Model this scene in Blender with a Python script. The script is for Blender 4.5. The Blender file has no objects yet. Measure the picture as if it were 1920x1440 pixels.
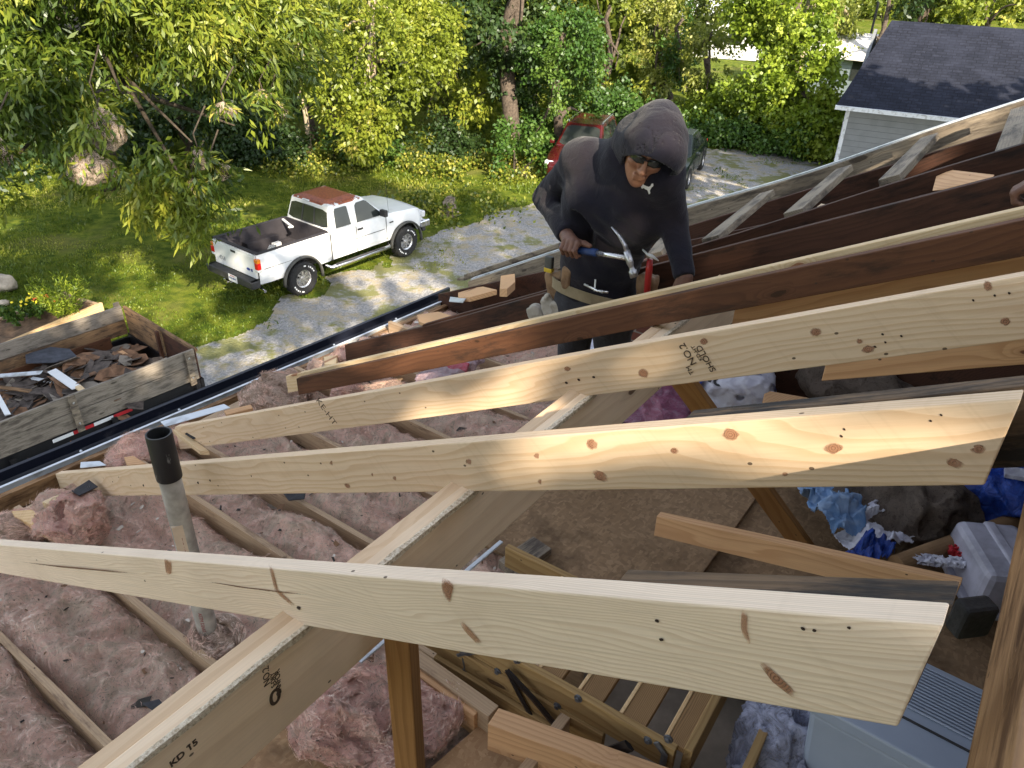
import bpy, bmesh, math, random
import numpy as np
from mathutils import Vector, Matrix
R = math.radians
sc = bpy.context.scene
col = sc.collection
# ------------------------------------------------------------------ camera
HC = 7.2                                   # eye height above the yard
FPX = 1433.2                               # focal length in pixels of a 1920 wide frame
CR = np.array([0.99958105, 0.01478003, 0.02488523])
CU = np.array([-0.02894346, 0.51043783, 0.85942742])
CF = np.array([0.0, 0.85978763, -0.51065177])
cam = bpy.data.cameras.new("camera"); camo = bpy.data.objects.new("camera", cam); col.objects.link(camo)
cam.sensor_width = 36; cam.lens = FPX/1920*36; cam.clip_start = .05; cam.clip_end = 600
m = Matrix.Identity(4)
for i in range(3):
    m[i][0] = CR[i]; m[i][1] = CU[i]; m[i][2] = -CF[i]
m[2][3] = HC
camo.matrix_world = m; sc.camera = camo
# ------------------------------------------------------------------ light
EV = np.array([0.57257084, 0.81985525, 0.0])      # along the eave
HV = np.array([-0.81985525, 0.57257084, 0.0])     # down the slope, level
SUN = -HV - .62*EV + np.array([0, 0, .72]); SUN /= np.linalg.norm(SUN)
w = bpy.data.worlds.new("World"); sc.world = w; w.use_nodes = True
nt = w.node_tree; bg = nt.nodes['Background']; bg.inputs[1].default_value = .15
sk = nt.nodes.new('ShaderNodeTexSky'); sk.sky_type = 'NISHITA'; sk.sun_disc = False
sk.sun_elevation = math.asin(SUN[2]); sk.sun_rotation = math.atan2(SUN[0], SUN[1])
hs0 = nt.nodes.new('ShaderNodeHueSaturation'); hs0.inputs['Saturation'].default_value = .42
nt.links.new(sk.outputs[0], hs0.inputs['Color']); nt.links.new(hs0.outputs[0], bg.inputs[0])
sl = bpy.data.lights.new("sun", 'SUN'); sl.energy = 4.7; sl.angle = R(.5); sl.color = (1, .86, .66)
so = bpy.data.objects.new("sun", sl); col.objects.link(so); so.location = (5, -20, 30)
so.rotation_euler = Vector(SUN).to_track_quat('Z', 'Y').to_euler()
sc.view_settings.view_transform = 'Standard'; sc.view_settings.look = 'None'
sc.view_settings.exposure = 1.6; sc.view_settings.gamma = 1
sc.render.engine = 'CYCLES'
sc.cycles.max_bounces = 5; sc.cycles.diffuse_bounces = 3; sc.cycles.transparent_max_bounces = 6

# ------------------------------------------------------------------ places: from a direction of sight to a point on a real plane
def ray(px, py): return CF + (px-960)/FPX*CR + (720-py)/FPX*CU
CAM = np.array([0, 0, HC])
def onz(z, px, py):            # on the level plane z (world)
    v = ray(px, py); return CAM + v*((z-HC)/v[2])
def one(e, px, py):            # on the upright plane e metres along the eave
    v = ray(px, py); return CAM + v*(e/(v @ EV))
def onh(h, px, py):
    v = ray(px, py); return CAM + v*(h/(v @ HV))
def dist(D, px, py):
    v = ray(px, py); return CAM + v/np.linalg.norm(v)*D
NR = np.array([-0.37729251, 0.26349369, 0.88781836])       # roof plane normal
def onr(px, py, dn=0.0):       # on the roof plane, dn metres below it
    v = ray(px, py); return CAM + v*(-(.53+dn)/(NR @ v))
def att(e, h, z): return CAM + EV*e + HV*h + np.array([0, 0, z])   # attic coordinates, z from the eye
DV = np.array([0, 0, 1.0])
DS = HV*math.cos(R(27.4)) - DV*math.sin(R(27.4))            # down the slope
FL = HC-2.62                                                # attic floor level

# ------------------------------------------------------------------ noise
def _h(ix, iy, iz, s):
    n = (ix*374761393 + iy*668265263 + iz*2147483647 + s*1274126177) & 0xffffffff
    n = ((n ^ (n >> 13))*1274126177) & 0xffffffff
    n = n ^ (n >> 16)
    return (n & 0xffff)/65535.0
def vn(P, s=0):
    P = np.asarray(P, float); I = np.floor(P).astype(np.int64); f = P-I; f = f*f*(3-2*f)
    r = 0
    for a in (0, 1):
        for b in (0, 1):
            for c in (0, 1):
                wgt = (f[..., 0] if a else 1-f[..., 0])*(f[..., 1] if b else 1-f[..., 1])*(f[..., 2] if c else 1-f[..., 2])
                r = r + wgt*_h(I[..., 0]+a, I[..., 1]+b, I[..., 2]+c, s)
    return r*2-1
def fbm(P, o=4, s=0, g=.5):
    r = 0; a = 1; P = np.asarray(P, float)
    for k in range(o): r = r+a*vn(P*(2.03**k)+k*17.3, s+k); a *= g
    return r

# ------------------------------------------------------------------ objects
WM = {}
def tag(o, label=None, cat=None, group=None, kind=None):
    if label: o['label'] = label
    if cat: o['category'] = cat
    if group: o['group'] = group
    if kind: o['kind'] = kind
    return o
def put(o, M, parent=None):
    col.objects.link(o)
    M = Matrix(M) if M is not None else Matrix.Identity(4)
    WM[o.name] = M
    if parent is not None:
        o.parent = parent; o.matrix_parent_inverse = WM[parent.name].inverted()
    o.matrix_basis = M
    return o
def empty(name, loc, label=None, cat=None, group=None, parent=None):
    o = bpy.data.objects.new(name, None); o.empty_display_size = .1
    put(o, Matrix.Translation(Vector(loc)), parent)
    return tag(o, label, cat, group)
def frame(X, Z=None, o=(0, 0, 0)):
    X = Vector(X).normalized(); Z = Vector(Z if Z is not None else (0, 0, 1))
    Y = Z.cross(X).normalized(); Z = X.cross(Y)
    M = Matrix.Identity(4)
    for i in range(3):
        M[i][0] = X[i]; M[i][1] = Y[i]; M[i][2] = Z[i]; M[i][3] = o[i]
    return M
def build(name, V, F, mats, parent=None, M=None, smooth=False, mi=None, bevel=0, sub=0, local=False, attr=None, ang=None):
    """V world verts (or local when local) -> one mesh object whose own frame is M"""
    V = np.asarray(V, float).reshape(-1, 3)
    if M is None:
        c = V.mean(0) if len(V) else (0, 0, 0); M = Matrix.Translation(Vector(c)) if not local else Matrix.Identity(4)
    if not local:
        Mi = np.array(M.inverted()); V = V @ Mi[:3, :3].T + Mi[:3, 3]
    me = bpy.data.meshes.new(name)
    if isinstance(F, np.ndarray):
        n, k = F.shape
        me.vertices.add(len(V)); me.vertices.foreach_set('co', V.astype(np.float32).ravel())
        me.loops.add(n*k); me.loops.foreach_set('vertex_index', F.astype(np.int32).ravel())
        me.polygons.add(n); me.polygons.foreach_set('loop_start', np.arange(0, n*k, k, dtype=np.int32))
        me.polygons.foreach_set('loop_total', np.full(n, k, dtype=np.int32))
        me.update(calc_edges=True)
    else:
        me.from_pydata([tuple(v) for v in V], [], [tuple(f) for f in F]); me.update()
    for mm in (mats if isinstance(mats, (list, tuple)) else [mats]): me.materials.append(mm)
    if mi is not None: me.polygons.foreach_set('material_index', np.asarray(mi, np.int32))
    if smooth: me.polygons.foreach_set('use_smooth', np.ones(len(me.polygons), bool))
    if attr is not None:
        for k_, (dom, arr) in attr.items():
            a = me.attributes.new(k_, 'FLOAT', dom); a.data.foreach_set('value', np.asarray(arr, np.float32))
    if not isinstance(F, np.ndarray):
        bm = bmesh.new(); bm.from_mesh(me); bmesh.ops.recalc_face_normals(bm, faces=bm.faces); bm.to_mesh(me); bm.free()
    o = bpy.data.objects.new(name, me); put(o, M, parent)
    if bevel:
        b = o.modifiers.new('b', 'BEVEL'); b.width = bevel; b.segments = 2; b.limit_method = 'ANGLE'; b.angle_limit = R(40)
    if sub:
        s_ = o.modifiers.new('s', 'SUBSURF'); s_.levels = sub; s_.render_levels = sub
    return o
class MB:
    """collects boxes, tubes and sheets; build() links them as one mesh object"""
    def __init__(s): s.V = []; s.F = []; s.I = []
    def add(s, V, F, mi=0):
        n = len(s.V); s.V += [tuple(v) for v in V]; s.F += [tuple(i+n for i in f) for f in F]; s.I += [mi]*len(F); return s
    def box(s, c, d, M=None, mi=0, taper=1):
        x, y, z = [q/2 for q in d]; V = []
        for k in (-1, 1):
            t = taper if k > 0 else 1
            for a, b in ((-1, -1), (1, -1), (1, 1), (-1, 1)): V.append(Vector((a*x*t, b*y*t, k*z)))
        if M is not None: V = [M.to_3x3() @ v for v in V]
        V = [v+Vector(c) for v in V]
        return s.add(V, [(3, 2, 1, 0), (4, 5, 6, 7), (0, 1, 5, 4), (1, 2, 6, 5), (2, 3, 7, 6), (3, 0, 4, 7)], mi)
    def hexa(s, P, mi=0):      # 8 corners: bottom loop, top loop
        return s.add(P, [(3, 2, 1, 0), (4, 5, 6, 7), (0, 1, 5, 4), (1, 2, 6, 5), (2, 3, 7, 6), (3, 0, 4, 7)], mi)
    def poly(s, P, d, mi=0):   # outline P pushed by vector d
        n = len(P); d = Vector(d); V = [Vector(p) for p in P]; V += [v+d for v in V]
        return s.add(V, [tuple(range(n-1, -1, -1)), tuple(range(n, 2*n))]+[(i, (i+1) % n, n+(i+1) % n, n+i) for i in range(n)], mi)
    def tube(s, pts, r, n=10, cap=True, mi=0, flat=1, up=None):
        pts = [Vector(p) for p in pts]; rs = r if isinstance(r, (list, tuple, np.ndarray)) else [r]*len(pts)
        V = []; F = []; prev = Vector(up) if up is not None else None
        for i, p in enumerate(pts):
            t = (pts[min(i+1, len(pts)-1)]-pts[max(i-1, 0)]).normalized()
            if prev is None: prev = t.orthogonal()
            a = (prev-t*prev.dot(t)).normalized(); b = t.cross(a); prev = a
            for k in range(n):
                q = 2*math.pi*k/n; V.append(p+(a*math.cos(q)*flat+b*math.sin(q))*rs[i])
        for i in range(len(pts)-1):
            for k in range(n): F.append((i*n+k, i*n+(k+1) % n, (i+1)*n+(k+1) % n, (i+1)*n+k))
        if cap: F += [tuple(range(n-1, -1, -1)), tuple(range((len(pts)-1)*n, len(pts)*n))]
        return s.add(V, F, mi)
    def lathe(s, o, ax, prof, n=24, mi=0):     # prof: (r, t) along axis ax from o
        ax = Vector(ax).normalized(); a = ax.orthogonal().normalized(); b = ax.cross(a); o = Vector(o); V = []; F = []
        for r_, t in prof:
            for k in range(n):
                q = 2*math.pi*k/n; V.append(o+ax*t+(a*math.cos(q)+b*math.sin(q))*max(r_, 1e-4))
        for i in range(len(prof)-1):
            for k in range(n): F.append((i*n+k, i*n+(k+1) % n, (i+1)*n+(k+1) % n, (i+1)*n+k))
        return s.add(V, F, mi)
    def build(s, name, mats, parent=None, **k):
        if len(mats if isinstance(mats, (list, tuple)) else [mats]) > 1: k['mi'] = s.I
        return build(name, s.V, s.F, mats, parent, **k)

# ------------------------------------------------------------------ materials
class NT:
    def __init__(s, name):
        s.m = bpy.data.materials.new(name); s.m.use_nodes = True; s.t = s.m.node_tree; s.t.nodes.clear()
        s.out = s.t.nodes.new('ShaderNodeOutputMaterial')
    def n(s, typ, ins=None, **props):
        nd = s.t.nodes.new('ShaderNode'+typ)
        for k, v in props.items(): setattr(nd, k, v)
        for k, v in (ins or {}).items(): s.set(nd.inputs[k], v)
        return nd
    def set(s, sock, v):
        if isinstance(v, bpy.types.NodeSocket): s.t.links.new(v, sock)
        elif isinstance(v, bpy.types.Node): s.t.links.new(v.outputs[0], sock)
        else:
            if isinstance(v, (tuple, list)) and len(v) == 3 and sock.type == 'RGBA': v = (*v, 1)
            sock.default_value = v
    def math(s, op, a, b=0.0, c=0.0, clamp=False):
        nd = s.n('Math', {0: a, 1: b, 2: c}, operation=op, use_clamp=clamp); return nd.outputs[0]
    def vmath(s, op, a, b=(0, 0, 0)):
        nd = s.n('VectorMath', {0: a, 1: b}, operation=op); return nd.outputs[0]
    def noise(s, vec, scale, detail=4, rough=.5, dist=0):
        return s.n('TexNoise', {'Vector': vec, 'Scale': scale, 'Detail': detail, 'Roughness': rough, 'Distortion': dist}).outputs[0]
    def mix(s, fac, a, b, typ='MIX'):
        nd = s.n('Mix', data_type='RGBA', blend_type=typ); s.set(nd.inputs[0], fac); s.set(nd.inputs[6], a); s.set(nd.inputs[7], b); return nd.outputs[2]
    def ramp(s, fac, stops, interp='LINEAR'):
        nd = s.n('ValToRGB', {0: fac}); cr = nd.color_ramp; cr.interpolation = interp
        while len(cr.elements) > 1: cr.elements.remove(cr.elements[-1])
        for i, (p, c) in enumerate(stops):
            e = cr.elements[0] if i == 0 else cr.elements.new(p)
            e.position = p; e.color = (*c, 1) if isinstance(c, (tuple, list)) else (c, c, c, 1)
        return nd.outputs[0]
    def mr(s, v, a, b, c=0., d=1., smooth=True):
        nd = s.n('MapRange', {'Value': v, 'From Min': a, 'From Max': b, 'To Min': c, 'To Max': d}, interpolation_type='SMOOTHSTEP' if smooth else 'LINEAR'); return nd.outputs[0]
    def obj(s, jitter=True):
        tc = s.n('TexCoord').outputs['Object']
        if not jitter: return tc
        rnd = s.n('ObjectInfo').outputs['Random']
        c = s.n('CombineXYZ', {0: s.math('MULTIPLY', rnd, 37.), 1: s.math('MULTIPLY', rnd, 13.), 2: s.math('MULTIPLY', rnd, 23.)})
        return s.vmath('ADD', tc, c.outputs[0])
    def bump(s, h, strength=.3, dist=.01):
        return s.n('Bump', {'Height': h, 'Strength': strength, 'Distance': dist}).outputs[0]
    def bsdf(s, colr, rough=.7, metal=0., normal=None, spec=.3, **kw):
        nd = s.n('BsdfPrincipled', {'Base Color': colr, 'Roughness': rough, 'Metallic': metal, 'Specular IOR Level': spec})
        for k, v in kw.items(): s.set(nd.inputs[k.replace('_', ' ')], v)
        if normal is not None: s.set(nd.inputs['Normal'], normal)
        s.t.links.new(nd.outputs[0], s.out.inputs[0]); return nd

def plain(name, c, rough=.6, metal=0., var=.15, scale=6, bump=.1, spec=.4, **kw):
    t = NT(name); v = t.obj(); n = t.noise(v, scale, 5, .6)
    n2 = t.noise(v, scale*7, 3, .6)
    c1 = tuple(x*(1-var) for x in c); c2 = tuple(min(1, x*(1+var)) for x in c)
    cc = t.mix(t.mr(n, .3, .7), c1, c2)
    t.bsdf(cc, t.mr(n2, .2, .8, max(.02, rough-.1), min(1, rough+.1)), metal, t.bump(n2, bump, .004), spec, **kw); return t.m

def wood(name, light, dark, knotc=(.2, .08, .03), knots=1., rings=34., stain=None, stain_amt=0., rough=.75, fib=.35, saw=0., bstr=.2, blot=.12):
    """pine and old timber: grain along object X, rings that bend round knots"""
    t = NT(name); v = t.obj(); sp = t.n('SeparateXYZ', {0: v}); X, Y, Z = sp.outputs
    kv = t.n('CombineXYZ', {0: t.math('MULTIPLY', X, 3.6), 1: t.math('MULTIPLY', Z, 11.), 2: 0.}).outputs[0]
    kw_ = t.noise(v, 14., 3, .5); kv = t.vmath('ADD', kv, t.n('CombineXYZ', {0: t.math('MULTIPLY', t.math('SUBTRACT', kw_, .5), .22), 1: t.math('MULTIPLY', t.math('SUBTRACT', t.noise(v, 17., 3, .5), .5), .22), 2: 0.}).outputs[0])
    vo = t.n('TexVoronoi', {'Vector': kv, 'Scale': 1., 'Randomness': 1.}, feature='F1', distance='EUCLIDEAN', voronoi_dimensions='2D')
    d = vo.outputs['Distance']; rc = t.n('SeparateColor', {0: vo.outputs['Color']}).outputs
    on = t.math('GREATER_THAN', rc[0], 1-.40*knots)
    size = t.math('MULTIPLY_ADD', t.math('POWER', rc[1], 1.5), .17, .035)
    ds = t.math('DIVIDE', d, size)
    infl = t.math('MULTIPLY', t.math('POWER', 2.718, t.math('MULTIPLY', t.math('POWER', t.math('DIVIDE', d, .26), 2.), -1.)), on)
    warp = t.noise(t.n('CombineXYZ', {0: t.math('MULTIPLY', X, .9), 1: t.math('MULTIPLY', Y, 4.), 2: t.math('MULTIPLY', Z, 5.)}).outputs[0], 1., 3, .5)
    fld = t.math('ADD', t.math('ADD', t.math('MULTIPLY', Z, 1.1), t.math('MULTIPLY', Y, 2.2)), t.math('MULTIPLY', warp, .30))
    fld = t.math('ADD', fld, t.math('MULTIPLY', infl, .12))
    r = t.math('FRACT', t.math('MULTIPLY', fld, rings))
    late = t.math('MULTIPLY', t.mr(r, .35, .9), t.mr(r, 1.0, .93))
    fv = t.n('CombineXYZ', {0: t.math('MULTIPLY', X, 5.), 1: t.math('MULTIPLY', Y, 220.), 2: t.math('MULTIPLY', Z, 220.)}).outputs[0]
    fibre = t.noise(fv, 1., 3, .6)
    c = t.mix(t.math('MULTIPLY', late, .6), light, dark)
    c = t.mix(t.math('MULTIPLY', t.mr(fibre, .35, .75), fib), c, tuple(x*.72 for x in light))
    bl = t.noise(v, 2.3, 4, .6); c = t.mix(t.mr(bl, .45, .75, 0, blot*2), c, tuple(x*.7 for x in dark))
    kn = t.math('MULTIPLY', t.mr(ds, 1.05, .8), on)
    halo = t.math('MULTIPLY', t.mr(ds, 2.2, .9), on)
    c = t.mix(t.math('MULTIPLY', halo, .35), c, tuple((a+b)/2 for a, b in zip(dark, knotc)))
    kr = t.math('FRACT', t.math('MULTIPLY', ds, 3.2))
    kcol = t.mix(t.mr(kr, .5, 1.), knotc, tuple(x*.55 for x in knotc))
    c = t.mix(t.math('MULTIPLY', kn, .85), c, kcol)
    pin = t.n('TexVoronoi', {'Vector': t.n('CombineXYZ', {0: t.math('MULTIPLY', X, 9.), 1: t.math('MULTIPLY', t.math('ADD', Y, Z), 14.), 2: 0.}).outputs[0], 'Scale': 1.}, voronoi_dimensions='2D'); pc = t.n('SeparateColor', {0: pin.outputs['Color']}).outputs
    c = t.mix(t.math('MULTIPLY', t.math('MULTIPLY', t.math('LESS_THAN', pin.outputs['Distance'], .045), t.math('GREATER_THAN', pc[0], .86)), .85), c, (.05, .03, .02))
    if saw:
        sv = t.n('CombineXYZ', {0: t.math('ADD', t.math('MULTIPLY', X, 60.), t.math('MULTIPLY', Z, 30.)), 1: 0., 2: t.math('MULTIPLY', Z, 2.)}).outputs[0]
        sn = t.noise(sv, 1., 2, .5); c = t.mix(t.mr(sn, .55, .72, 0, saw), c, tuple(x*.55 for x in dark))
    if stain is not None:
        st = t.noise(t.n('CombineXYZ', {0: t.math('MULTIPLY', X, 3.), 1: t.math('MULTIPLY', Y, 14.), 2: t.math('MULTIPLY', Z, 14.)}).outputs[0], 1., 6, .7)
        c = t.mix(t.mr(st, .62-stain_amt*.4, .78-stain_amt*.3), c, stain)
    hgt = t.math('ADD', t.math('MULTIPLY', fibre, .6), t.math('MULTIPLY', late, .4))
    t.bsdf(c, rough, 0, t.bump(hgt, bstr, .003), .25); return t.m

M = {}
M['pine'] = wood('pine_new', (.66, .51, .32), (.52, .34, .17), (.27, .10, .045), 1., 42, saw=.10, fib=.25)
M['pine_pale'] = wood('pine_pale', (.78, .63, .47), (.60, .42, .27), (.33, .13, .08), .45, 110, fib=.35)
M['pine_yellow'] = wood('pine_yellow', (.68, .48, .26), (.52, .30, .13), (.30, .12, .05), .5, 22, saw=.3)
M['pine_cut'] = wood('pine_offcut', (.60, .36, .19), (.42, .22, .10), (.14, .05, .03), .3, 26, fib=.4)
M['pine2'] = wood('pine_new_b', (.68, .52, .36), (.54, .36, .21), (.27, .10, .045), .18, 42, saw=.10, fib=.25)
M['pale2'] = wood('pine_pale_b', (.79, .65, .51), (.60, .44, .31), (.33, .13, .08), .0, 110, fib=.45, saw=.06)
M['ply2'] = wood('beam_ply_wood', (.70, .51, .33), (.60, .41, .25), (.10, .04, .02), .1, 14, fib=.3)
M['lvl'] = wood('beam_wood', (.86, .67, .47), (.76, .56, .37), (.10, .04, .02), .16, 12, fib=.3, blot=.25)
M['old'] = wood('old_dark_wood', (.072, .032, .020), (.044, .020, .013), (.03, .015, .01), .3, 40, stain=(.02, .012, .010), stain_amt=.35, fib=.5)
M['oldred'] = wood('old_red_wood', (.12, .052, .026), (.075, .032, .017), (.04, .02, .01), .3, 36, stain=(.05, .025, .015), stain_amt=.3, fib=.5)
M['grey'] = wood('weathered_wood', (.30, .25, .19), (.17, .135, .10), (.06, .045, .035), .5, 40, stain=(.08, .065, .055), stain_amt=.45, fib=.7, bstr=.5, blot=.3)
M['char'] = wood('charred_old_wood', (.17, .11, .065), (.06, .040, .026), (.03, .02, .015), .4, 30, stain=(.02, .017, .016), stain_amt=.55, fib=.7, bstr=.6, blot=.4)
M['tgrey'] = wood('trailer_board', (.27, .235, .195), (.16, .135, .11), (.06, .05, .04), .5, 30, stain=(.10, .085, .07), stain_amt=.4, fib=.7, bstr=.5, blot=.35)
M['tbrown'] = wood('trailer_inner_board', (.26, .16, .085), (.15, .085, .045), (.05, .03, .02), .5, 30, stain=(.07, .045, .03), stain_amt=.45, fib=.6, blot=.4)
M['brace'] = wood('brace_wood', (.33, .17, .06), (.22, .10, .032), (.06, .025, .012), .3, 22, fib=.5)
M['joist'] = wood('joist_wood', (.46, .33, .21), (.34, .23, .15), (.08, .04, .02), .4, 40, stain=(.16, .10, .07), stain_amt=.25, fib=.5, bstr=.3)
M['pt'] = wood('treated_pine', (.36, .235, .10), (.22, .125, .045), (.08, .04, .02), .3, 24, fib=.35)
M['rail'] = wood('ridge_wood', (.34, .20, .10), (.20, .105, .05), (.05, .02, .01), .5, 24, stain=(.09, .045, .02), stain_amt=.45, fib=.6, bstr=.8)

def board(name, A, B, t, w, d, mat, parent=None, seg=1, wav=0., plumb=True, bevel=.003, rag=0., seed=0):
    """A->B the far top edge, t the level direction across (thickness w), d depth straight down (or a vector)"""
    A = np.array(A, float); B = np.array(B, float); t = np.array(t, float); t /= np.linalg.norm(t)
    dn = -DV*d if np.isscalar(d) else np.array(d, float)
    V = []; F = []; L = np.linalg.norm(B-A)
    for i in range(seg+1):
        u = i/seg; P = A+(B-A)*u
        if wav: P = P+DV*wav*float(vn([u*L*1.1+seed, .3, seed])) + t*wav*.7*float(vn([u*L*.9, 5.3, seed]))
        r = rag if i in (0, seg) else 0
        for k, q in enumerate((P, P+t*w, P+t*w+dn, P+dn)):
            V.append(q+(B-A)/L*r*float(vn([k*3.1, i, seed])))
    for i in range(seg):
        for k in range(4): F.append((i*4+k, i*4+(k+1) % 4, (i+1)*4+(k+1) % 4, (i+1)*4+k))
    F += [(3, 2, 1, 0), tuple(seg*4+k for k in range(4))]
    Mx = frame(B-A, -dn, A)
    return build(name, V, F, mat, parent, M=Mx, bevel=bevel)
# ------------------------------------------------------------------ rafters
G_NEW = 'new pine rafters laid down the open roof'
G_OLD = 'old dark rafters left in the open roof'
PL = .158
def rafter(name, a, b, mat, label, group, dn=0., wdt=.038, pl=PL, ext=(0, 0), seg=20, wav=.004, seed=0, side=-1, shift=0.):
    A = onr(*a, dn); B = onr(*b, dn); L = (B-A)/np.linalg.norm(B-A)
    A = A-L*ext[0]+EV*shift; B = B+L*ext[1]+EV*shift
    o = board(name, A, B, EV*side, wdt, pl, mat, seg=seg, wav=wav, seed=seed)
    return tag(o, label, 'rafter', group), A, B
r1, A1, B1 = rafter('rafter', (-30, 1008), (1782, 1129), M['pale2'], 'pale new pine rafter with wavy end flame on its top edge, nearest to the viewer', G_NEW, seed=1, ext=(.3, 0), wav=.002)
r2, A2, B2 = rafter('rafter', (116, 883), (1921, 728), M['pine2'], 'knotty new pine rafter behind the black topped vent pipe, cut square beside the blue bag', G_NEW, seed=2, wav=.003)
r3, A3, B3 = rafter('rafter', (338, 795), (1920, 508), M['pine2'], 'new pine rafter with a dark grade stamp, crossing just below the man', G_NEW, seed=3, ext=(0, .12), wav=.003)
r4, A4, B4 = rafter('rafter', (545, 701), (1920, 385), M['pine'], 'pale new rafter sistered to a dark brown one, crossing in front of the man', G_NEW, seed=4, ext=(0, .08), wav=.003, pl=.118)
# old ones
ro4, _, _ = rafter('old_rafter', (575, 700), (1920, 397), M['oldred'], 'reddish old rafter fixed against the near side of the pale sistered one', G_OLD, dn=.008, seed=14, ext=(0, .1), shift=-.041, wav=.006, pl=.112)
ro5, A5, B5 = rafter('old_rafter', (655, 645), (1920, 317), M['old'], 'dark old rafter passing right behind the man, next above the sistered pair', G_OLD, seed=15, ext=(0, .12), wav=.01)
ro6, A6, B6 = rafter('old_rafter', (800, 607), (1920, 271), M['old'], 'dark old rafter that the feet of the short lookout boards rest on', G_OLD, seed=16, ext=(0, .15), wav=.012)
ro7, A7, B7 = rafter('old_rafter', (850, 560), (1920, 231), M['old'], 'dark old rafter under the middle of the lookout boards, closest to the gable edge', G_OLD, dn=.09, seed=17, ext=(0, .15), wav=.01, pl=.2)
ro1, _, _ = rafter('old_rafter', (1180, 1062), (1802, 1085), M['char'], 'blackened old rafter stub with a split end behind the nearest pale rafter', G_OLD, dn=.005, seed=11, wav=.004, wdt=.045)
ro2, _, _ = rafter('old_rafter', (1300, 768), (1921, 702), M['char'], 'grey brown old rafter stub lying along the far side of the knotty rafter', G_OLD, dn=.01, seed=12, wav=.004, wdt=.045, ext=(0, .1))
# gable edge board
o = board('barge_board', onr(868, 527, 0)-DS*.1, onr(1920, 189, 0)+(-DS)*.3, -EV, .045, .17, M['grey'], seg=26, wav=.018, seed=21)
tag(o, 'long weathered grey board along the gable edge of the open roof, white strip on top', 'barge board')
mt = NT('painted_metal_white'); v = mt.obj(); mt.bsdf(mt.mix(mt.mr(mt.noise(v, 9, 4), .5, .7), (.55, .59, .64), (.34, .36, .38)), .35, .0, spec=.5); M['wmetal'] = mt.m
Pa = onr(868, 524, -.006)-DS*.1; Pb = onr(1920, 187, -.006)-DS*.3
strip = board('drip_edge', Pa, Pb, EV, .05, .03, M['wmetal'], parent=o, seg=26, wav=.018, seed=21, bevel=0)
# lookouts
LK = [((1262, 425), (1244, 447), (1225, 475)), ((1437, 358), (1428, 366), (1330, 445)), ((1582, 312), (1572, 322), (1486, 396)), ((1742, 254), (1730, 268), (1666, 332)), ((1914, 200), (1905, 222), (1888, 280)), ((1345, 392), (1330, 400), (1270, 450))]
for i, (a, b, c) in enumerate(LK[:5]):
    P = onr(*a, -.004); Q = onr(*c, -.004); tt = HV*math.cos(R(27.4))-DV*math.sin(R(27.4))
    wd = .09
    o = board('lookout_board', P-tt*wd/2, Q-tt*wd/2, tt, wd, NR*-.036, M['grey'], seg=4, wav=.004, seed=30+i)
    lab = ['short weathered lookout board just right of the man', 'second weathered lookout board counting from the man along the gable', 'middle one of the five weathered lookout boards on the gable', 'fourth weathered lookout board, between the middle one and the frame edge', 'wide weathered lookout board at the upper right corner of the roof'][i]
    tag(o, lab, 'board', 'lookout boards between the gable edge and the old rafters')
# pine block between old rafters, upper right
o = board('wood_block', onr(1757, 319, .0), onr(1850, 335, .0), -HV, .09, .09, M['pine_cut'], seed=3)
V = [onr(1758, 320, .01), onr(1862, 333, .01), onr(1812, 352, .03), onr(1748, 358, .03)]
bpy.data.objects.remove(o)
mb = MB(); mb.poly(V, EV*.05-DV*.0); o = mb.build('gusset_block', M['pine_cut'], M=frame(V[1]-V[0], NR, V[0]), bevel=.003)
tag(o, 'pale orange offcut nailed to the dark rafters near the top right', 'wood block')

# knots, cracks and nail holes that the photo shows on the three near rafters
def e_at(A_, B_, px, off=.0385):
    a_, b_ = [960+FPX*((P-CAM) @ CR)/((P-CAM) @ CF) for P in (A_, B_)]; da, db = (A_-CAM) @ CF, (B_-CAM) @ CF; u = (px-a_)/(b_-a_); w_ = (u/db)/((1-u)/da+u/db); return float((A_+(B_-A_)*w_-CAM) @ EV)-off
t = NT('knot'); g_ = t.n('TexCoord').outputs['Object']; sp = t.n('SeparateXYZ', {0: t.vmath('ADD', g_, t.n('CombineXYZ', {0: t.math('MULTIPLY', t.math('SUBTRACT', t.noise(g_, 60, 3), .5), .006), 1: 0., 2: 0.}).outputs[0])}).outputs
d_ = t.math('SQRT', t.math('ADD', t.math('POWER', sp[0], 2.), t.math('POWER', sp[2], 2.))); rg = t.math('FRACT', t.math('MULTIPLY', d_, 230.)); nz = t.noise(t.obj(), 90, 4)
def soft(t, shader, top):       # the mark fades into the wood round its outline
    g2 = t.vmath('SUBTRACT', t.n('TexCoord').outputs['Generated'], (.5, .5, .5)); q = t.n('SeparateXYZ', {0: g2}).outputs; dd = t.math('SQRT', t.math('ADD', t.math('POWER', q[0], 2.), t.math('POWER', q[2], 2.)))
    n_ = t.noise(t.obj(), 110, 4, .7); f_ = t.mr(t.math('ADD', dd, t.math('MULTIPLY', t.math('SUBTRACT', n_, .5), .35)), .52, .24, 0, top)
    mx_ = t.n('MixShader', {0: f_, 1: t.n('BsdfTransparent').outputs[0], 2: shader.outputs[0]}); t.t.links.new(mx_.outputs[0], t.out.inputs[0]); return t.m
M['knot'] = soft(t, t.bsdf(t.mix(t.mr(t.math('ADD', rg, t.math('MULTIPLY', nz, .8)), .6, 1.4), (.42, .23, .14), (.27, .12, .07)), .7, 0, None, .3), .62)
t = NT('pitch_streak'); M['streak'] = soft(t, t.bsdf(t.mix(t.noise(t.obj(), 40, 4), (.50, .28, .17), (.36, .18, .10)), .7), .5)
t = NT('crack_line'); M['crack'] = soft(t, t.bsdf((.20, .11, .065, 1), .9), .7); M['hole'] = plain('nail_hole', (.035, .02, .014), .9)
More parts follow.
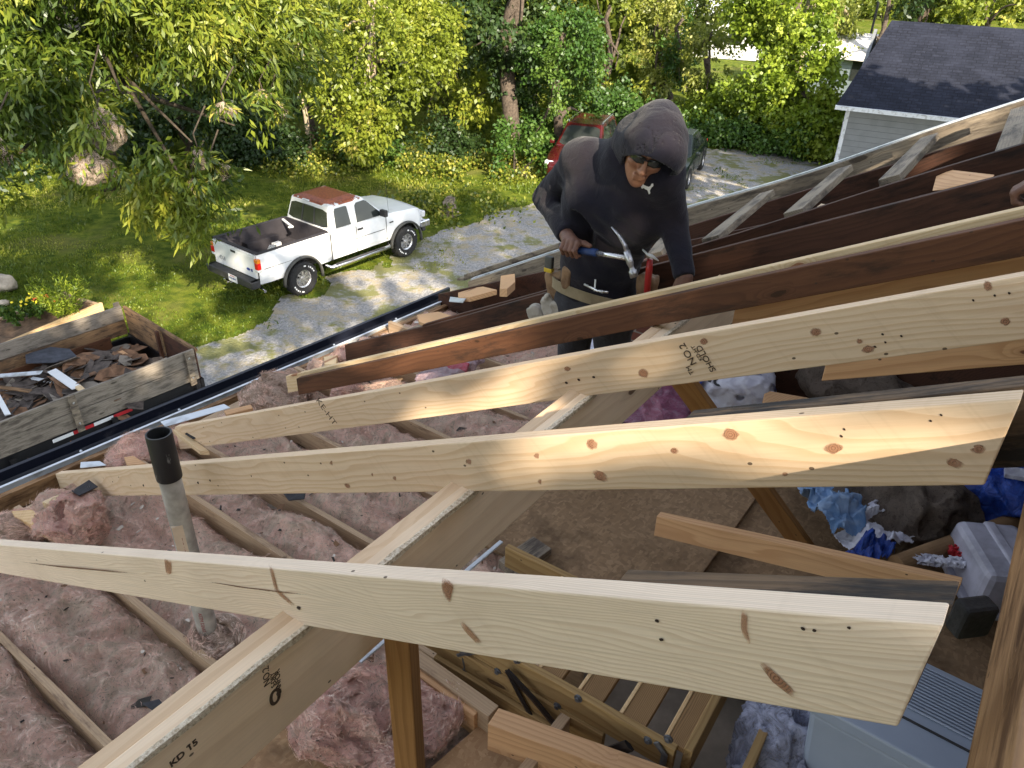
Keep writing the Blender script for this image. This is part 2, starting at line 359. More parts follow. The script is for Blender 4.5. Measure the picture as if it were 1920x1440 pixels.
def mark(o, A_, B_, pts, mat, name, th=.0004):
    e_ = e_at(A_, B_, pts[0][0]); P = [one(e_-.0001, *p) for p in pts]; c = np.mean(P, 0); mb = MB(); mb.poly(P, -EV*th); mb.build(name, mat, o, M=frame(B_-A_, (0, 0, 1), c))
def ell(px, py, rx, ry, rot=0, n=16, j=.12):
    r_ = np.random.default_rng(int(px*7+py)); out = []
    for k in range(n):
        a = 2*math.pi*k/n; q = 1+j*r_.normal(); x, y = rx*q*math.cos(a), ry*q*math.sin(a); c, s = math.cos(R(rot)), math.sin(R(rot)); out.append((px+x*c-y*s, py+x*s+y*c))
    return out
ELL = lambda x, y, rx, ry, ro: ell(x, y, rx*1.05, ry*1.05, ro)
for (x, y, rx, ry, ro) in ((1370, 815, 14, 11, 0), (1265, 845, 8, 6, 0), (1110, 832, 10, 10, 0), (1007, 855, 6, 6, 0), (880, 866, 7, 6, 0), (625, 868, 6, 6, 0), (742, 897, 6, 4, 30), (1126, 893, 20, 8, 30), (1562, 840, 17, 9, 0), (1835, 842, 14, 9, 0), (1472, 889, 6, 4, 0), (652, 911, 8, 4, 35), (1014, 903, 6, 5, 0), (1790, 868, 20, 8, 25), (700, 890, 4, 4, 0)): mark(r2, A2, B2, ELL(x, y, rx, ry, ro), M['knot'], 'knot')
for (x, y, rx, ry, ro) in ((1528, 622, 11, 9, 0), (1319, 641, 8, 7, 0), (1063, 692, 6, 5, 0), (1206, 700, 10, 8, 20), (1612, 640, 6, 5, 0), (1885, 602, 10, 7, 0), (1852, 536, 8, 10, -30), (1628, 655, 12, 7, -10), (820, 745, 5, 4, 0)): mark(r3, A3, B3, ELL(x, y, rx, ry, ro), M['knot'], 'knot')
for (o_, A_, B_, L_) in ((r1, A1, B1, ((1232, 1164), (1240, 1199), (1506, 1179), (1527, 1182), (1592, 1177), (560, 1140))), (r2, A2, B2, ((196, 897), (213, 903), (270, 910), (348, 890), (372, 905), (395, 901), (473, 893), (1578, 818), (1583, 805), (1765, 778), (1745, 789))), (r3, A3, B3, ((1655, 627), (1660, 642), (1690, 630), (1865, 554), (1892, 550), (1825, 563), (1640, 650), (1113, 707), (1085, 712), (1062, 718)))):
    for (x, y) in L_: mark(o_, A_, B_, ell(x, y, 4.5 if o_ is r1 else 3, 2.6 if o_ is r1 else 2, 30, 8), M['hole'], 'nail_hole', .0006)
mark(r1, A1, B1, [(829, 1083), (849, 1083), (850, 1100), (843, 1128), (838, 1136), (832, 1118), (828, 1100)], M['knot'], 'knot'); mark(r1, A1, B1, [(856, 1163), (862, 1160), (885, 1185), (905, 1206), (912, 1213), (898, 1211), (874, 1186)], M['streak'], 'pitch_streak')
mark(r1, A1, B1, [(1391, 1139), (1402, 1140), (1400, 1180), (1407, 1206), (1397, 1212), (1389, 1175)], M['streak'], 'pitch_streak'); mark(r1, A1, B1, [(1412, 1230), (1420, 1232), (1460, 1268), (1508, 1313), (1490, 1311), (1448, 1278)], M['knot'], 'knot')
mark(r1, A1, B1, [(308, 1048), (322, 1047), (321, 1075), (312, 1082)], M['streak'], 'pitch_streak'); mark(r1, A1, B1, [(503, 1056), (508, 1056), (521, 1106), (560, 1140), (556, 1143), (516, 1110)], M['streak'], 'pitch_streak')
for pts in ([(2, 1049), (90, 1059), (200, 1069), (305, 1080), (200, 1071.5), (90, 1061.5)], [(370, 1087), (460, 1101), (520, 1108), (585, 1116), (520, 1110.5), (460, 1103)]): mark(r1, A1, B1, pts, M['crack'], 'crack', .0006)
# ------------------------------------------------------------------ eave: sub fascia, drip edge, gutter
GA = onr(-160, 1008, .0); GB = onr(858, 531, .0)
GA[2] = GB[2] = (GA[2]+GB[2])/2-.01
ge = (GB-GA); gl = np.linalg.norm(ge); ge /= gl; go = np.cross([0, 0, 1.], ge); go /= np.linalg.norm(go)
if go @ HV < 0: go = -go
o = board('fascia_board', GA-go*.045-DV*.01, GB-go*.045-DV*.01, -go, .038, .17, M['rail'], seg=10, wav=.004, seed=41)
tag(o, 'brown timber along the eave that closes the rafter ends', 'fascia board')
dk = NT('gutter_paint'); v = dk.obj(); dk.bsdf(dk.mix(dk.mr(dk.noise(v, 14, 5, .7), .55, .75), (.010, .012, .022), (.06, .06, .07)), .32, spec=.5); M['gut'] = dk.m
g = empty('gutter', GA, 'long dark gutter with a white inner edge along the eave', 'gutter')
prof = [(0, 0), (.003, -.10), (.05, -.125), (.11, -.115), (.14, -.06), (.142, -.004), (.162, .0), (.162, -.014), (.148, -.014), (.146, -.06), (.114, -.122), (.05, -.132), (-.003, -.108), (-.003, 0)]
def sweep(prof, A, B, n=14, wv=.004, seed=0):
    V = []; F = []; k = len(prof)
    for i in range(n+1):
        u = i/n; P = A+(B-A)*u; ww = wv*float(vn([u*9, seed, .2]))
        for a, b in prof: V.append(P+go*(a-.0)+DV*(b+ww))
    for i in range(n):
        for j in range(k): F.append((i*k+j, i*k+(j+1) % k, (i+1)*k+(j+1) % k, (i+1)*k+j))
    F += [tuple(range(k-1, -1, -1)), tuple(range(n*k, n*k+k))]
    return V, F
V, F = sweep(prof, GA, GB+ge*.05, seed=3); build('trough', V, F, M['gut'], g)
V, F = sweep([(-.02, .006), (-.002, .006), (-.0005, -.04), (-.004, -.04), (-.006, .002), (-.02, .002)], GA, GB, seed=3); build('inner_flange', V, F, M['wmetal'], g)
for i in range(15):
    P = GA+ge*(.25+i*.61); mb = MB(); mb.lathe(P+go*.012+DV*.004, (0, 0, 1), [(0, 0.006), (.006, .006), (.009, 0)], 8)
    mb.build('gutter_screw', M['wmetal'], g)
# the short gutter beyond the corner, behind the man
HA = onr(872, 522); HB = onr(1052, 462)
mb = MB(); d_ = (HB-HA); 
mb.poly([HA, HB, HB+go*.1-DV*.03, HA+go*.1-DV*.03], (0, 0, -.02)); mb.poly([HA+DV*.03, HB+DV*.03, HB+DV*.03+go*.012, HA+DV*.03+go*.012], (0, 0, -.05))
o = mb.build('metal_flashing', M['grey']); tag(o, 'short strip of pale bent flashing on the eave behind the man', 'flashing')

# ------------------------------------------------------------------ purlin beam of two plies
zt = -1.262
hs = .975
def P_(px, py): return onz(HC+zt, px, py)
Es0, Es1 = .05, 4.4
b_beam = b = empty('purlin_beam', att(Es0, hs, zt), 'doubled plank beam running under the new rafters from lower left', 'beam')
board('beam_ply', att(Es0, hs+.038, zt), att(Es1, hs+.038, zt), HV*-1, .038, .235, M['lvl'], b, seg=24, wav=.003, seed=5)
tag(board('beam_ply', att(Es0, hs+.0775, zt-.001), att(Es1-.4, hs+.0775, zt-.001), HV*-1, .039, .235, M['ply2'], b, seg=24, wav=.003, seed=6), 'browner ply on the far side of the beam')
fz = NT('split_fibre'); v = fz.obj(); fz.bsdf(fz.mix(fz.mr(fz.noise(v, 120, 4, .7), .4, .65), (.86, .76, .60), (.50, .38, .25)), .9, 0, fz.bump(fz.noise(v, 160, 4, .7), .8, .01)); M['fuzz'] = fz.m
V = []; F = []; n = 160
for i in range(n+1):
    e_ = Es0+.02+(Es1-.6-Es0)*i/n; a = float(vn([e_*30, 1.7, 2])); c = float(vn([e_*14, 8.7, 2])); wd = .010+.008*abs(a)*(1.3 if .2 < float(vn([e_*2, 3, 3]))+.5 else .5)
    for hh, zz in ((hs+.004, -.004), (hs-wd*.1, .006+.003*a), (hs-.006-wd*.5, .004+.002*c), (hs-.0385-.002-.0*wd, -.001)): V.append(att(e_, hs+(hh-hs)-.038*0, zt+zz))
# raised splintered ridge along the seam between both plies
V = []
for i in range(n+1):
    e_ = Es0+.02+(Es1-.6-Es0)*i/n; a = float(vn([e_*38, 1.7, 2])); c = float(vn([e_*17, 8.7, 2])); wd = .007+.006*abs(c)
    V += [att(e_, hs-.002-wd*.2, zt-.004-wd), att(e_, hs-.004, zt+.002+.002*a), att(e_, hs-.001+wd*.8+.004*c, zt+.003+.002*c), att(e_, hs+.002+wd*1.3+.004*a, zt-.001)]
for i in range(n):
    for k in range(3): F.append((i*4+k, i*4+k+1, (i+1)*4+k+1, (i+1)*4+k))
build('splintered_edge', V, F, M['fuzz'], b)
# ------------------------------------------------------------------ yard materials
def grassmat():
    t = NT('lawn'); v = t.n('NewGeometry').outputs['Position']
    a = t.noise(v, .35, 4, .6); b = t.noise(v, 3., 5, .65); c = t.noise(v, 45., 3, .6)
    col_ = t.mix(t.mr(b, .35, .65), (.05, .085, .008), (.15, .18, .02))
    col_ = t.mix(t.mr(a, .5, .68), col_, (.17, .17, .045))
    col_ = t.mix(t.mr(c, .5, .75, 0, .6), col_, (.03, .05, .012))
    t.bsdf(col_, .9, 0, t.bump(t.math('ADD', b, c), .8, .05), .1); return t.m
M['lawn'] = grassmat()
def gravelmat():
    t = NT('gravel'); v = t.n('NewGeometry').outputs['Position']
    vo = t.n('TexVoronoi', {'Vector': v, 'Scale': 26.}); g = t.n('SeparateColor', {0: vo.outputs['Color']}).outputs[0]
    a = t.noise(v, .55, 5, .65); b = t.noise(v, 2.6, 5, .65); f = t.noise(v, 70, 2)
    st = t.mix(g, (.24, .24, .25), (.42, .41, .40))
    st = t.mix(t.mr(f, .4, .7, 0, .4), st, (.14, .14, .14))
    c = t.mix(t.mr(b, .44, .64), st, (.36, .31, .22))
    gr = t.mr(t.math('ADD', t.math('MULTIPLY', a, .7), t.math('MULTIPLY', b, .3)), .50, .57)
    c = t.mix(t.math('MULTIPLY', gr, .85), c, (.15, .16, .05))
    t.bsdf(c, .9, 0, t.bump(t.math('ADD', t.math('MULTIPLY', vo.outputs['Distance'], 1.), t.math('MULTIPLY', f, .5)), .7, .03), .15); return t.m
M['gravel'] = gravelmat()
M['dirt'] = plain('dirt', (.12, .075, .045), .95, 0, .4, 7, .8)
# ground: one sheet to the horizon, gently uneven
xs = np.concatenate([np.linspace(-400, -40, 10), np.linspace(-36, 44, 90), np.linspace(50, 400, 10)])
ys = np.concatenate([np.linspace(-300, -20, 8), np.linspace(-16, 70, 100), np.linspace(80, 500, 12)])
X, Y = np.meshgrid(xs, ys); Zz = 0*X
Pg = np.stack([X, Y, 0*X], -1)
def ghz(x, y):
    P = np.stack([np.asarray(x, float), np.asarray(y, float), 0*np.asarray(x, float)], -1)
    return .05*vn(P*.28, 7)+.02*vn(P*1.1, 9)
Zz = ghz(X, Y)
ny, nx = X.shape; I = np.arange(nx*ny).reshape(ny, nx)
F = np.stack([I[:-1, :-1], I[:-1, 1:], I[1:, 1:], I[1:, :-1]], -1).reshape(-1, 4)
tag(build('ground', np.stack([X, Y, Zz-.02], -1).reshape(-1, 3), F, M['lawn'], M=Matrix.Identity(4), smooth=True), kind='structure')
# gravel drive: ragged sheet following the ground
poly = [(-12, 4.0), (-9.5, 8.2), (-7.6, 12.0), (-5.7, 14.0), (-4.75, 15.9), (-4.15, 17.2), (-2.0, 19.4), (-.4, 22.3), (1.2, 24.2), (2.4, 27.5), (3.8, 30.3), (7.2, 31.0), (12.6, 30.2), (17, 28), (16, 16), (2, 2), (-4, 2)]
def inside(x, y, P):
    r = np.zeros(np.shape(x), bool); n = len(P)
    for i in range(n):
        x1, y1 = P[i]; x2, y2 = P[(i+1) % n]
        c = ((y1 > y) != (y2 > y)) & (x < (x2-x1)*(y-y1)/(y2-y1+1e-12)+x1); r ^= c
    return r
def drive_mask(x, y):
    P = np.stack([x, y, 0*x], -1)
    dx = .55*vn(P*.7, 31)+.25*vn(P*2.6, 32); dy = .55*vn(P*.7, 33)+.25*vn(P*2.6, 34)
    return inside(x+dx, y+dy, poly)
gx = np.arange(-12, 17, .055); gy = np.arange(4, 31.6, .055); X, Y = np.meshgrid(gx, gy)
msk = drive_mask((X[:-1, :-1]+X[1:, 1:])/2, (Y[:-1, :-1]+Y[1:, 1:])/2)
ny, nx = X.shape; I = np.arange(nx*ny).reshape(ny, nx)
F = np.stack([I[:-1, :-1], I[:-1, 1:], I[1:, 1:], I[1:, :-1]], -1)[msk]
V = np.stack([X, Y, ghz(X, Y)+.004], -1).reshape(-1, 3)
used = np.unique(F); rm = np.full(len(V), -1); rm[used] = np.arange(len(used))
tag(build('driveway', V[used], rm[F], M['gravel'], M=Matrix.Identity(4), smooth=True), kind='structure')

# leaf / blade cloud: many small faces in one mesh
def leafmat(name, stops, trans=.35, rough=.45):
    t = NT(name); a = t.n('Attribute', attribute_name='rnd').outputs['Fac']
    c = t.ramp(a, stops)
    d = t.n('BsdfDiffuse', {'Color': c}); tr = t.n('BsdfTranslucent', {'Color': t.mix(.5, c, (.25, .32, .03), 'MIX')})
    gl = t.n('BsdfGlossy', {'Color': (.9, .95, 1.), 'Roughness': rough})
    m1 = t.n('MixShader', {0: trans, 1: d.outputs[0], 2: tr.outputs[0]}); m2 = t.n('MixShader', {0: .025, 1: m1.outputs[0], 2: gl.outputs[0]})
    t.t.links.new(m2.outputs[0], t.out.inputs[0]); return t.m
def leaf_cloud(name, C, D, L, W, mat, parent=None, rnd=None, rng=None, bend=.25):
    """C leaf bases, D unit directions, L lengths, W widths: folded diamond leaves"""
    n = len(C); rng = rng or np.random.default_rng(1)
    Rn = rng.normal(size=(n, 3)); S = np.cross(D, Rn); S /= np.linalg.norm(S, axis=1)[:, None]+1e-9
    Nn = np.cross(S, D)
    L = np.broadcast_to(L, (n,))[:, None]; W = np.broadcast_to(W, (n,))[:, None]
    V = np.stack([C, C+D*L*.45+S*W*.5+Nn*L*bend*.2, C+D*L-Nn*L*bend*.3, C+D*L*.45-S*W*.5+Nn*L*bend*.2], 1).reshape(-1, 3)
    F = np.arange(n*4).reshape(n, 4)
    if rnd is None: rnd = rng.random(n)
    return build(name, V, F, mat, parent, M=(Matrix.Identity(4) if parent is None else Matrix.Translation(WM[parent.name].translation)), attr={'rnd': ('FACE', np.clip(rnd, 0, 1))})
M['blade'] = leafmat('grass_blade', [(0, (.035, .07, .006)), (.4, (.10, .15, .012)), (.75, (.22, .25, .028)), (1, (.32, .29, .08))], .3)
rng = np.random.default_rng(5)
# grass blades in front of the woods
n = 260000
D_ = 9+ (42-9)*rng.random(n)**.8; ang = R(-46)+R(84)*rng.random(n); X = D_*np.sin(ang); Y = D_*np.cos(ang)
dm = drive_mask(X, Y); P3 = np.stack([X, Y, 0*X], -1)
keep = (~dm & (fbm(P3*.8, 3, 3) > -.45)) | (dm & (fbm(P3*.55+9, 3, 41)+.25*vn(P3*2.6, 5) > .42) & (rng.random(n) < .6))
X, Y = X[keep], Y[keep]; n = len(X)
dirs = rng.normal(size=(n, 3))*.45+np.array([0, 0, 1]); dirs /= np.linalg.norm(dirs, axis=1)[:, None]
hgt = (.045+.05*rng.random(n))*(1+.8*np.clip(fbm(np.stack([X, Y, 0*X], -1)*.6, 2, 8), -.6, 1))*(1+.3*(Y > 24))
cl = .5+.5*fbm(np.stack([X, Y, 0*X], -1)*.5, 3, 12)
o = leaf_cloud('grass', np.stack([X, Y, ghz(X, Y)-.01], -1), dirs, hgt, .022+.01*rng.random(n), M['blade'], rnd=cl*.7+.3*rng.random(n), rng=rng)
tag(o, 'short green lawn with dry patches beside the gravel drive', 'grass', kind='stuff')

# ------------------------------------------------------------------ vehicles
def paintmat(name, c, rust=None, rough=.25):
    t = NT(name); v = t.obj(False); n = t.noise(v, 3., 5, .6)
    cc = t.mix(t.mr(n, .4, .8), c, tuple(x*.86 for x in c)); ro = rough
    if rust:
        sp = t.n('SeparateXYZ', {0: v}); nz = t.noise(v, 3.2, 6, .7); nf = t.noise(v, 22, 4, .7)
        e = t.math('ADD', t.math('MULTIPLY', t.math('ABSOLUTE', t.math('SUBTRACT', sp.outputs[0], rust[0])), 1/rust[1]), t.math('MULTIPLY', t.math('ABSOLUTE', t.math('SUBTRACT', sp.outputs[1], rust[3])), 1/rust[2]))
        k = t.math('MULTIPLY', t.mr(t.math('ADD', e, t.math('MULTIPLY', t.math('SUBTRACT', nz, .5), 2.2)), 1.02, .97), t.math('GREATER_THAN', sp.outputs[2], rust[4]))
        cc = t.mix(k, cc, t.mix(t.mr(nf, .35, .7), (.30, .075, .022), (.16, .04, .018))); ro = t.mr(k, 0, 1, rough, .85)
    t.bsdf(cc, ro, 0, None, .5, Coat_Weight=.3, Coat_Roughness=.1); return t.m
def glassmat(name, c=(.012, .014, .014)):
    t = NT(name); v = t.obj(False); n = t.noise(v, 2.5, 3)
    t.bsdf(t.mix(n, c, tuple(x*3 for x in c)), .06, 0, None, .6); return t.m
M['white'] = paintmat('white_paint', (.74, .76, .78), rust=(.60, 1.05, 1.0, .06, .50))
M['whiteb'] = paintmat('white_body_paint', (.74, .76, .78))
M['red'] = paintmat('red_paint', (.055, .005, .006)); M['black'] = paintmat('dark_green_paint', (.012, .020, .016))
M['glass'] = glassmat('tinted_glass')
M['tyre'] = plain('tyre_rubber', (.018, .018, .019), .8, 0, .3, 20, .2)
M['rim'] = plain('alloy', (.62, .62, .63), .28, .9, .1, 8, .05)
M['chrome'] = plain('chrome', (.7, .7, .72), .15, 1., .1, 8, .02)
M['trim'] = plain('black_trim', (.03, .03, .032), .55, 0, .3, 10, .1)
M['flare'] = plain('grey_flare', (.065, .065, .06), .6, 0, .25, 10, .1)
M['liner'] = plain('bed_liner', (.035, .032, .038), .6, 0, .15, 5, .1)
M['lred'] = plain('lamp_red', (.55, .01, .01), .15, 0, .1, 30, .0, .6); M['lamb'] = plain('lamp_amber', (.75, .22, .02), .15, 0, .1, 30, .0, .6)
M['lclr'] = plain('lamp_clear', (.6, .62, .64), .1, 0, .1, 30, .0, .6)
M['inkblue'] = plain('blue_ink', (.02, .04, .22), .5); M['inkred'] = plain('red_ink', (.45, .02, .03), .5); M['paper'] = plain('plate_white', (.7, .72, .74), .4, 0, .05)
M['inkgrey'] = plain('grey_decal', (.28, .29, .31), .4)
def text(s, size, Mx, mat, name, parent, extrude=.002, bold=0):
    c = bpy.data.curves.new(name, 'FONT'); c.body = s; c.size = size; c.extrude = extrude; c.align_x = 'CENTER'; c.align_y = 'CENTER'; c.offset = bold
    o = bpy.data.objects.new(name+'_tmp', c); col.objects.link(o); dg = bpy.context.evaluated_depsgraph_get(); dg.update()
    me = bpy.data.meshes.new_from_object(o.evaluated_get(dg)); bpy.data.objects.remove(o); me.materials.clear(); me.materials.append(mat)
    r = bpy.data.objects.new(name, me); return put(r, Mx, parent)
def placer(o, d, z=0):
    d = Vector((d[0], d[1], 0)).normalized(); return frame(d, (0, 0, 1), (o[0], o[1], z))
def tm(Mx, V): return [Mx @ Vector(v) for v in V]
class VMB(MB):       # geometry in the vehicle's own frame
    def __init__(s, Mx): super().__init__(); s.M = Mx
    def build(s, name, mats, parent=None, **k):
        k.setdefault('M', s.M)
        if len(mats if isinstance(mats, (list, tuple)) else [mats]) > 1: k['mi'] = s.I
        return build(name, tm(s.M, s.V), s.F, mats, parent, **k)
def bodyloft(xs, zb, zt, yw, nz=7, crown=.03, close=True, tumble=.06, nb=5):
    """sections along x from left sill over the top to right sill"""
    V = []; F = []
    for x in xs:
        b, t_, wv = zb(x), zt(x), yw(x); row = []
        for k in range(nz):
            u = k/(nz-1); z = b+(t_-b)*u; y = wv*(1-tumble*max(0, (u-.55)/.45)**2-.05*max(0, (.25-u)/.25)**2); row.append((x, y, z))
        for k in range(1, nb):
            u = k/nb; y0 = wv*(1-tumble); row.append((x, y0*(1-2*u), t_+crown*(1-(1-2*u)**2)))
        for k in range(nz-1, -1, -1): a = row[k]; row.append((x, -a[1], a[2]))
        V += row
    m_ = len(V)//len(xs)
    for i in range(len(xs)-1):
        for k in range(m_-1): F.append((i*m_+k, i*m_+k+1, (i+1)*m_+k+1, (i+1)*m_+k))
    if close: F += [tuple(range(m_)), tuple(reversed(range((len(xs)-1)*m_, len(xs)*m_)))]
    return V, F
def archz(base, wheels, r):
    def f(x):
        z = base
        for wx in wheels:
            if abs(x-wx) < r: z = max(z, .38+math.sqrt(r*r-(x-wx)**2))
        return z
    return f
def lerp_tab(tab):
    X_ = [a for a, b in tab]; Y_ = [b for a, b in tab]
    return lambda x: float(np.interp(x, X_, Y_))
def wheel(T, Mx, x, y, r, wd, side, rimr, letters=False, lab=None):
    """side: +1 outer face towards +y"""
    wh = empty('wheel', Mx @ Vector((x, y, r)), parent=T)
    o_ = (x, y-side*wd/2, r); ax = (0, side, 0)
    mb = VMB(Mx); mb.lathe(o_, ax, [(rimr*.9, .01), (rimr*1.05, 0), (r*.90, .005), (r*.97, .03), (r, .06), (r, wd-.06), (r*.97, wd-.025), (r*.88, wd), (rimr*1.02, wd-.005), (rimr, wd-.03), (rimr*.9, wd-.05), (rimr*.9, .01)], 36)
    for k in range(40):
        a = 2*math.pi*k/40; c, s_ = math.cos(a), math.sin(a)
        mb.box((x+c*(r+.004), y+side*(.03 if k % 2 else -.03), r+s_*(r+.004)), (.028, wd*.5, .016), Matrix.Rotation(-a+math.pi/2, 4, 'Y'))
    mb.build('tyre', M['tyre'], wh, smooth=False)
    mb = VMB(Mx); mb.lathe(o_, ax, [(rimr, wd-.02), (rimr*.97, wd-.03), (rimr*.86, wd-.04), (rimr*.80, wd-.10), (rimr*.80, .05)], 32)
    mb.lathe(o_, ax, [(0, wd-.02), (rimr*.2, wd-.02), (rimr*.24, wd-.05), (rimr*.24, wd-.1)], 16)
    mb.lathe(o_, ax, [(rimr*.8, .1), (0, .1)], 20)
    for k in range(8):
        a = 2*math.pi*k/8; c, s_ = math.cos(a), math.sin(a)
        mb.box((x+c*rimr*.52, y+side*(wd/2-.055), r+s_*rimr*.52), (rimr*.62, .025, rimr*.24), Matrix.Rotation(-a, 4, 'Y'))
    mb.build('rim', M['rim'], wh)
    if letters:
        mb = VMB(Mx)
        for a0, a1 in ((20, 62), (200, 240), (75, 86), (250, 262)):
            n_ = 10; V = []; F = []
            for k in range(n_+1):
                a = R(a0+(a1-a0)*k/n_)
                for rr in (r*.72, r*.80): V.append((x+math.cos(a)*rr, y+side*(wd/2+.002), r+math.sin(a)*rr))
            for k in range(n_):
                if k % 3 != 2 or a1-a0 < 20: F.append((2*k, 2*k+1, 2*k+3, 2*k+2))
            mb.add(V, F)
        mb.build('sidewall_lettering', M['paper'], wh)
    return wh
def pane_on(mb, q, u0, u1, v0, v1, off=.004, mi=0, th=.006, rnd=.0):
    """q: four corners of a face (bottom left, bottom right, top right, top left), slab proud by off"""
    q = [Vector(p) for p in q]; n = (q[1]-q[0]).cross(q[3]-q[0]).normalized()
    def P(u, v): return (q[0]*(1-u)+q[1]*u)*(1-v)+(q[3]*(1-u)+q[2]*u)*v
    k = min(.12, (u1-u0)*.12); kv = (v1-v0)*.1
    pts = [P(u0+k, v0), P(u1-k, v0), P(u1, v0+kv), P(u1, v1-kv), P(u1-k, v1), P(u0+k, v1), P(u0, v1-kv), P(u0, v0+kv)]
    mb.poly([p+n*(off-th) for p in pts], n*th, mi)
# ---- white pickup
Tm = placer((-4.69-.02, 15.8), (.614, .789))
# contact point is on the outer edge of the right rear tyre: shift the frame left by the half track
Tm = Tm @ Matrix.Translation((0, .86, 0)); GZ0 = 0
Tk = empty('pickup_truck', Tm.translation, 'old white extended cab pickup with a rusty roof and dark bed liner', 'pickup truck')
W2 = .845; wb = 3.19
zb = archz(.56, (0, wb), .50)
def yw(x): return float(np.interp(x, [-1.06, -.9, 0, .8, .95, 2.6, 3.2, 3.7, 3.92], [.80, .84, .86, .845, .84, .84, .85, .81, .70]))
belt = 1.23
xs_f = sorted(set([.88, .95, 1.2, 1.5, 1.8, 2.1, 2.3, 2.5, 2.62]+list(np.linspace(wb-.5, wb+.5, 19))+[3.75, 3.85, 3.93]))
zt_f = lerp_tab([(.88, belt), (2.35, belt), (2.62, 1.235), (3.2, 1.19), (3.6, 1.15), (3.8, 1.09), (3.93, .95)])
V, F = bodyloft(xs_f, zb, zt_f, yw, crown=.04); mb = VMB(Tm); mb.add(V, F); body = mb.build('body', M['whiteb'], Tk, smooth=False)
# box: outer skins, rails, inner liner
xs_b = sorted(set([-1.06, -.98, -.8]+list(np.linspace(-.5, .5, 19))+[.65, .84]))
mb = VMB(Tm); ml = VMB(Tm)
for s_ in (1, -1):
    V = []; F = []; nz = 7
    for x in xs_b:
        b_, t_ = zb(x), belt
        for k in range(nz):
            u = k/(nz-1); V.append((x, s_*yw(x)*(1-.05*max(0, (u-.6)/.4)**2-.04*max(0, (.25-u)/.25)**2), b_+(t_-b_)*u))
        V.append((x, s_*(yw(x)*.95-.05), belt+.006)); V.append((x, s_*(yw(x)*.95-.055), belt-.02))
    m_ = nz+2
    for i in range(len(xs_b)-1):
        for k in range(m_-1): F.append((i*m_+k, i*m_+k+1, (i+1)*m_+k+1, (i+1)*m_+k))
    mb.add(V, F)
    ml.box((-.11, s_*.765, belt+.009), (1.9, .10, .02)); ml.box((-.11, s_*.735, .98), (1.88, .02, .5)); ml.box((0, s_*.62, .86), (.85, .22, .22))
mb.build('bed_side', M['whiteb'], Tk)
ml.box((-.11, 0, .75), (1.9, 1.5, .03)); ml.box((.84, 0, 1.0), (.03, 1.52, .52)); ml.box((-1.0, 0, 1.0), (.03, 1.5, .5)); ml.box((-1.01, 0, belt+.006), (.09, 1.5, .018))
for k in range(9): ml.box((-.11, -.6+k*.15, .768), (1.85, .05, .012))
ml.build('bed_liner', M['liner'], Tk, bevel=.006)
# tailgate
mb = VMB(Tm); mb.box((-1.075, 0, .955), (.05, 1.50, .52)); mb.box((-1.10, 0, .98), (.01, 1.34, .36)); tg = mb.build('tailgate', M['whiteb'], Tk, bevel=.012)
mb = VMB(Tm); mb.box((-1.107, 0, 1.13), (.012, .17, .05)); mb.build('tailgate_handle', M['trim'], tg, bevel=.004)
def rear(Mx, x, y, z): return Mx @ Matrix.Translation((x, y, z)) @ Matrix(((0, 0, -1, 0), (-1, 0, 0, 0), (0, 1, 0, 0), (0, 0, 0, 1)))
text('4X4', .13, rear(Tm, -1.108, .46, .86), M['inkgrey'], 'decal', tg, bold=.004)
mb = VMB(Tm); mb.lathe((-1.106, -.50, .86), (-1, 0, 0), [(.05, 0), (.05, .006), (0, .008)], 20); mb.V = [(a, -.50+(b+.50)*1.3, .86+(c-.86)*.6) for a, b, c in mb.V]; mb.box((-1.108, -.62, .86), (.006, .05, .06)); mb.build('badge', M['inkblue'], tg)
for s_ in (1, -1):
    tl = VMB(Tm); x = -1.065
    tl.box((x, s_*.80, .985), (.09, .12, .14), None, 0); tl.box((x, s_*.80, 1.10), (.09, .12, .085), None, 1); tl.box((x, s_*.80, .885), (.09, .12, .055), None, 2)
    tl.build('tail_light', [M['lred'], M['lamb'], M['lclr']], Tk, bevel=.01)
mb = VMB(Tm); mb.box((-1.19, 0, .60), (.2, 1.66, .17)); mb.box((-1.19, .78, .62), (.22, .12, .13)); mb.box((-1.19, -.78, .62), (.22, .12, .13)); mb.box((-1.02, .3, .56), (.2, .08, .1)); mb.box((-1.02, -.3, .56), (.2, .08, .1)); mb.build('rear_bumper', M['trim'], Tk, bevel=.02)
mb = VMB(Tm); mb.tube([(-1.1, .1, .45), (-1.32, .1, .45)], .03, 8); mb.lathe((-1.34, .1, .47), (0, 0, 1), [(0, .09), (.03, .07), (.03, .03), (.015, 0)], 10); mb.box((-1.2, .1, .47), (.18, .22, .03)); mb.build('tow_hitch', M['chrome'], Tk)
mb = VMB(Tm); mb.box((-1.294, -.14, .60), (.008, .31, .16)); pl_ = mb.build('number_plate', M['paper'], Tk, bevel=.003)
text('VAX-8041', .06, rear(Tm, -1.302, -.14, .60), M['inkblue'], 'plate_number', pl_); text('FIRST IN FLIGHT', .024, rear(Tm, -1.302, -.14, .655), M['inkred'], 'plate_line', pl_)
mb = VMB(Tm); mb.tube([(-.2, -.45, .48), (-.9, -.5, .46), (-1.05, -.75, .46), (-1.06, -.93, .45)], .032, 10); mb.build('exhaust_pipe', M['chrome'], Tk)
# chassis and axles
mb = VMB(Tm); mb.box((1.45, 0, .55), (4.6, 1.0, .16)); mb.tube([(0, -.75, .40), (0, .75, .40)], .06); mb.tube([(wb, -.75, .40), (wb, .75, .40)], .05); mb.lathe((0, -.15, .40), (0, 1, 0), [(0, 0), (.14, .08), (.14, .2), (0, .3)], 12); mb.build('chassis', M['trim'], Tk)
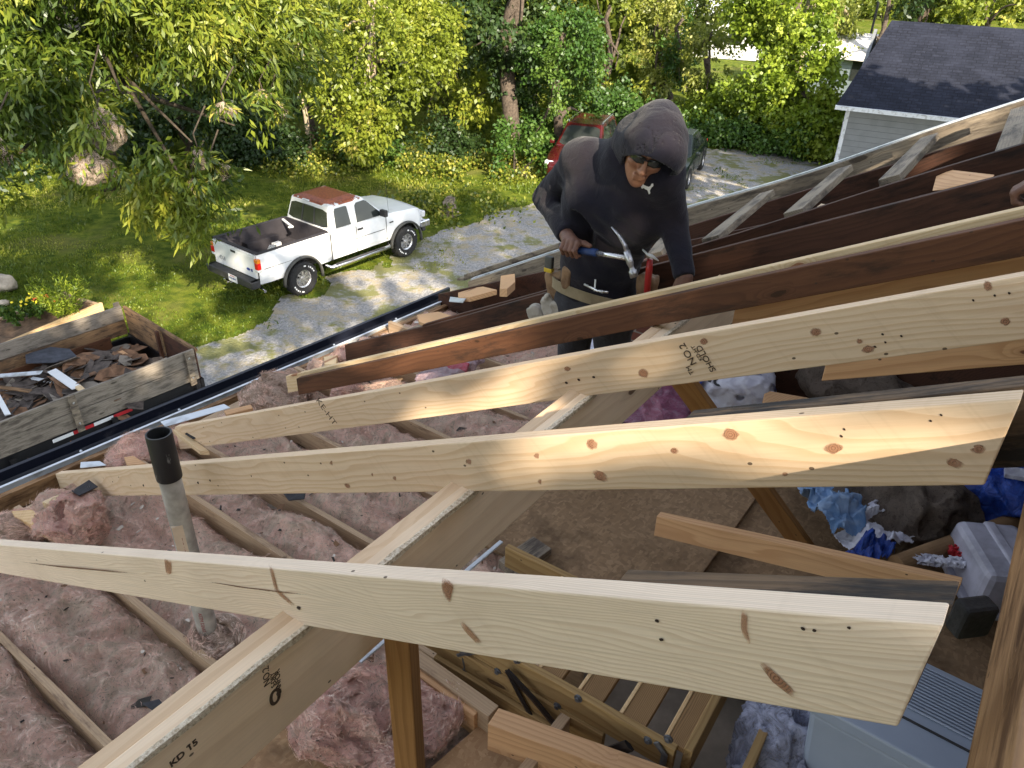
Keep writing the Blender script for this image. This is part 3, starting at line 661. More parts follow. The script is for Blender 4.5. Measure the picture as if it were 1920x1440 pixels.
# cab
def quad(A, B, C, D): return [A, B, C, D]
cb = dict(x0=.90, x1=2.62, X0=1.00, X1=1.98, wb=.80, wt=.66, zb=belt-.005, zt=1.79)
c8 = [(.90, -.80, cb['zb']), (2.62, -.80, cb['zb']), (2.62, .80, cb['zb']), (.90, .80, cb['zb']), (1.02, -.665, 1.76), (1.98, -.665, 1.78), (1.98, .665, 1.78), (1.02, .665, 1.76)]
mb = VMB(Tm); mb.hexa(c8); mb.add([(1.05, -.6, 1.765), (1.95, -.6, 1.785), (1.95, .6, 1.785), (1.05, .6, 1.765), (1.2, -.4, 1.815), (1.8, -.4, 1.825), (1.8, .4, 1.825), (1.2, .4, 1.815)], [(4, 5, 6, 7), (0, 1, 5, 4), (1, 2, 6, 5), (2, 3, 7, 6), (3, 0, 4, 7)])
# own frame with origin at cab so that the rust sits on the roof
cab = mb.build('cab', M['white'], Tk, M=Tm @ Matrix.Translation((.9, 0, belt)), bevel=.045)
g_ = VMB(Tm)
qR = [c8[3], c8[0], c8[4], c8[7]]                       # rear face seen from behind
rw = VMB(Tm); pane_on(rw, qR, .05, .95, .08, .80, .005); rw.build('rear_window', M['glass'], cab)
mb = VMB(Tm)
for u in (.36, .64): pane_on(mb, qR, u-.012, u+.012, .08, .80, .012, th=.01)
pane_on(mb, qR, .36, .64, .07, .11, .012, th=.01); pane_on(mb, qR, .36, .64, .78, .81, .012, th=.01); mb.build('window_divider', M['trim'], cab)
for s_ in (-1, 1):
    q = [c8[0], c8[1], c8[5], c8[4]] if s_ < 0 else [c8[2], c8[3], c8[7], c8[6]]
    f_ = (lambda u: u) if s_ < 0 else (lambda u: 1-u)
    for (a, b_) in ((.10, .36), (.46, .90)):
        # side glass: shaped to the roof line
        qq = [Vector(p) for p in q]; n_ = (qq[1]-qq[0]).cross(qq[3]-qq[0]).normalized()
        def P(u, v, xx): return None
        if s_ < 0: x0 = .90+1.72*a; x1 = .90+1.72*b_
        else: x0 = .90+1.72*a; x1 = .90+1.72*b_
        def pt(x, z):
            v = (z-cb['zb'])/(1.77-cb['zb']); return Vector((x, s_*(.80+(.665-.80)*v), z))+n_*.006
        top = 1.68
        if a < .2: pts = [pt(x0, 1.26), pt(x1, 1.26), pt(x1-.02, top-.02), pt(x1-.06, top), pt(x0+.09, top), pt(x0+.05, top-.06)]
        else: pts = [pt(x0, 1.25), pt(x1+.05, 1.25), pt(x1-.02, 1.33), pt(x1-.36, top-.02), pt(x1-.42, top+.01), pt(x0+.10, top), pt(x0+.04, top-.05)]
        mb = VMB(Tm); mb.poly([p-n_*.008 for p in pts], n_*.009); mb.build('side_window', M['glass'], cab)
mb = VMB(Tm); pane_on(mb, [c8[1], c8[2], c8[6], c8[5]], .06, .94, .06, .88, .006); mb.build('windscreen', M['glass'], cab)
mb = VMB(Tm); mb.box((.98, .08, 1.77), (.05, .22, .03)); mb.build('brake_light', M['lclr'], cab, bevel=.008)
# panel gaps, handles, mirrors, mouldings
for s_ in (-1, 1):
    for x, z0 in ((.865, .56), (1.62, .58), (2.56, .62)): mb = VMB(Tm); mb.box((x, s_*.842, (z0+1.2)/2), (.012, .012, 1.2-z0)); mb.build('panel_gap', M['flare'], Tk)
    mb = VMB(Tm); mb.box((1.7, s_*.85, .90), (1.6, .008, .012)); mb.build('side_moulding', M['flare'], Tk); mb = VMB(Tm); mb.box((-.6, s_*.848, .90), (.7, .012, .008)); mb.build('side_moulding', M['flare'], Tk)
for s_ in (-1, 1):
    mb = VMB(Tm); mb.box((1.74, s_*.85, 1.10), (.16, .02, .045)); mb.build('door_handle', M['trim'], Tk, bevel=.006)
    mb = VMB(Tm); mb.box((2.42, s_*.93, 1.33), (.10, .2, .16)); mb.tube([(2.46, s_*.80, 1.28), (2.44, s_*.9, 1.30)], .02); mb.build('wing_mirror', M['trim'], Tk, bevel=.02)
    for wx in (0, wb):
        mb = VMB(Tm); pts = [(wx+math.cos(R(a))*.515, s_*(yw(wx)+.012), .38+math.sin(R(a))*.515) for a in range(-8, 189, 10)]
        mb.tube(pts, .05, 8, flat=.55, up=(1, 0, .3)); mb.build('wheel_flare', M['flare'], Tk, smooth=True)
    mb = VMB(Tm); mb.tube([(.62, s_*.80, .50), (.72, s_*.96, .47), (2.52, s_*.96, .47), (2.62, s_*.80, .50)], .045, 12); mb.build('running_board', M['chrome'], Tk, smooth=True)
    mb = VMB(Tm); mb.box((1.6, s_*.97, .513), (1.5, .07, .012)); mb.box((2.97-.25, s_*.855, 1.02), (.12, .01, .03)); mb.build('step_pad', M['trim'], Tk)
    mb = VMB(Tm); mb.box((3.89, s_*.62, .93), (.12, .36, .16)); mb.build('headlight', M['lclr'], Tk, bevel=.03)
mb = VMB(Tm); mb.box((4.0, 0, .68), (.16, 1.66, .18)); mb.box((3.9, .79, .68), (.3, .06, .17)); mb.box((3.9, -.79, .68), (.3, .06, .17)); mb.build('front_bumper', M['chrome'], Tk, bevel=.03)
mb = VMB(Tm); mb.box((3.92, 0, .9), (.06, .8, .2)); mb.box((3.93, 0, .54), (.12, 1.5, .16)); mb.build('grille', M['trim'], Tk, bevel=.01)
mb = VMB(Tm); mb.tube([(2.75, -.74, 1.2), (2.68, -.76, 2.0)], .004, 5); mb.build('aerial', M['trim'], Tk)
for wx in (0, wb):
    for s_ in (-1, 1): wheel(Tk, Tm, wx, s_*(.745+.0), .39, .27, s_, .205, letters=True)
# rail of debris in the bed: white bar and clutter
mb = MB(); mb.box(Tm @ Vector((.60, .35, 1.245)), (.05, .62, .04), frame(Tm.to_3x3() @ Vector((1, -.3, 0)))); mb.box(Tm @ Vector((.5, .1, 1.24)), (.12, .05, .03), Tm)
tag(mb.build('bar', M['paper'], bevel=.006), 'short white bar laid across the front of the pickup bed', 'bar')
for i, (x, y, s_) in enumerate(((.2, .3, .12), (-.1, .05, .16), (.35, -.2, .1))):
    mb = VMB(Tm); mb.box((x, y, .78+s_/2), (s_*1.6, s_, s_), Matrix.Rotation(i*.8, 4, 'Z'))
    o = mb.build('scrap', [M['paper'], M['rim'], M['grey']][i], bevel=.01, M=Tm @ Matrix.Translation((x, y, .78)))
    tag(o, ['pale lump of scrap by the cab end of the pickup bed', 'greyish metal scrap in the middle of the pickup bed', 'small wooden offcut in the pickup bed'][i], 'scrap')

def car(name, lab, Mx, L, W, H, wbs, mat, suv=False, beltz=.95):
    T = empty(name, Mx.translation, lab, 'car'); r = .34 if suv else .32
    f = wbs/2; zb_ = archz(.30, (-f, f), r+.06)
    def arch(x):
        z = .26
        for wx in (-f, f):
            if abs(x-wx) < r+.05: z = max(z, r+math.sqrt((r+.05)**2-(x-wx)**2)-.02)
        return z
    xs = sorted(set([-L/2, -L/2+.08, -L/2+.3, -.6, 0, .6, L/2-.35, L/2-.15, L/2-.04, L/2]+list(np.linspace(-f-r-.05, -f+r+.05, 13))+list(np.linspace(f-r-.05, f+r+.05, 13))))
    zt_ = lerp_tab([(-L/2, beltz-.25), (-L/2+.08, beltz-.02), (-L/2+.6, beltz+.03), (.7, beltz), (L/2-.9, beltz-.06), (L/2-.25, beltz-.16), (L/2-.04, beltz-.28), (L/2, beltz-.42)])
    yw_ = lerp_tab([(-L/2, W/2-.14), (-L/2+.2, W/2-.03), (0, W/2), (L/2-.5, W/2-.03), (L/2-.1, W/2-.14), (L/2, W/2-.26)])
    V, F = bodyloft(xs, arch, zt_, yw_, crown=.05, tumble=.07); mb = VMB(Mx); mb.add(V, F); bd = mb.build('body', mat, T, smooth=True); 
    xb0, xb1, xt0, xt1 = (-L/2+.12, .95, -L/2+.42, .12) if suv else (-L/2+.75, .98, -L/2+1.35, .15)
    w0, w1 = W/2-.09, W/2-.27
    c = [(xb0, -w0, beltz-.02), (xb1, -w0, beltz-.02), (xb1, w0, beltz-.02), (xb0, w0, beltz-.02), (xt0, -w1, H-.02), (xt1, -w1, H), (xt1, w1, H), (xt0, w1, H-.02)]
    mb = VMB(Mx); mb.hexa(c); cbn = mb.build('roof', mat, T, bevel=.06)
    mb = VMB(Mx); pane_on(mb, [c[1], c[2], c[6], c[5]], .06, .94, .07, .90, .006); mb.build('windscreen', M['glass'], cbn)
    mb = VMB(Mx); pane_on(mb, [c[3], c[0], c[4], c[7]], .08, .92, .15, .85, .006); mb.build('rear_window', M['glass'], cbn)
    for q, fl in (([c[0], c[1], c[5], c[4]], 0), ([c[2], c[3], c[7], c[6]], 1)):
        for a, b_ in (((.08, .45), (.49, .90)) if not fl else ((.10, .51), (.55, .92))):
            mb = VMB(Mx); pane_on(mb, q, a, b_, .10, .86, .006); mb.build('side_window', M['glass'], cbn)
    for s_ in (-1, 1):
        for wx in (-f, f): wheel(T, Mx, wx, s_*(W/2-.11), r, .2, s_, .2)
        mb = VMB(Mx); mb.box((L/2-.17, s_*(W/2-.26), beltz-.30), (.22, .34, .14)); mb.build('headlight', M['lclr'], T, bevel=.04)
        mb = VMB(Mx); mb.box((-L/2+.06, s_*(W/2-.2), beltz-.15), (.12, .22, .2)); mb.build('tail_light', M['lred'], T, bevel=.03)
        mb = VMB(Mx); mb.box((.72, s_*(W/2+.06), beltz+.06), (.12, .16, .12)); mb.build('wing_mirror', mat, T, bevel=.03)
        mb = VMB(Mx)
        for x in (.75, -.15, -.95): mb.box((x, s_*(W/2-.004), .62), (.01, .012, .5))
        mb.build('door_gap', M['trim'], T)
        if suv:
            mb = VMB(Mx); mb.tube([(xt0+.1, s_*(w1-.03), H+.0), (xt0+.15, s_*(w1-.03), H+.05), (xt1-.15, s_*(w1-.03), H+.06), (xt1-.1, s_*(w1-.03), H+.01)], .016, 8); mb.build('roof_rail', M['chrome'], T)
    mb = VMB(Mx); mb.box((L/2-.03, 0, beltz-.42), (.06, .8, .14)); mb.build('grille', M['trim'], T, bevel=.02)
    return T
hd = Vector((-.30, -.95, 0)).normalized()
car('red_car', 'dark red car parked under the trees, half hidden behind the man', placer((2.25, 26.9), hd), 4.4, 1.78, 1.62, 2.6, M['red'], True, 1.02)
hd = Vector((-.36, -.93, 0)).normalized()
car('dark_car', 'dark green car on the gravel to the right of the man', placer((5.30, 26.6), hd), 4.5, 1.74, 1.48, 2.65, M['black'], False, .95)

# ------------------------------------------------------------------ trailer
zt0 = 1.8
ga = onz(zt0, 203, 580); gb = onz(zt0, 363, 655)
td = np.array([.632, .775, 0.]); td /= np.linalg.norm(td); tn = np.array([td[1], -td[0], 0])      # tn towards the viewer side
wdt = (gb-ga) @ tn; ga = gb-tn*wdt
LT = 5.2
def tp(a, b, z): return gb-td*a-tn*b+DV*(z-zt0)     # a metres back from the front corner, b metres from the near side
T = empty('utility_trailer', tp(LT/2, wdt/2, 0), 'wooden sided utility trailer full of roofing debris beside the eave', 'trailer')
for i, (z0, z1) in enumerate(((1.80, 1.56), (1.552, 1.31))):
    o = board('side_board', tp(LT, 0, z0), tp(0, 0, z0), -tn, .038, z0-z1, M['tgrey'], T, seg=6, wav=.008, seed=50+i, bevel=.004)
    o = board('side_board', tp(LT, wdt, z0), tp(0, wdt, z0), tn, .038, z0-z1, M['tgrey'] if i == 0 else M['tbrown'], T, seg=6, wav=.008, seed=60+i, bevel=.004)
tag(board('lower_side_panel', tp(LT, wdt-.04, 1.36), tp(.3, wdt-.04, 1.36), tn, .02, .32, M['oldred'], T, seg=3), 'dark stained inner panel')
for a, s_ in ((.08, 1), (1.72, 1), (3.35, 1), (4.9, 1)):
    o = board('stake', tp(a+.09, -.035, 1.83), tp(a, -.035, 1.83), tn, .03, .56, M['grey'], T, bevel=.004)
    mb = MB()
    for z in (1.72, 1.40): mb.lathe(tp(a+.045, -.066, z), tn, [(.016, 0), (.016, .006), (.006, .008), (.006, .015), (0, .016)], 8)
    mb.build('bolt', M['rim'], o)
o = board('stake', tp(.09, wdt+.005, 1.86), tp(0, wdt+.005, 1.86), -tn, .04, .56, M['grey'], T, bevel=.004)
# front gate of two plywood halves in a frame
for (b0, b1, mt_, sk_) in ((.03, wdt*.44, 'rail', 0), (wdt*.46, wdt-.05, 'tbrown', .0)):
    board('front_panel', tp(-.02+sk_, b0, 1.74), tp(-.02, b1, 1.74), td, .02, .80, M[mt_] if b0 > .1 else M['old'], T, bevel=.002)
board('gate_rail', tp(-.02, 0.02, 1.79), tp(-.02, wdt-.03, 1.79), td, .045, .05, M['tbrown'], T, seg=3, wav=.006)
mbk = plain('black_steel', (.006, .006, .008), .38, 0, .3, 20, .05, .5); M['steel'] = mbk
board('gate_post', tp(.02, wdt*.45+.03, 1.77), tp(.02, wdt*.45-.03, 1.77), -td, .05, .85, M['old'], T)
mb = MB()
for z0, z1, of in ((1.30, 1.16, .0), (1.10, .86, .04), (.80, .60, -.02)):
    P = [tp(LT, -.0-of, z0), tp(-.05, -.0-of, z0), tp(-.05, -.0-of, z1), tp(LT, -.0-of, z1)]; mb.poly(P, tn*-.06)
mb.poly([tp(LT, -.07, 1.16), tp(-.05, -.07, 1.16), tp(-.05, .1, 1.16), tp(LT, .1, 1.16)], (0, 0, -.012)); mb.poly([tp(LT, -.26, .98), tp(.4, -.26, .98), tp(.4, .02, .98), tp(LT, .02, .98)], (0, 0, -.02))
mb.poly([tp(-.05, -.02, 1.3), tp(-.05, wdt, 1.3), tp(-.05, wdt, .85), tp(-.05, -.02, .85)], -td*.05); mb.poly([tp(LT, wdt, 1.25), tp(-.05, wdt, 1.25), tp(-.05, wdt, .9), tp(LT, wdt, .9)], tn*.05)
for a in (.05, 1.3, 2.6, 3.9): mb.poly([tp(a, -.05, 1.28), tp(a+.07, -.05, 1.28), tp(a+.07, -.05, .62), tp(a, -.05, .62)], tn*.05)
mb.build('steel_frame', mbk, T)
mb = MB(); mb.poly([tp(LT, .0, 1.02), tp(0, .0, 1.02), tp(0, wdt, 1.02), tp(LT, wdt, 1.02)], (0, 0, -.03)); mb.build('floor', M['tbrown'], T)
for a in (1.95, 2.95):
    for s_, b in ((1, .0), (-1, wdt)):
        c = tp(a, b+(.0 if s_ > 0 else 0), .38); wh = empty('wheel', c, parent=T); mb = MB(); mb.lathe(c+tn*s_*(-.1), tn*s_, [(.2, 0), (.33, .0), (.37, .04), (.37, .18), (.33, .21), (.2, .21)], 28); mb.build('tyre', M['tyre'], wh); mb = MB(); mb.lathe(c+tn*s_*(-.1), tn*s_, [(.2, .2), (.17, .12), (.06, .13), (.05, .2), (0, .2)], 20); mb.build('rim', M['rim'], wh)
for a0, n_ in ((1.05, 4), (3.0, 4)):
    for k in range(n_):
        a = a0+k*.27; mb = MB(); mb.poly([tp(a+.265, -.001, 1.285), tp(a, -.001, 1.285), tp(a, -.001, 1.235), tp(a+.265, -.001, 1.235)], tn*.003)
        o = mb.build('reflective_tape', M['inkred'] if k % 2 == 0 else M['paper'], T); o['label'] = 'red reflective strip' if k % 2 == 0 else 'white reflective strip'
mb = MB(); mb.tube([tp(LT-.0, -.09, 1.08), tp(.1, -.09, 1.08)], .008, 6); mb.build('cable', M['grey'], T)
# debris in the trailer: a torn heap plus separate long scraps
shm = plain('shingle_scrap', (.075, .06, .052), .95, 0, .5, 9, .8); M['shing'] = shm
M['brick_scrap'] = plain('underside_scrap', (.17, .095, .055), .95, 0, .4, 9, .8)
rng = np.random.default_rng(8); 
mb = MB()
for k in range(430):
    a = rng.uniform(.12, LT-.1); b = rng.uniform(.08, wdt-.1); zz = 1.20+.10*math.sin(a*1.7)+.10*(1-abs(b-wdt/2)/(wdt/2))+rng.uniform(-.05, .08)
    if a < .9: zz -= .08*(.9-a)
    Mx = Matrix.Rotation(rng.uniform(0, 6.28), 4, 'Z') @ Matrix.Rotation(rng.normal()*.3, 4, 'X') @ Matrix.Rotation(rng.normal()*.3, 4, 'Y')
    l_, w_ = rng.uniform(.1, .42), rng.uniform(.05, .24)
    pts = [Vector((l_*math.cos(t_)*(.6+.4*rng.random()), w_*math.sin(t_)*(.6+.4*rng.random()), 0)) for t_ in (.3, 1.2, 2.4, 3.6, 4.4, 5.6)]
    pts = [Mx.to_3x3() @ p+Vector(tp(a, b, zz)) for p in pts]; mb.poly(pts, Mx.to_3x3() @ Vector((0, 0, .008)), 0 if rng.random() < .62 else (1 if rng.random() < .75 else 2))
mb.poly([tp(LT-.05, .05, 1.2), tp(.1, .05, 1.15), tp(.1, wdt-.06, 1.15), tp(LT-.05, wdt-.06, 1.2)], (0, 0, -.1), 0)
tag(mb.build('debris_heap', [shm, M['brick_scrap'], M['tgrey']]), 'heap of torn shingles and wood scraps filling the trailer', 'debris', kind='stuff')
SCR = [((0, 700, 1.5), (78, 694, 1.5), .09, 'wmetal', 'pale blue grey metal strip flat in the trailer by the left edge'), ((63, 705, 1.42), (138, 720, 1.42), .06, 'wmetal', 'thin pale strip running to the broken white board in the trailer'), ((105, 690, 1.5), (152, 722, 1.55), .13, 'paper', 'broken white painted board with a raw wood end in the trailer'), ((0, 738, 1.45), (20, 775, 1.45), .07, 'paper', 'pointed white scrap board at the left edge of the trailer'), ((0, 722, 1.4), (62, 730, 1.42), .07, 'tbrown', 'grey brown stick lying across the debris in the trailer')]
for i, (a, b_, w_, m_, lab) in enumerate(SCR):
    A = onz(a[2], a[0], a[1]); B = onz(b_[2], b_[0], b_[1]); dd = (B-A)/np.linalg.norm(B-A); tt = np.cross(dd, [0, 0, 1]); tt /= np.linalg.norm(tt)
    o = board('scrap_board', A, B, tt, w_, .02, M[m_], seg=3, wav=.01, seed=70+i, rag=.02); tag(o, lab, 'scrap')
    if i == 2:
        board('raw_end', B-dd*.01, B+dd*.16+DV*-.02, tt, .08, .03, M['pine'], o, rag=.03)
mb = MB(); c = onz(1.5, 92, 668); s3 = [c+np.array([math.cos(t_)*.42*k_, math.sin(t_)*.28*k_, .02*math.sin(3*t_)]) for t_, k_ in ((0, 1), (1, .9), (2, 1.1), (3, .9), (4.2, 1), (5.3, .8))]
mb.poly(s3, (0, 0, .02)); tag(mb.build('felt_sheet', plain('dark_felt', (.05, .055, .07), .9, 0, .3, 8)), 'dark bluish sheet of roofing felt on the trailer heap', 'felt')
mb = MB(); c = onz(1.35, 222, 668); mb.box(c, (.24, .2, .05), frame(td)); tag(mb.build('wood_offcut', M['pine_cut'], bevel=.004), 'small orange wood offcut lying by the front gate of the trailer', 'wood offcut')
# sprig seen against the black frame
# ------------------------------------------------------------------ raised bed
z_ = .40
PB = [onz(z_, -60, 622), onz(z_, 188, 569), ]
e0 = PB[1]; e1 = onz(z_, 0, 648)+0; bd_ = (e1-e0)/np.linalg.norm(e1-e0); bn = np.array([-bd_[1], bd_[0], 0]); 
if bn[1] < 0: bn = -bn
T = empty('raised_bed', e0+bd_*1.8+bn*.5-DV*z_, 'raised garden bed edged with sawn timber behind the trailer', 'planter')
def bp(a, b, z=z_): return e0+bd_*a+bn*b+DV*(z-z_)
board('edging', bp(-.05, 0), bp(5, 0), bn, .07, .42, M['pine_yellow'], T, seg=4, wav=.006); board('edging', bp(-.05, 1.05), bp(5, 1.05), bn, .07, .42, M['joist'], T, seg=4); board('edging', bp(0, .02), bp(0, 1.1), bd_, .07, .42, M['joist'], T)
V = []; F = []
for i in range(31):
    for j in range(9): V.append(bp(i/30*5, .06+j/8*.98, z_-.06+.05*float(vn([i*.7, j*.8, 3]))))
for i in range(30):
    for j in range(8): F.append((i*9+j, i*9+j+1, (i+1)*9+j+1, (i+1)*9+j))
build('soil', V, F, M['dirt'], T, smooth=True)
# stump and rocks
sp_ = ghz(np.array(-1.92), np.array(21.6)); c = Vector((-2.0, 21.7, 0)); V = []; F = []; n_ = 22; L_ = 9
for i in range(L_):
    u = i/(L_-1)
    for k in range(n_):
        a = 2*math.pi*k/n_; r_ = .19+.16*(1-u)**3+.03*math.sin(a*5+1)*(1-u*.5)+.02*float(vn([math.cos(a)*2, math.sin(a)*2, u*3]))
        V.append(c+Vector((math.cos(a)*r_, math.sin(a)*r_, u*(.42+.10*math.sin(a+1)+.05*float(vn([a*3, 1, 1]))))))
for i in range(L_-1):
    for k in range(n_): F.append((i*n_+k, i*n_+(k+1) % n_, (i+1)*n_+(k+1) % n_, (i+1)*n_+k))
F.append(tuple(range((L_-1)*n_, L_*n_)))
tag(build('tree_stump', V, F, M['grey']), 'broken tree stump in the weeds in front of the pickup', 'stump')
def rock(name, c, r, lab, seed, mat):
    bm = bmesh.new(); bmesh.ops.create_icosphere(bm, subdivisions=3, radius=1)
    V = np.array([v.co[:] for v in bm.verts]); F = [tuple(v.index for v in f.verts) for f in bm.faces]; bm.free()
    V = V*(1+.35*vn(V*1.5+seed, seed)+.12*vn(V*4, seed+1))[:, None]*np.array([r, r*.8, r*.6])+np.array(c)
    return tag(build(name, V, F, mat, smooth=True), lab, 'rock')
M['rock'] = plain('pale_rock', (.38, .33, .27), .9, 0, .3, 5, .8)
rock('rock', onz(.12, 4, 532), .34, 'pale rough rock on the lawn at the left edge', 3, M['rock'])
rock('rock', onz(.05, 8, 567)*1, .10, 'small rock lying near the raised bed corner', 5, M['rock'])

# ------------------------------------------------------------------ neighbouring house
def shinglemat(name, c1, c2):
    t = NT(name); v = t.obj(False); 
    br = t.n('TexBrick', {'Vector': v, 'Color1': c1, 'Color2': c2, 'Mortar': tuple(x*.45 for x in c1), 'Scale': 1., 'Mortar Size': .012, 'Bias': -.2, 'Brick Width': .30, 'Row Height': .145}, offset=.37, offset_frequency=2)
    nz = t.noise(v, 9, 5, .7); n2 = t.noise(v, 1.2, 3)
    c = t.mix(t.mr(nz, .35, .7, 0, .8), br.outputs['Color'], tuple(x*.55 for x in c1)); c = t.mix(t.mr(n2, .4, .7, 0, .3), c, tuple(x*1.4 for x in c2))
    t.bsdf(c, .9, 0, t.bump(t.math('ADD', br.outputs['Fac'], t.math('MULTIPLY', nz, -.6)), -.6, .02), .2); return t.m
M['shingle'] = shinglemat('slate_shingles', (.013, .016, .028), (.024, .028, .045))
def sidingmat(name, c, pitch=.18):
    t = NT(name); v = t.obj(False); sp = t.n('SeparateXYZ', {0: v}); f = t.math('FRACT', t.math('MULTIPLY', sp.outputs[2], 1/pitch))
    n = t.noise(v, 4, 4); cc = t.mix(t.mr(n, .3, .8), c, tuple(x*.85 for x in c)); cc = t.mix(t.mr(f, .90, .97, 0, .6), cc, tuple(x*.35 for x in c)); t.bsdf(cc, .6, 0, t.bump(f, 1., .02), .3); return t.m
M['siding'] = sidingmat('grey_siding', (.19, .205, .22))
zh = 2.7
hA = onz(zh, 1568, 197); hB = onz(zh, 1802, 222); hd_ = (hB-hA)/np.linalg.norm(hB-hA); hn = np.array([-hd_[1], hd_[0], 0]); hn = hn if hn[1] > 0 else -hn
rA = onz(4.88, 1672, 38); 
run = (rA-hA) @ hn; LW = 13.
T = empty('neighbour_house', hA+hd_*LW/2+hn*run-DV*zh, 'grey sided house with a dark shingle roof at the upper right', 'house')
def hp(a, b, z): return hA+hd_*a+hn*b+DV*(z-zh)
rise = 4.88-zh; sk0 = (rA-hA) @ hd_
mb = MB(); Mx = frame(hd_, np.cross(hd_, (rA-hA-hd_*sk0)/1.)*1, hA)
mb.poly([hp(0, 0, zh), hp(LW, 0, zh), hp(LW, run, zh+rise), hp(sk0, run, zh+rise)], (0, 0, -.06))
rf = mb.build('roof', M['shingle'], T, M=Mx)
mb = MB(); mb.poly([hp(sk0, run, zh+rise-.003), hp(LW, run, zh+rise-.003), hp(LW, 2*run, zh), hp(0, 2*run, zh)], (0, 0, -.06)); mb.build('rear_roof', M['shingle'], T, M=frame(hd_, (0, 0, 1), hA))
mb = MB(); mb.poly([hp(-.01, -.03, zh+.01), hp(LW, -.03, zh+.01), hp(LW, -.03, zh-.11), hp(-.01, -.03, zh-.11)], -hn*.10); mb.poly([hp(0, 0, zh-.065), hp(LW, 0, zh-.065), hp(LW, .42, zh-.065), hp(0, .42, zh-.065)], (0, 0, -.03)); mb.build('eave_gutter', M['wmetal'], rf)
mb = MB(); mb.poly([hp(.32, .38, zh-.1), hp(LW-.3, .38, zh-.1), hp(LW-.3, .38, 0), hp(.32, .38, 0)], hn*.12); 
mb.poly([hp(.32, .5, zh-.1), hp(.32, run, zh+rise-.3), hp(.32, 2*run-.4, zh-.1), hp(.32, 2*run-.4, 0), hp(.32, .5, 0)], hd_*.1)
mb.poly([hp(LW-.4, .5, zh-.1), hp(LW-.4, run, zh+rise-.3), hp(LW-.4, 2*run-.4, zh-.1), hp(LW-.4, 2*run-.4, 0), hp(LW-.4, .5, 0)], hd_*.1); mb.poly([hp(.32, 2*run-.4, zh-.1), hp(LW-.3, 2*run-.4, zh-.1), hp(LW-.3, 2*run-.4, 0), hp(.32, 2*run-.4, 0)], hn*-.1)
mb.build('wall', M['siding'], T, M=frame(hd_, (0, 0, 1), hA-DV*zh))
mb = MB(); mb.poly([hp(.29, .36, zh-.1), hp(.42, .36, zh-.1), hp(.42, .36, 0), hp(.29, .36, 0)], -hn*-.02); mb.poly([hp(.31, .36, zh-.1), hp(.31, .5, zh-.1), hp(.31, .5, 0), hp(.31, .36, 0)], -hd_*.02)
mb.build('corner_trim', M['wmetal'], T)
# ------------------------------------------------------------------ trees
M['lf_willow'] = leafmat('long_leaf', [(0, (.018, .038, .006)), (.35, (.055, .095, .012)), (.65, (.16, .20, .022)), (.9, (.30, .31, .04)), (1, (.45, .38, .10))], .3, .4)
M['lf_yellow'] = leafmat('yellow_green_leaf', [(0, (.10, .13, .010)), (.5, (.19, .24, .025)), (.85, (.35, .36, .05)), (1, (.48, .40, .11))], .4)
M['lf_dark'] = leafmat('dark_leaf', [(0, (.012, .028, .008)), (.6, (.028, .055, .014)), (1, (.07, .10, .02))], .15)  # dark leaf colour also carries the shade under the canopies
M['lf_ivy'] = leafmat('vine_leaf', [(0, (.020, .050, .010)), (.5, (.05, .11, .018)), (1, (.12, .19, .03))], .25)
M['lf_mid'] = leafmat('mid_leaf', [(0, (.03, .055, .008)), (.45, (.11, .15, .018)), (.8, (.26, .28, .035)), (1, (.38, .34, .07))], .35)
M['lf_vine'] = leafmat('bright_vine_leaf', [(0, (.06, .10, .008)), (.5, (.17, .25, .02)), (1, (.36, .42, .05))], .35)
M['lf_pale'] = leafmat('pale_leaf', [(0, (.09, .11, .02)), (.5, (.24, .27, .05)), (1, (.44, .42, .12))], .4)
M['bark'] = plain('bark', (.075, .058, .045), .95, 0, .4, 14, 1.)
M['barkpale'] = plain('pale_bark', (.33, .27, .19), .9, 0, .3, 12, .8)
M['barkdark'] = plain('dark_bark', (.045, .035, .025), .95, 0, .4, 10, .9)
TR = np.random.default_rng(77)
def crown_arrays(lobes, spacing, per, leaf, clump=.33, droop=.5, gap=-.05, shell=.55, lowcut=.05, seed=0, fs=.55):
    """lobes: (centre, rx, ry, rz). leaves gathered in twig clumps spread through each lobe"""
    C = []; D = []; Rn = []
    for li, (c, rx, ry, rz) in enumerate(lobes):
        c = np.array(c, float); r = (rx*ry*rz)**(1/3); n = int(12.0*r*r/spacing**2)+6
        U = TR.normal(size=(n, 3)); U /= np.linalg.norm(U, axis=1)[:, None]; rad = shell+(1-shell)*TR.random(n)**.6
        lump = 1+.28*vn(U*2.1+li*7.7, 5)
        P = c+U*np.array([rx, ry, rz])*(rad*lump)[:, None]
        k = fbm(P*fs+seed, 3, 21) > gap; P = P[k]; U = U[k]; n = len(P)
        P = P[P[:, 2] > lowcut]; U = U[:len(P)]; n = len(P)
        if not n: continue
        m_ = per; tw = TR.normal(size=(n, 3))*.6+U*.8+np.array([0, 0, -droop]); tw /= np.linalg.norm(tw, axis=1)[:, None]
        T_ = np.repeat(tw, m_, 0); s_ = TR.random(n*m_)
        pos = np.repeat(P, m_, 0)+T_*(s_*clump*1.5)[:, None]+TR.normal(size=(n*m_, 3))*clump*.33
        d = T_*.7+TR.normal(size=(n*m_, 3))*.55+np.array([0, 0, -droop*.6]); d /= np.linalg.norm(d, axis=1)[:, None]
        tone = np.clip(.42+.45*fbm(P*.9+seed, 2, 33)+.12*TR.normal(size=n), 0, 1)
        C.append(pos); D.append(d); Rn.append(np.repeat(tone, m_)*.8+.22*TR.random(n*m_))
    C = np.concatenate(C); D = np.concatenate(D); Rn = np.concatenate(Rn); k = C[:, 2] > lowcut
    return C[k], D[k], Rn[k]
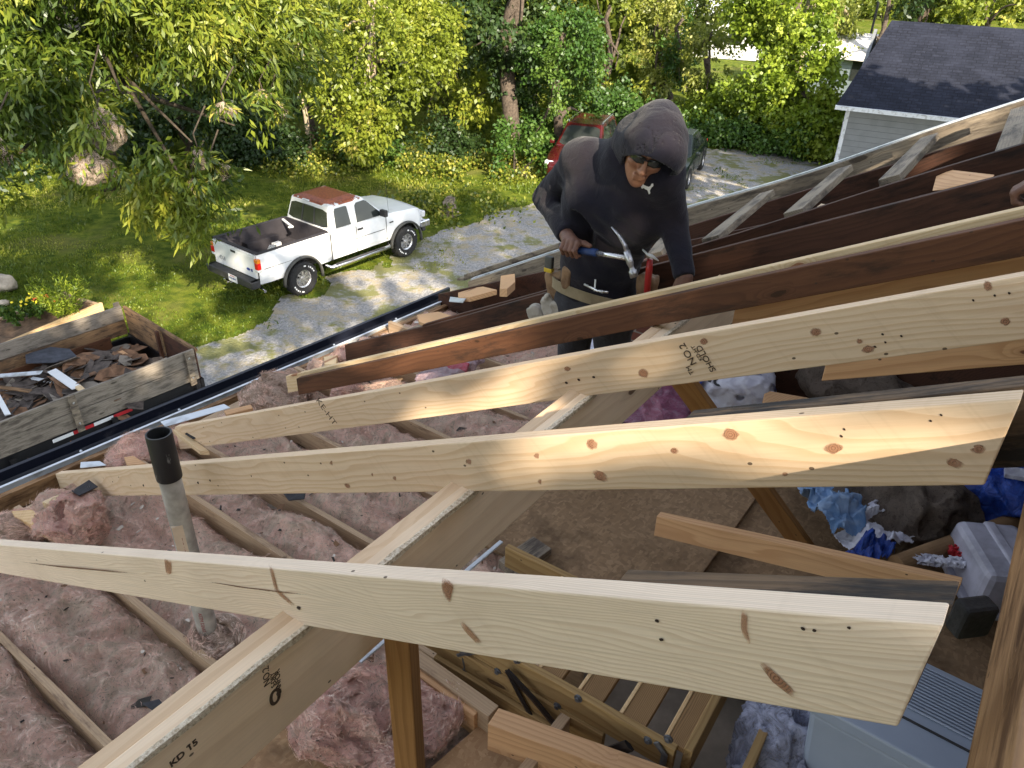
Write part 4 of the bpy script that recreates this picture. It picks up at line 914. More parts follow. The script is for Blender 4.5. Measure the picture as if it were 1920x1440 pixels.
def L(px, py, D, rpx, ry=None, rz=None):
    c = dist(D, px, py); r = rpx/FPX*D; return (c, r, r*(ry or 1.), r*(rz or 1.))
def limbs(base, top, r0, r1, targets, seed=0, bend=.4):
    mb = MB(); base = np.array(base, float); top = np.array(top, float); n = 9
    pts = [base+(top-base)*i/n+np.array([float(vn([i*.5, seed, 1])), float(vn([i*.5, seed, 5])), 0])*bend*(i > 0) for i in range(n+1)]
    rs = [r0*(1.25 if i == 0 else 1)*(1-i/n)+r1*i/n for i in range(n+1)]; mb.tube(pts, rs, 12)
    for j, t_ in enumerate(targets):
        t_ = np.array(t_, float); i = min(n-1, max(2, int(n*(.35+.6*((j*37) % 10)/10)))); a = pts[i]; q = []
        for k in range(7):
            u = k/6; q.append(a+(t_-a)*u+DV*.35*math.sin(u*3.14)*(1 if (j % 2) else .4)+np.array([float(vn([u*3, j, seed])), float(vn([u*3, j, seed+2])), 0])*.25*u)
        mb.tube(q, [rs[i]*.55*(1-u_/6)+.015 for u_ in range(7)], 7)
    return mb
def tree(name, label, base, top, r0, r1, lobes, leafmat_, bark, spacing=.5, per=24, leaf=(.17, .05), cat='tree', group=None, seed=0, **kw):
    T = empty(name, base, label, cat, group)
    mb = limbs(base, top, r0, r1, [l[0] for l in lobes][:14], seed); mb.build('trunk', bark, T, smooth=True)
    C, D, Rn = crown_arrays(lobes, spacing, per, leaf, seed=seed, **kw)
    leaf_cloud('crown', C, D, leaf[0]*(.7+.6*TR.random(len(C))), leaf[1]*(.7+.6*TR.random(len(C))), leafmat_, T, rnd=Rn, rng=TR)
    return T
GT = 'trees along the edge of the yard'
# A: big drooping tree at the left, full of webworm nests
bA = onz(0, 205, 352)
lobA = [L(60, 90, 18, 140), L(215, 50, 18, 130), L(350, 40, 18, 130), L(470, 40, 18.5, 105), L(90, 210, 17.5, 115), L(240, 170, 16.5, 110), L(390, 140, 16.5, 115), L(480, 150, 17.5, 70),
        L(330, 270, 16.2, 85), L(180, 275, 17.2, 75), L(50, 300, 17.5, 75), L(372, 375, 16, 42, 1, 1.3), L(-30, 200, 16.5, 110), L(425, 240, 16.8, 60), L(290, 345, 16.4, 50), L(150, -40, 19, 150), L(380, -60, 19.5, 140), L(530, 70, 18, 60), L(10, 380, 18, 35)]
tree('drooping_tree', 'big drooping long leaved tree with pale web nests at the upper left', bA, (bA[0]+1.5, bA[1]-2.5, 8.5), .30, .14, lobA, M['lf_willow'], M['barkdark'], spacing=.36, per=27, leaf=(.22, .058), group=GT, droop=.8, clump=.36, gap=-.28, shell=.45, seed=1)
# B: yellow green tree, pale trunk
lobB = [L(700, 75, 26, 95), L(775, 70, 26.5, 75), L(640, 165, 25.5, 45), L(725, 165, 25.5, 60), L(690, 225, 25.3, 38), L(640, 60, 26.5, 60), L(790, 130, 26, 50), L(668, 262, 25.2, 20), L(740, -10, 27, 80)]
tree('yellow_green_tree', 'yellow green leafy tree with a short pale trunk behind the pickup', onz(0, 679, 303), (-4.6, 27.2, 7.5), .16, .07, lobB, M['lf_yellow'], M['barkpale'], spacing=.36, per=26, leaf=(.16, .09), group=GT, droop=.35, gap=-.06, seed=2)
# thin tree left of it
lobC = [L(560, 80, 27, 60), L(600, 20, 27.5, 60), L(575, 150, 27, 35), L(615, 120, 28.5, 45)]
tree('slim_tree', 'slim tree with a thin pale trunk standing alone at the lawn edge', onz(0, 583, 303), (-7.6, 27.3, 7.0), .09, .05, lobC, M['lf_mid'], M['barkpale'], spacing=.5, per=14, leaf=(.20, .10), group=GT, gap=.08, seed=3)
# ivy covered trunk
bD = onz(0, 950, 300)
lobD = [(bD+np.array([.05*i, 0, .5+i*.85]), .56+.12*(i % 3), .55, .65) for i in range(9)]+[L(900, 90, 28, 60), L(990, 60, 28, 50), L(930, -10, 28, 90), L(985, 0, 28.5, 50)]
tree('ivy_clad_tree', 'tall dark trunk wrapped in ivy rising behind the red car', bD, bD+np.array([.3, 0, 9.]), .30, .22, lobD, M['lf_dark'], M['bark'], spacing=.40, per=22, leaf=(.17, .14), group=GT, gap=-.05, shell=.8, seed=4)
# round dark one
lobE = [L(1050, 110, 27.5, 62, 1, 1.1), L(1050, 185, 28.6, 68, 1, 1.1), L(1010, 250, 28.5, 45), L(1085, 215, 31, 45), L(1075, 70, 27.8, 40)]
tree('round_bushy_tree', 'rounded dark green vine smothered tree above the red car', onz(0, 1045, 300), dist(27.5, 1050, 60), .2, .1, lobE, M['lf_ivy'], M['bark'], spacing=.28, per=30, leaf=(.12, .10), group=GT, gap=-.25, shell=.72, seed=5, clump=.26)
# low bushes in front of the wood
def bush(name, label, lobes, mat_, group=None, leaf=(.12, .10), sp=.30, per=28, seed=0, gap=-.2, **kw):
    c = lobes[0][0]; base = np.array([c[0], c[1], 0]); T = empty(name, base, label, 'bush', group)
    mb = MB()
    for j, l in enumerate(lobes): 
        q = [np.array([l[0][0]*.7+c[0]*.3, l[0][1]*.7+c[1]*.3, -.05]), (l[0]+base)/2, l[0]]
        mb.tube(q, [.05, .035, .012], 6)
    mb.build('stem', M['barkdark'], T)
    C, D, Rn = crown_arrays(lobes, sp, per, leaf, seed=seed, gap=gap, shell=.6, **kw)
    leaf_cloud('foliage', C, D, leaf[0]*(.7+.6*TR.random(len(C))), leaf[1]*(.7+.6*TR.random(len(C))), mat_, T, rnd=Rn, rng=TR); return T
GB_ = 'bushes under the trees'
bush('bush', 'leafy bush with a leaning stake beside the ivy covered trunk', [L(965, 275, 26.6, 38), L(1000, 300, 26, 22), L(935, 300, 26.8, 22)], M['lf_ivy'], GB_, seed=6)
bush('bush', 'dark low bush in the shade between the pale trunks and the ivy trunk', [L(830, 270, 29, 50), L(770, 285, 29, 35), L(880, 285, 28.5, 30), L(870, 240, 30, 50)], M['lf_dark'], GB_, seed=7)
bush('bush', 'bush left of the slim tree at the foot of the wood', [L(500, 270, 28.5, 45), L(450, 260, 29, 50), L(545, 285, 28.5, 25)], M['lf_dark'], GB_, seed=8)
bush('bush', 'bush between the slim trunk and the yellow green tree', [L(625, 275, 28.6, 35), L(720, 285, 28.2, 25)], M['lf_ivy'], GB_, seed=9)
# second row, behind
rowT = [
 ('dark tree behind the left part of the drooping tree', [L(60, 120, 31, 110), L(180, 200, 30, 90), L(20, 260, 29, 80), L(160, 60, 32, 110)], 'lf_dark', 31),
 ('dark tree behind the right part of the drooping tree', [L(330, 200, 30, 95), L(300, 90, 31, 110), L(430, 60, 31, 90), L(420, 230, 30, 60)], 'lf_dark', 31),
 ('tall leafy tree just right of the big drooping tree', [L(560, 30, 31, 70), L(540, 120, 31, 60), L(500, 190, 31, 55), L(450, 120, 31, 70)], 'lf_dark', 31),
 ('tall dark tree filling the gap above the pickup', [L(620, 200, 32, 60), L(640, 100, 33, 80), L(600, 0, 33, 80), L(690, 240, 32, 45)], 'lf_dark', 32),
 ('mid green tree behind the yellow green one', [L(830, 60, 32, 80), L(850, 150, 31, 60), L(800, 210, 30.5, 55), L(860, -20, 33, 90)], 'lf_mid', 32),
 ('sunlit tree seen between the ivy trunk and the round tree', [L(990, 120, 33, 45), L(1010, 40, 34, 55), L(900, 180, 30, 45), L(1000, 200, 31, 40)], 'lf_yellow', 33),
 ('loose branched tree above the man', [L(1130, 60, 36, 60), L(1160, 130, 36, 50), L(1120, -10, 37, 70), L(1185, 20, 38, 50)], 'lf_mid', 36),
 ('pale tree filling the gap right of the narrow one', [L(1290, 45, 46, 45), L(1250, 90, 47, 45), L(1200, 100, 48, 50), L(1190, 170, 44, 40), L(1350, 50, 47, 40)], 'lf_mid', 46),
 ('narrow pale tree with gaps of light right of the loose branched one', [L(1230, 40, 42, 50), L(1245, 120, 41, 42), L(1225, 175, 40, 30), L(1270, -20, 43, 60)], 'lf_pale', 41),
 ('dark upright tree left of the vine covered one', [L(1270, 80, 40, 26, 1, 2.2), L(1275, 150, 40, 25, 1, 1.5)], 'lf_ivy', 40),
 ('pale feathery tree right of the dark upright one', [L(1325, 110, 37, 36, 1, 1.3), L(1325, 165, 36.5, 34), L(1330, 60, 38, 25)], 'lf_pale', 37),
 ('pale green tree touching the top edge above the pale feathery tree', [L(1310, 0, 44, 45), L(1360, -10, 44, 45), L(1400, -20, 42, 50)], 'lf_mid', 44),
]
for i, (lab, lobes, mt_, D_) in enumerate(rowT):
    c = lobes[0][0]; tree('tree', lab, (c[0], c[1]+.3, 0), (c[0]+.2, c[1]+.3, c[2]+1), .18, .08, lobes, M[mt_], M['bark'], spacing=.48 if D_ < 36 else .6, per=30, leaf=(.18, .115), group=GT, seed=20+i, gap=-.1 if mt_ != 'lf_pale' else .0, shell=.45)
# vine covered trees at the right
tree('vine_covered_tree', 'bright green vine covered tree rising to the left of the dark roofed house', onz(0, 1470, 262), dist(34, 1500, 0), .25, .15,
     [L(1440, 70, 34, 50, 1, 1.3), L(1500, 95, 33.5, 48, 1, 1.3), L(1430, 150, 33.5, 48), L(1500, 180, 33, 50), L(1540, 150, 33, 26, 1, 1.6), L(1480, 0, 35, 60), L(1540, 230, 32, 35), L(1420, 20, 35, 40)], M['lf_vine'], M['bark'], spacing=.36, per=28, leaf=(.16, .14), group=GT, gap=-.16, shell=.65, seed=40)
tr_ = empty('leaning_trunk', dist(36, 1512, 60), 'bare pale trunk leaning out of the top of the vine covered tree', 'tree trunk'); mb = MB(); mb.tube([dist(36, 1490, 190)*np.array([1, 1, 0]), dist(36, 1505, 60), dist(36, 1520, 10), dist(36, 1535, -50)], [.3, .24, .2, .14], 10); mb.build('bark', M['barkpale'], tr_, smooth=True)
tree('willowy_tree', 'yellowish feathery tree between the vine covered tree and the lawn beyond', onz(0, 1575, 170), dist(48, 1580, 10), .2, .08, [L(1570, 60, 48, 30), L(1590, 20, 48, 30), L(1560, 20, 47, 28), L(1585, 90, 47, 20)], M['lf_pale'], M['barkpale'], spacing=.6, per=24, leaf=(.28, .10), group=GT, seed=41)
bush('hedge', 'bright mounded creeper hedge at the far side of the gravel', [L(1340, 215, 35, 38), L(1400, 210, 34.5, 45), L(1460, 215, 34, 42), L(1520, 245, 32.6, 38), L(1320, 190, 37, 30), L(1555, 262, 32, 24), L(1550, 215, 33, 30)], M['lf_vine'], GB_, leaf=(.15, .13), seed=50)
bush('hedge', 'dark low hedge along the gravel below the bright creeper', [L(1340, 255, 33, 27), L(1400, 262, 32.6, 26), L(1450, 268, 32.3, 24), L(1490, 272, 32, 18), L(1300, 250, 33.3, 25)], M['lf_ivy'], GB_, leaf=(.14, .12), seed=51)
bush('hedge', 'green bushes over the top of the two parked cars', [L(1145, 215, 32, 32), L(1200, 225, 32, 30), L(1110, 235, 31.5, 25), L(1250, 235, 33, 30), L(1160, 195, 35, 30)], M['lf_ivy'], GB_, leaf=(.14, .12), seed=52)
# far side of the house
for i, (lab, lobes, mt_, D_) in enumerate([('dark tree rising beside the ridge of the dark roof', [L(1660, 30, 46, 32), L(1680, -10, 47, 45), L(1640, 70, 45, 20)], 'lf_dark', 46), ('leafy tree behind the middle of the dark roof', [L(1740, 0, 47, 48), L(1790, 10, 48, 40)], 'lf_mid', 47), ('tree with lighter leaves behind the right end of the dark roof', [L(1850, 5, 47, 48), L(1910, 10, 46, 45), L(1880, -40, 48, 60)], 'lf_yellow', 47)]):
    c = lobes[0][0]; tree('tree', lab, (c[0], c[1], 0), (c[0], c[1], c[2]+1), .2, .08, lobes, M[mt_], M['bark'], spacing=.6, per=22, leaf=(.28, .16), group=GT, seed=60+i)
# far wood as one mass: many lobes 45 to 80 m away so that no sky shows between the trees
lob = []
for i in range(46):
    x = -60+i*3.4+TR.normal()*1.; y = (40 if x < 6 else 88)+TR.random()*10; r = 3.6+TR.random()*1.6
    if -38 < math.degrees(math.atan2(x, y)) < 45:
        for z in (2., 6.5, 11): lob.append(((x+TR.normal(), y+TR.normal(), z), r, r*.8, r*.9))
C, D, Rn = crown_arrays(lob, 1.25, 22, .5, clump=.9, seed=90, gap=-.35, shell=.6)
o = leaf_cloud('distant_wood', C, D, .55, .36, M['lf_mid'], rnd=Rn*.8, rng=TR, bend=.3); tag(o, 'far off woods closing the view behind the yard', 'woods', kind='stuff')
# far things glimpsed on the right: white cottage, shed with a pale roof
def simple_house(name, lab, c, d, L_, W_, h, rise, wall, roofm, posts=False):
    d = np.array([d[0], d[1], 0.]); d /= np.linalg.norm(d); n = np.array([-d[1], d[0], 0]); c = np.array(c, float)
    T = empty(name, c, lab, 'house' if name != 'shed' else 'shed'); P = lambda a, b, z: c+d*a+n*b+DV*z
    mb = MB(); mb.poly([P(-L_/2, -W_/2, 0), P(-L_/2, W_/2, 0), P(-L_/2, W_/2, h), P(-L_/2, 0, h+rise), P(-L_/2, -W_/2, h)], d*L_); wl = mb.build('wall', wall, T, M=frame(d, (0, 0, 1), c))
    mb = MB()
    for s_ in (1, -1): mb.poly([P(-L_/2-.3, s_*(W_/2+.4), h-.1), P(-L_/2-.3, 0, h+rise+.06), P(-L_/2-.3, 0, h+rise+.18), P(-L_/2-.3, s_*(W_/2+.4), h+.02)], d*(L_+.6))
    mb.build('roof', roofm, T)
    for a in (-.3, .05, .35):
        w_ = MB(); w_.poly([P(a*L_, -W_/2-.03, .9), P(a*L_+.9, -W_/2-.03, .9), P(a*L_+.9, -W_/2-.03, 2.1), P(a*L_, -W_/2-.03, 2.1)], n*.02); w_.build('window', M['glass'], T)
    return T
M['wsid'] = sidingmat('white_siding', (.62, .64, .64)); M['bsid'] = sidingmat('blue_grey_siding', (.20, .25, .28))
M['wroof'] = plain('pale_roof', (.60, .58, .57), .6, 0, .2, 3)
simple_house('cottage', 'white cottage glimpsed through the gaps in the pale trees', onz(0, 1350, 150)*np.array([1.25, 1.25, 0]), (1, -.3), 6, 6, 2.6, 1.6, M['wsid'], M['wmetal'])
cs = onz(0, 1590, 205)*np.array([1.12, 1.12, 0]); simple_house('shed', 'small blue grey shed with a pale roof beside the dark roofed house', cs, (.8, -.6), 4.5, 4, 2.0, .8, M['bsid'], M['wroof'])
mb = MB()
pb = onz(0, 1612, 150); mb.tube([pb, pb+DV*4.2], .07, 8); mb.tube([pb+DV*2.4-np.array([.5, 0, 0]), pb+DV*2.4+np.array([.5, 0, 0])], .04, 6); tag(mb.build('utility_pole', M['steel']), 'thin dark pole standing beyond the shed roof', 'pole')
# stake in the bush
mb = MB(); a = onz(0, 970, 318); mb.tube([a, a+np.array([-.25, .1, 1.2])], [.045, .035], 8); tag(mb.build('stake', M['barkpale']), 'leaning wooden stake in front of the bush at the lawn edge', 'stake')
# weeds at the lawn edge and round the stump
n = 16000; px = TR.uniform(540, 1010, n); t_ = TR.random(n); X = np.interp(px, [540, 700, 820, 1010], [-8.6, -5.0, -3.2, .2])+TR.normal(size=n)*.4; Y = 25.2+2.6*t_+.4*TR.normal(size=n)
k = TR.random(n) < .85; X2 = -2.3+TR.normal(size=2600)*1.0; Y2 = 22.+TR.normal(size=2600)*.7; X = np.concatenate([X, X2]); Y = np.concatenate([Y, Y2])
k = fbm(np.stack([X, Y, 0*X], -1)*.8, 2, 55) > -.25; X, Y = X[k], Y[k]; n = len(X); C = np.stack([X, Y, TR.random(n)**1.5*.42], -1); D = TR.normal(size=(n, 3))+np.array([0, 0, .5]); D /= np.linalg.norm(D, axis=1)[:, None]
tag(leaf_cloud('weeds', C, D, .12, .085, M['lf_mid'], rng=TR), 'broad leaved weeds and ground ivy at the edge of the lawn', 'weeds', kind='stuff')
# plants in the raised bed
def spray(c, n, h, spread, lw, mat_, seed, up=1.): 
    r_ = np.random.default_rng(seed); st = 60; C = []; D = []
    for s_ in range(n):
        a = r_.uniform(0, 6.28); lean = spread*r_.random()**.6; d0 = np.array([math.cos(a)*lean, math.sin(a)*lean, up]); d0 /= np.linalg.norm(d0); hh = h*r_.uniform(.6, 1.1); b0 = np.array(c)+np.array([math.cos(a), math.sin(a), 0])*.25*r_.random()
        for k in range(26): u = (k+1)/26; C.append(b0+d0*hh*u); D.append(d0*.5+r_.normal(size=3)*.5)
    C = np.array(C); D = np.array(D); D /= np.linalg.norm(D, axis=1)[:, None]; return C, D
zb_ = .36
for name, lab, px_, py_, n, h, sp__, lw in (('leafy_plant', 'tall feathery green plant in the raised bed', 122, 590, 70, .85, .75, (.10, .02)), ('leafy_plant', 'low dark green plant in the raised bed soil', 45, 600, 16, .35, .9, (.09, .05)), ('leafy_plant', 'plant with yellow flowers at the near side of the feathery one', 72, 590, 14, .42, .8, (.07, .04))):
    c = onz(zb_, px_, py_); T = empty(name, c, lab, 'plant', 'plants in the raised bed'); C, D = spray(c, n, h, sp__, lw, None, int(px_)); leaf_cloud('foliage', C, D, lw[0], lw[1], M['lf_vine'] if px_ == 122 else M['lf_ivy'], T, rng=TR)
    if px_ in (72, 122):
        mb = MB(); r_ = np.random.default_rng(px_)
        for k in range(26 if px_ == 72 else 9):
            p = c+np.array([r_.normal()*.14-(.25 if px_ == 122 else 0), r_.normal()*.12, .30+.12*r_.random()]); mb.lathe(p, r_.normal(size=3)*.4+np.array([.1, -.5, 1]), [(0, .01), (.028, .004), (.03, 0)], 7)
        mb.build('blossom', plain('petal_'+str(px_), (.75, .62, .03) if px_ == 72 else (.55, .10, .03), .6, 0, .1), T)
# webworm nests
t = NT('web_nest'); v = t.obj(); nz = t.noise(v, 9, 6, .7); nf = t.noise(t.vmath('MULTIPLY', v, (1., 1., .25)), 60, 3, .6)
cc = t.mix(t.mr(nz, .35, .65), (.22, .155, .115), (.46, .37, .30)); b_ = t.n('BsdfPrincipled', {'Base Color': cc, 'Roughness': .9, 'Normal': t.bump(nf, .5, .02)}); tp_ = t.n('BsdfTransparent')
mx = t.n('MixShader', {0: t.mr(t.math('ADD', t.math('MULTIPLY', nz, .6), t.math('MULTIPLY', nf, .4)), .40, .62, .06, .62), 1: tp_.outputs[0], 2: b_.outputs[0]}); t.t.links.new(mx.outputs[0], t.out.inputs[0]); M['web'] = t.m
NE = [(196, 236, 15.9, 27, 34, 'tan web nest high in the left tree, above the broader nest'), (172, 312, 15.9, 34, 27, 'broad pale brown web nest low in the left tree'), (524, 214, 16.6, 15, 14, 'small pale web nest at the right tip of the drooping branches'), (373, 297, 15.5, 17, 18, 'grey web nest near the middle bottom of the drooping tree'), (415, 322, 15.6, 15, 14, 'brown web nest just right of the grey one'), (362, 348, 15.5, 14, 13, 'dull web nest hanging lowest, below the grey one'), (420, 206, 15.7, 18, 12, 'faint greyish web nest among the right hand branches'), (492, 178, 16.2, 18, 8, 'thin web streak on a twig above the right tip nest'), (8, 286, 15.9, 12, 20, 'narrow web nest cut by the left edge of the picture')]
TR = np.random.default_rng(500)
for i, (px_, py_, D_, rx, rz, lab) in enumerate(NE):
    c = dist(D_, px_, py_); a = rx/FPX*D_; b2 = rz/FPX*D_; tilt = (-38 if i in (2, 4) else (i*13) % 17-8)
    T = empty('web_nest', c, lab, 'web nest', 'webworm nests in the drooping tree'); bm = bmesh.new(); bmesh.ops.create_icosphere(bm, subdivisions=4, radius=1); V0 = np.array([q.co[:] for q in bm.verts]); F = [tuple(q.index for q in f.verts) for f in bm.faces]; bm.free()
    Rt = np.array(Matrix.Rotation(R(tilt), 3, 'Y'))
    for sh in range(3):
        k_ = (1, .78, .55)[sh]; V = V0.copy(); s_ = 1-.42*np.clip(V[:, 2:3], -1, 1); V = V*np.concatenate([s_, s_, np.ones_like(s_)], 1); V = V*(1+.24*vn(V*1.2+i*5, i+sh)+.07*vn(V*3, i+3))[:, None]*np.array([a, a*.7, b2])*k_
        build('gauze', V @ Rt.T+c+DV*b2*.12*sh, F, M['web'], T, smooth=True, M=Matrix.Translation(Vector(c)))
    up_ = Rt @ np.array([0, 0, 1.]); mb = MB(); mb.tube([c-up_*b2*.7, c+up_*b2*.4+np.array([.03, 0, 0]), c+up_*b2*1.6+np.array([-.05, .1, .1]), c+up_*b2*2.4+np.array([.1, .5, .35])], [.006, .010, .013, .016], 6); mb.build('twig', M['barkdark'], T)
    n = 150; q = TR.normal(size=(n, 3)); q /= np.linalg.norm(q, axis=1)[:, None]; q[:, 2] = np.abs(q[:, 2])*1.2-.35; C = c+(q*np.array([a*1.25, a*.95, b2*1.3])) @ Rt.T; D = q*.4+TR.normal(size=(n, 3))*.4+np.array([0, 0, -.8]); D /= np.linalg.norm(D, axis=1)[:, None]
    leaf_cloud('leaf_tuft', C, D, .19, .05, M['lf_willow'], T, rng=TR)
# unseen trees added to cast shade, crowns shaped for attic, man and yard
for i, (lab, base, lobes, gp) in enumerate([
    ('unseen open crowned tree at the far left, added to dapple the lawn', (-7, -13, 0), [((-9, -8, 17), 4.0, 2, 2.2), ((-3, -7.5, 17.4), 3.4, 2, 1.9), ((1.6, -7, 17.6), 2.2, 1.5, 1.5), ((-13, -9, 15), 3, 2, 2)], .02),
    ('unseen thin crowned tree behind the house, added to dapple the drive', (10, -13, 0), [((7.4, -7, 13.7), 1.7, 1.3, .85), ((10, -8, 15.5), 2.2, 1.4, 1.1), ((6.0, -7.5, 16.4), 1.2, 1, .8), ((4.6, -7, 15.2), .9, .8, .8)], .12),
    ('unseen tree behind the house, added to shade the left of the attic', (-4, -10, 0), [((1.4, -7, 11.3), 1.75, 1.2, 2.1), ((.6, -7.5, 11.2), 1.8, 1.4, 2.0), ((-2, -7.5, 11.5), 2.6, 2, 2.2), ((-6, -8, 12), 3, 2, 2.4), ((-3, -7.5, 14.3), 2.6, 1.6, .9)], -.45),
    ('unseen side yard tree added to shade the neighbouring house', (16, 12, 0), [((12.5, 13.5, 8.3), 2.8, 2.2, 2.0), ((17, 13, 8.3), 3.3, 2.4, 2.2), ((21.5, 12, 9), 3.3, 2.4, 2.4), ((10.0, 13.2, 10.5), 1.8, 1.5, 1.3), ((15, 13, 11.2), 2.4, 2, 1.4)], -.2),
    ('unseen tree behind the house, added to shade the old rafters and the man', (7, -11, 0), [((8.0, -8, 20), 2.0, 1.5, 1.6), ((11, -8, 18.5), 2.2, 1.5, 1.8), ((6.05, -7, 10.9), 1.75, 1.2, 1.2), ((9.2, -7.5, 11.0), 2.0, 1.4, 1.3), ((5.65, -7, 12.15), .95, .8, .62)], -.3)]):
    TR = np.random.default_rng(893+i*7); tree('added_shade_tree', lab, base, (base[0]+.5, base[1]+1.5, 17 if base[1] < 0 else 9), .4, .15, lobes, M['lf_mid'], M['bark'], spacing=.55, per=26, leaf=(.34, .26), group='unseen trees added to cast shade', seed=99+i, gap=gp, clump=.5)
# ------------------------------------------------------------------ signed distance modelling (surface nets)
def sd_cone(P, a, b, r1, r2):
    a = np.array(a, float); b = np.array(b, float); ab = b-a; h = np.clip(((P-a) @ ab)/max(ab @ ab, 1e-9), 0, 1)
    return np.linalg.norm(P-a-h[..., None]*ab, axis=-1)-(r1+(r2-r1)*h)
def smin(a, b, k):
    h = np.clip(.5+.5*(b-a)/k, 0, 1); return b*(1-h)+a*h-k*h*(1-h)
def sd_ell(P, c, r, Mx=None):
    q = P-np.array(c, float)
    if Mx is not None: q = q @ np.array(Mx)
    r = np.array(r, float); k0 = np.linalg.norm(q/r, axis=-1); k1 = np.linalg.norm(q/(r*r), axis=-1)+1e-9; return k0*(k0-1)/k1
def nets(f, lo, hi, res):
    lo = np.array(lo, float); hi = np.array(hi, float); n = np.ceil((hi-lo)/res).astype(int)+1
    q_ = 4; n = ((n+q_-1)//q_)*q_+1; g = [lo[i]+res*np.arange(n[i]) for i in range(3)]
    gc = [x[::q_] for x in g]; Gc = np.stack(np.meshgrid(*gc, indexing='ij'), -1); Dc = f(Gc.reshape(-1, 3)).reshape(Gc.shape[:3])
    near = np.abs(Dc) < res*q_*2.6; cell = np.zeros([k-1 for k in Dc.shape], bool)
    for o in [(i, j, k) for i in (0, 1) for j in (0, 1) for k in (0, 1)]: cell |= near[o[0]:Dc.shape[0]-1+o[0], o[1]:Dc.shape[1]-1+o[1], o[2]:Dc.shape[2]-1+o[2]]
    D = np.ones(n); rep = lambda A: np.repeat(np.repeat(np.repeat(A, q_, 0), q_, 1), q_, 2)
    D[:-1, :-1, :-1] = rep(Dc[:-1, :-1, :-1]); mk = np.zeros(n, bool); mk[:-1, :-1, :-1] = rep(cell); mk[1:, 1:, 1:] |= rep(cell); mk[:-1, 1:, 1:] |= rep(cell); mk[1:, :-1, :-1] |= rep(cell); mk[1:, 1:, :-1] |= rep(cell); mk[:-1, :-1, 1:] |= rep(cell); mk[1:, :-1, 1:] |= rep(cell); mk[:-1, 1:, :-1] |= rep(cell)
    ix = np.nonzero(mk); D[ix] = f(np.stack([g[0][ix[0]], g[1][ix[1]], g[2][ix[2]]], -1))
    S = D < 0; c = np.zeros([m_-1 for m_ in n]); acc = np.zeros(list(c.shape)+[3]); cnt = np.zeros(c.shape)
    cs = [(i, j, k) for i in (0, 1) for j in (0, 1) for k in (0, 1)]
    sl = lambda A, o: A[o[0]:A.shape[0]-1+o[0], o[1]:A.shape[1]-1+o[1], o[2]:A.shape[2]-1+o[2]]
    for o in cs:
        for ax in range(3):
            if o[ax]: continue
            o2 = list(o); o2[ax] = 1; d0, d1 = sl(D, o), sl(D, o2); m_ = sl(S, o) != sl(S, o2); t_ = np.where(m_, d0/(d0-d1+1e-12), 0)
            for k in range(3): acc[..., k] += np.where(m_, o[k]+(t_ if k == ax else 0), 0)
            cnt += m_
    act = cnt > 0; idx = np.full(c.shape, -1); idx[act] = np.arange(act.sum()); base = np.stack(np.nonzero(act), -1)
    V = lo+res*(base+acc[act]/cnt[act][:, None]); F = []
    for ax in range(3):
        a, b = [(1, 2), (2, 0), (0, 1)][ax]; sh = list(S.shape)
        s0 = [slice(None)]*3; s1 = [slice(None)]*3; s0[ax] = slice(0, sh[ax]-1); s1[ax] = slice(1, sh[ax])
        for q in (a, b): s0[q] = slice(1, sh[q]-1); s1[q] = slice(1, sh[q]-1)
        A, B = S[tuple(s0)], S[tuple(s1)]; m_ = A != B; ii = np.stack(np.nonzero(m_), -1)
        off = np.array([1, 1, 1]); off[ax] = 0; ii = ii+off; e = np.eye(3, dtype=int)
        q = [idx[tuple((ii-d).T)] for d in (0*e[0], e[a], e[a]+e[b], e[b])]; Q = np.stack(q, -1); inn = A[m_]
        Q[~inn] = Q[~inn][:, ::-1]; F.append(Q)
    F = np.concatenate(F); F = F[(F >= 0).all(1)]; return V, F
def sdf_obj(name, f, lo, hi, res, mat, parent=None, smooth=True, mod=None):
    V, F = nets(f, lo, hi, res)
    if mod is not None: V = mod(V)
    o = build(name, V, F, mat, parent, smooth=smooth, M=Matrix.Translation(Vector(V.mean(0))))
    if smooth:
        s_ = o.modifiers.new('s', 'SMOOTH'); s_.factor = .5; s_.iterations = 3
    return o

# ------------------------------------------------------------------ the house under the open roof
T = empty('house', att(1, 0, -HC), 'the house being reroofed, seen into its open attic', 'house')
hin = lambda e_: 0
cl_ = plain('ceiling_board', (.30, .25, .20), .95, 0, .3, 4, .3); M['gwall'] = sidingmat('own_siding', (.45, .43, .40))
e0_, e1_, h0_, h1_, zc = -3.2, 4.42, -4.1, 3.86, -2.78
def slab(P, t): mb = MB(); mb.poly(P, t); return mb
slab([att(e0_, h0_, zc), att(e1_, h0_, zc), att(e1_, h1_, zc), att(e0_, h1_, zc)], (0, 0, -.05)).build('ceiling', cl_, T)
for nm, a, b in (('a', (e0_, h1_), (e1_, h1_)), ('b', (e1_, h1_), (e1_, h0_)), ('c', (e1_, h0_), (e0_, h0_)), ('d', (e0_, h0_), (e0_, h1_))):
    mb = slab([att(*a, zc-.052), att(*b, zc-.052), att(*b, -HC), att(*a, -HC)], (0, 0, 0)); A = att(*a, zc-.052); B = att(*b, zc-.052); nn = np.cross(B-A, DV); nn /= np.linalg.norm(nn)
    mb = slab([A, B, B-DV*(HC+zc-.05), A-DV*(HC+zc-.05)], nn*-.1); mb.build('wall', M['gwall'], T)
rp = lambda h_: -(.597+.518*abs(h_+.0))
slab([att(e1_+.0, h1_, zc), att(e1_, h1_, -2.62), att(e1_, -.13, -.80), att(e1_, h0_, -2.74), att(e1_, h0_, zc)], EV*.03).build('gable_boarding', M['old'], T)
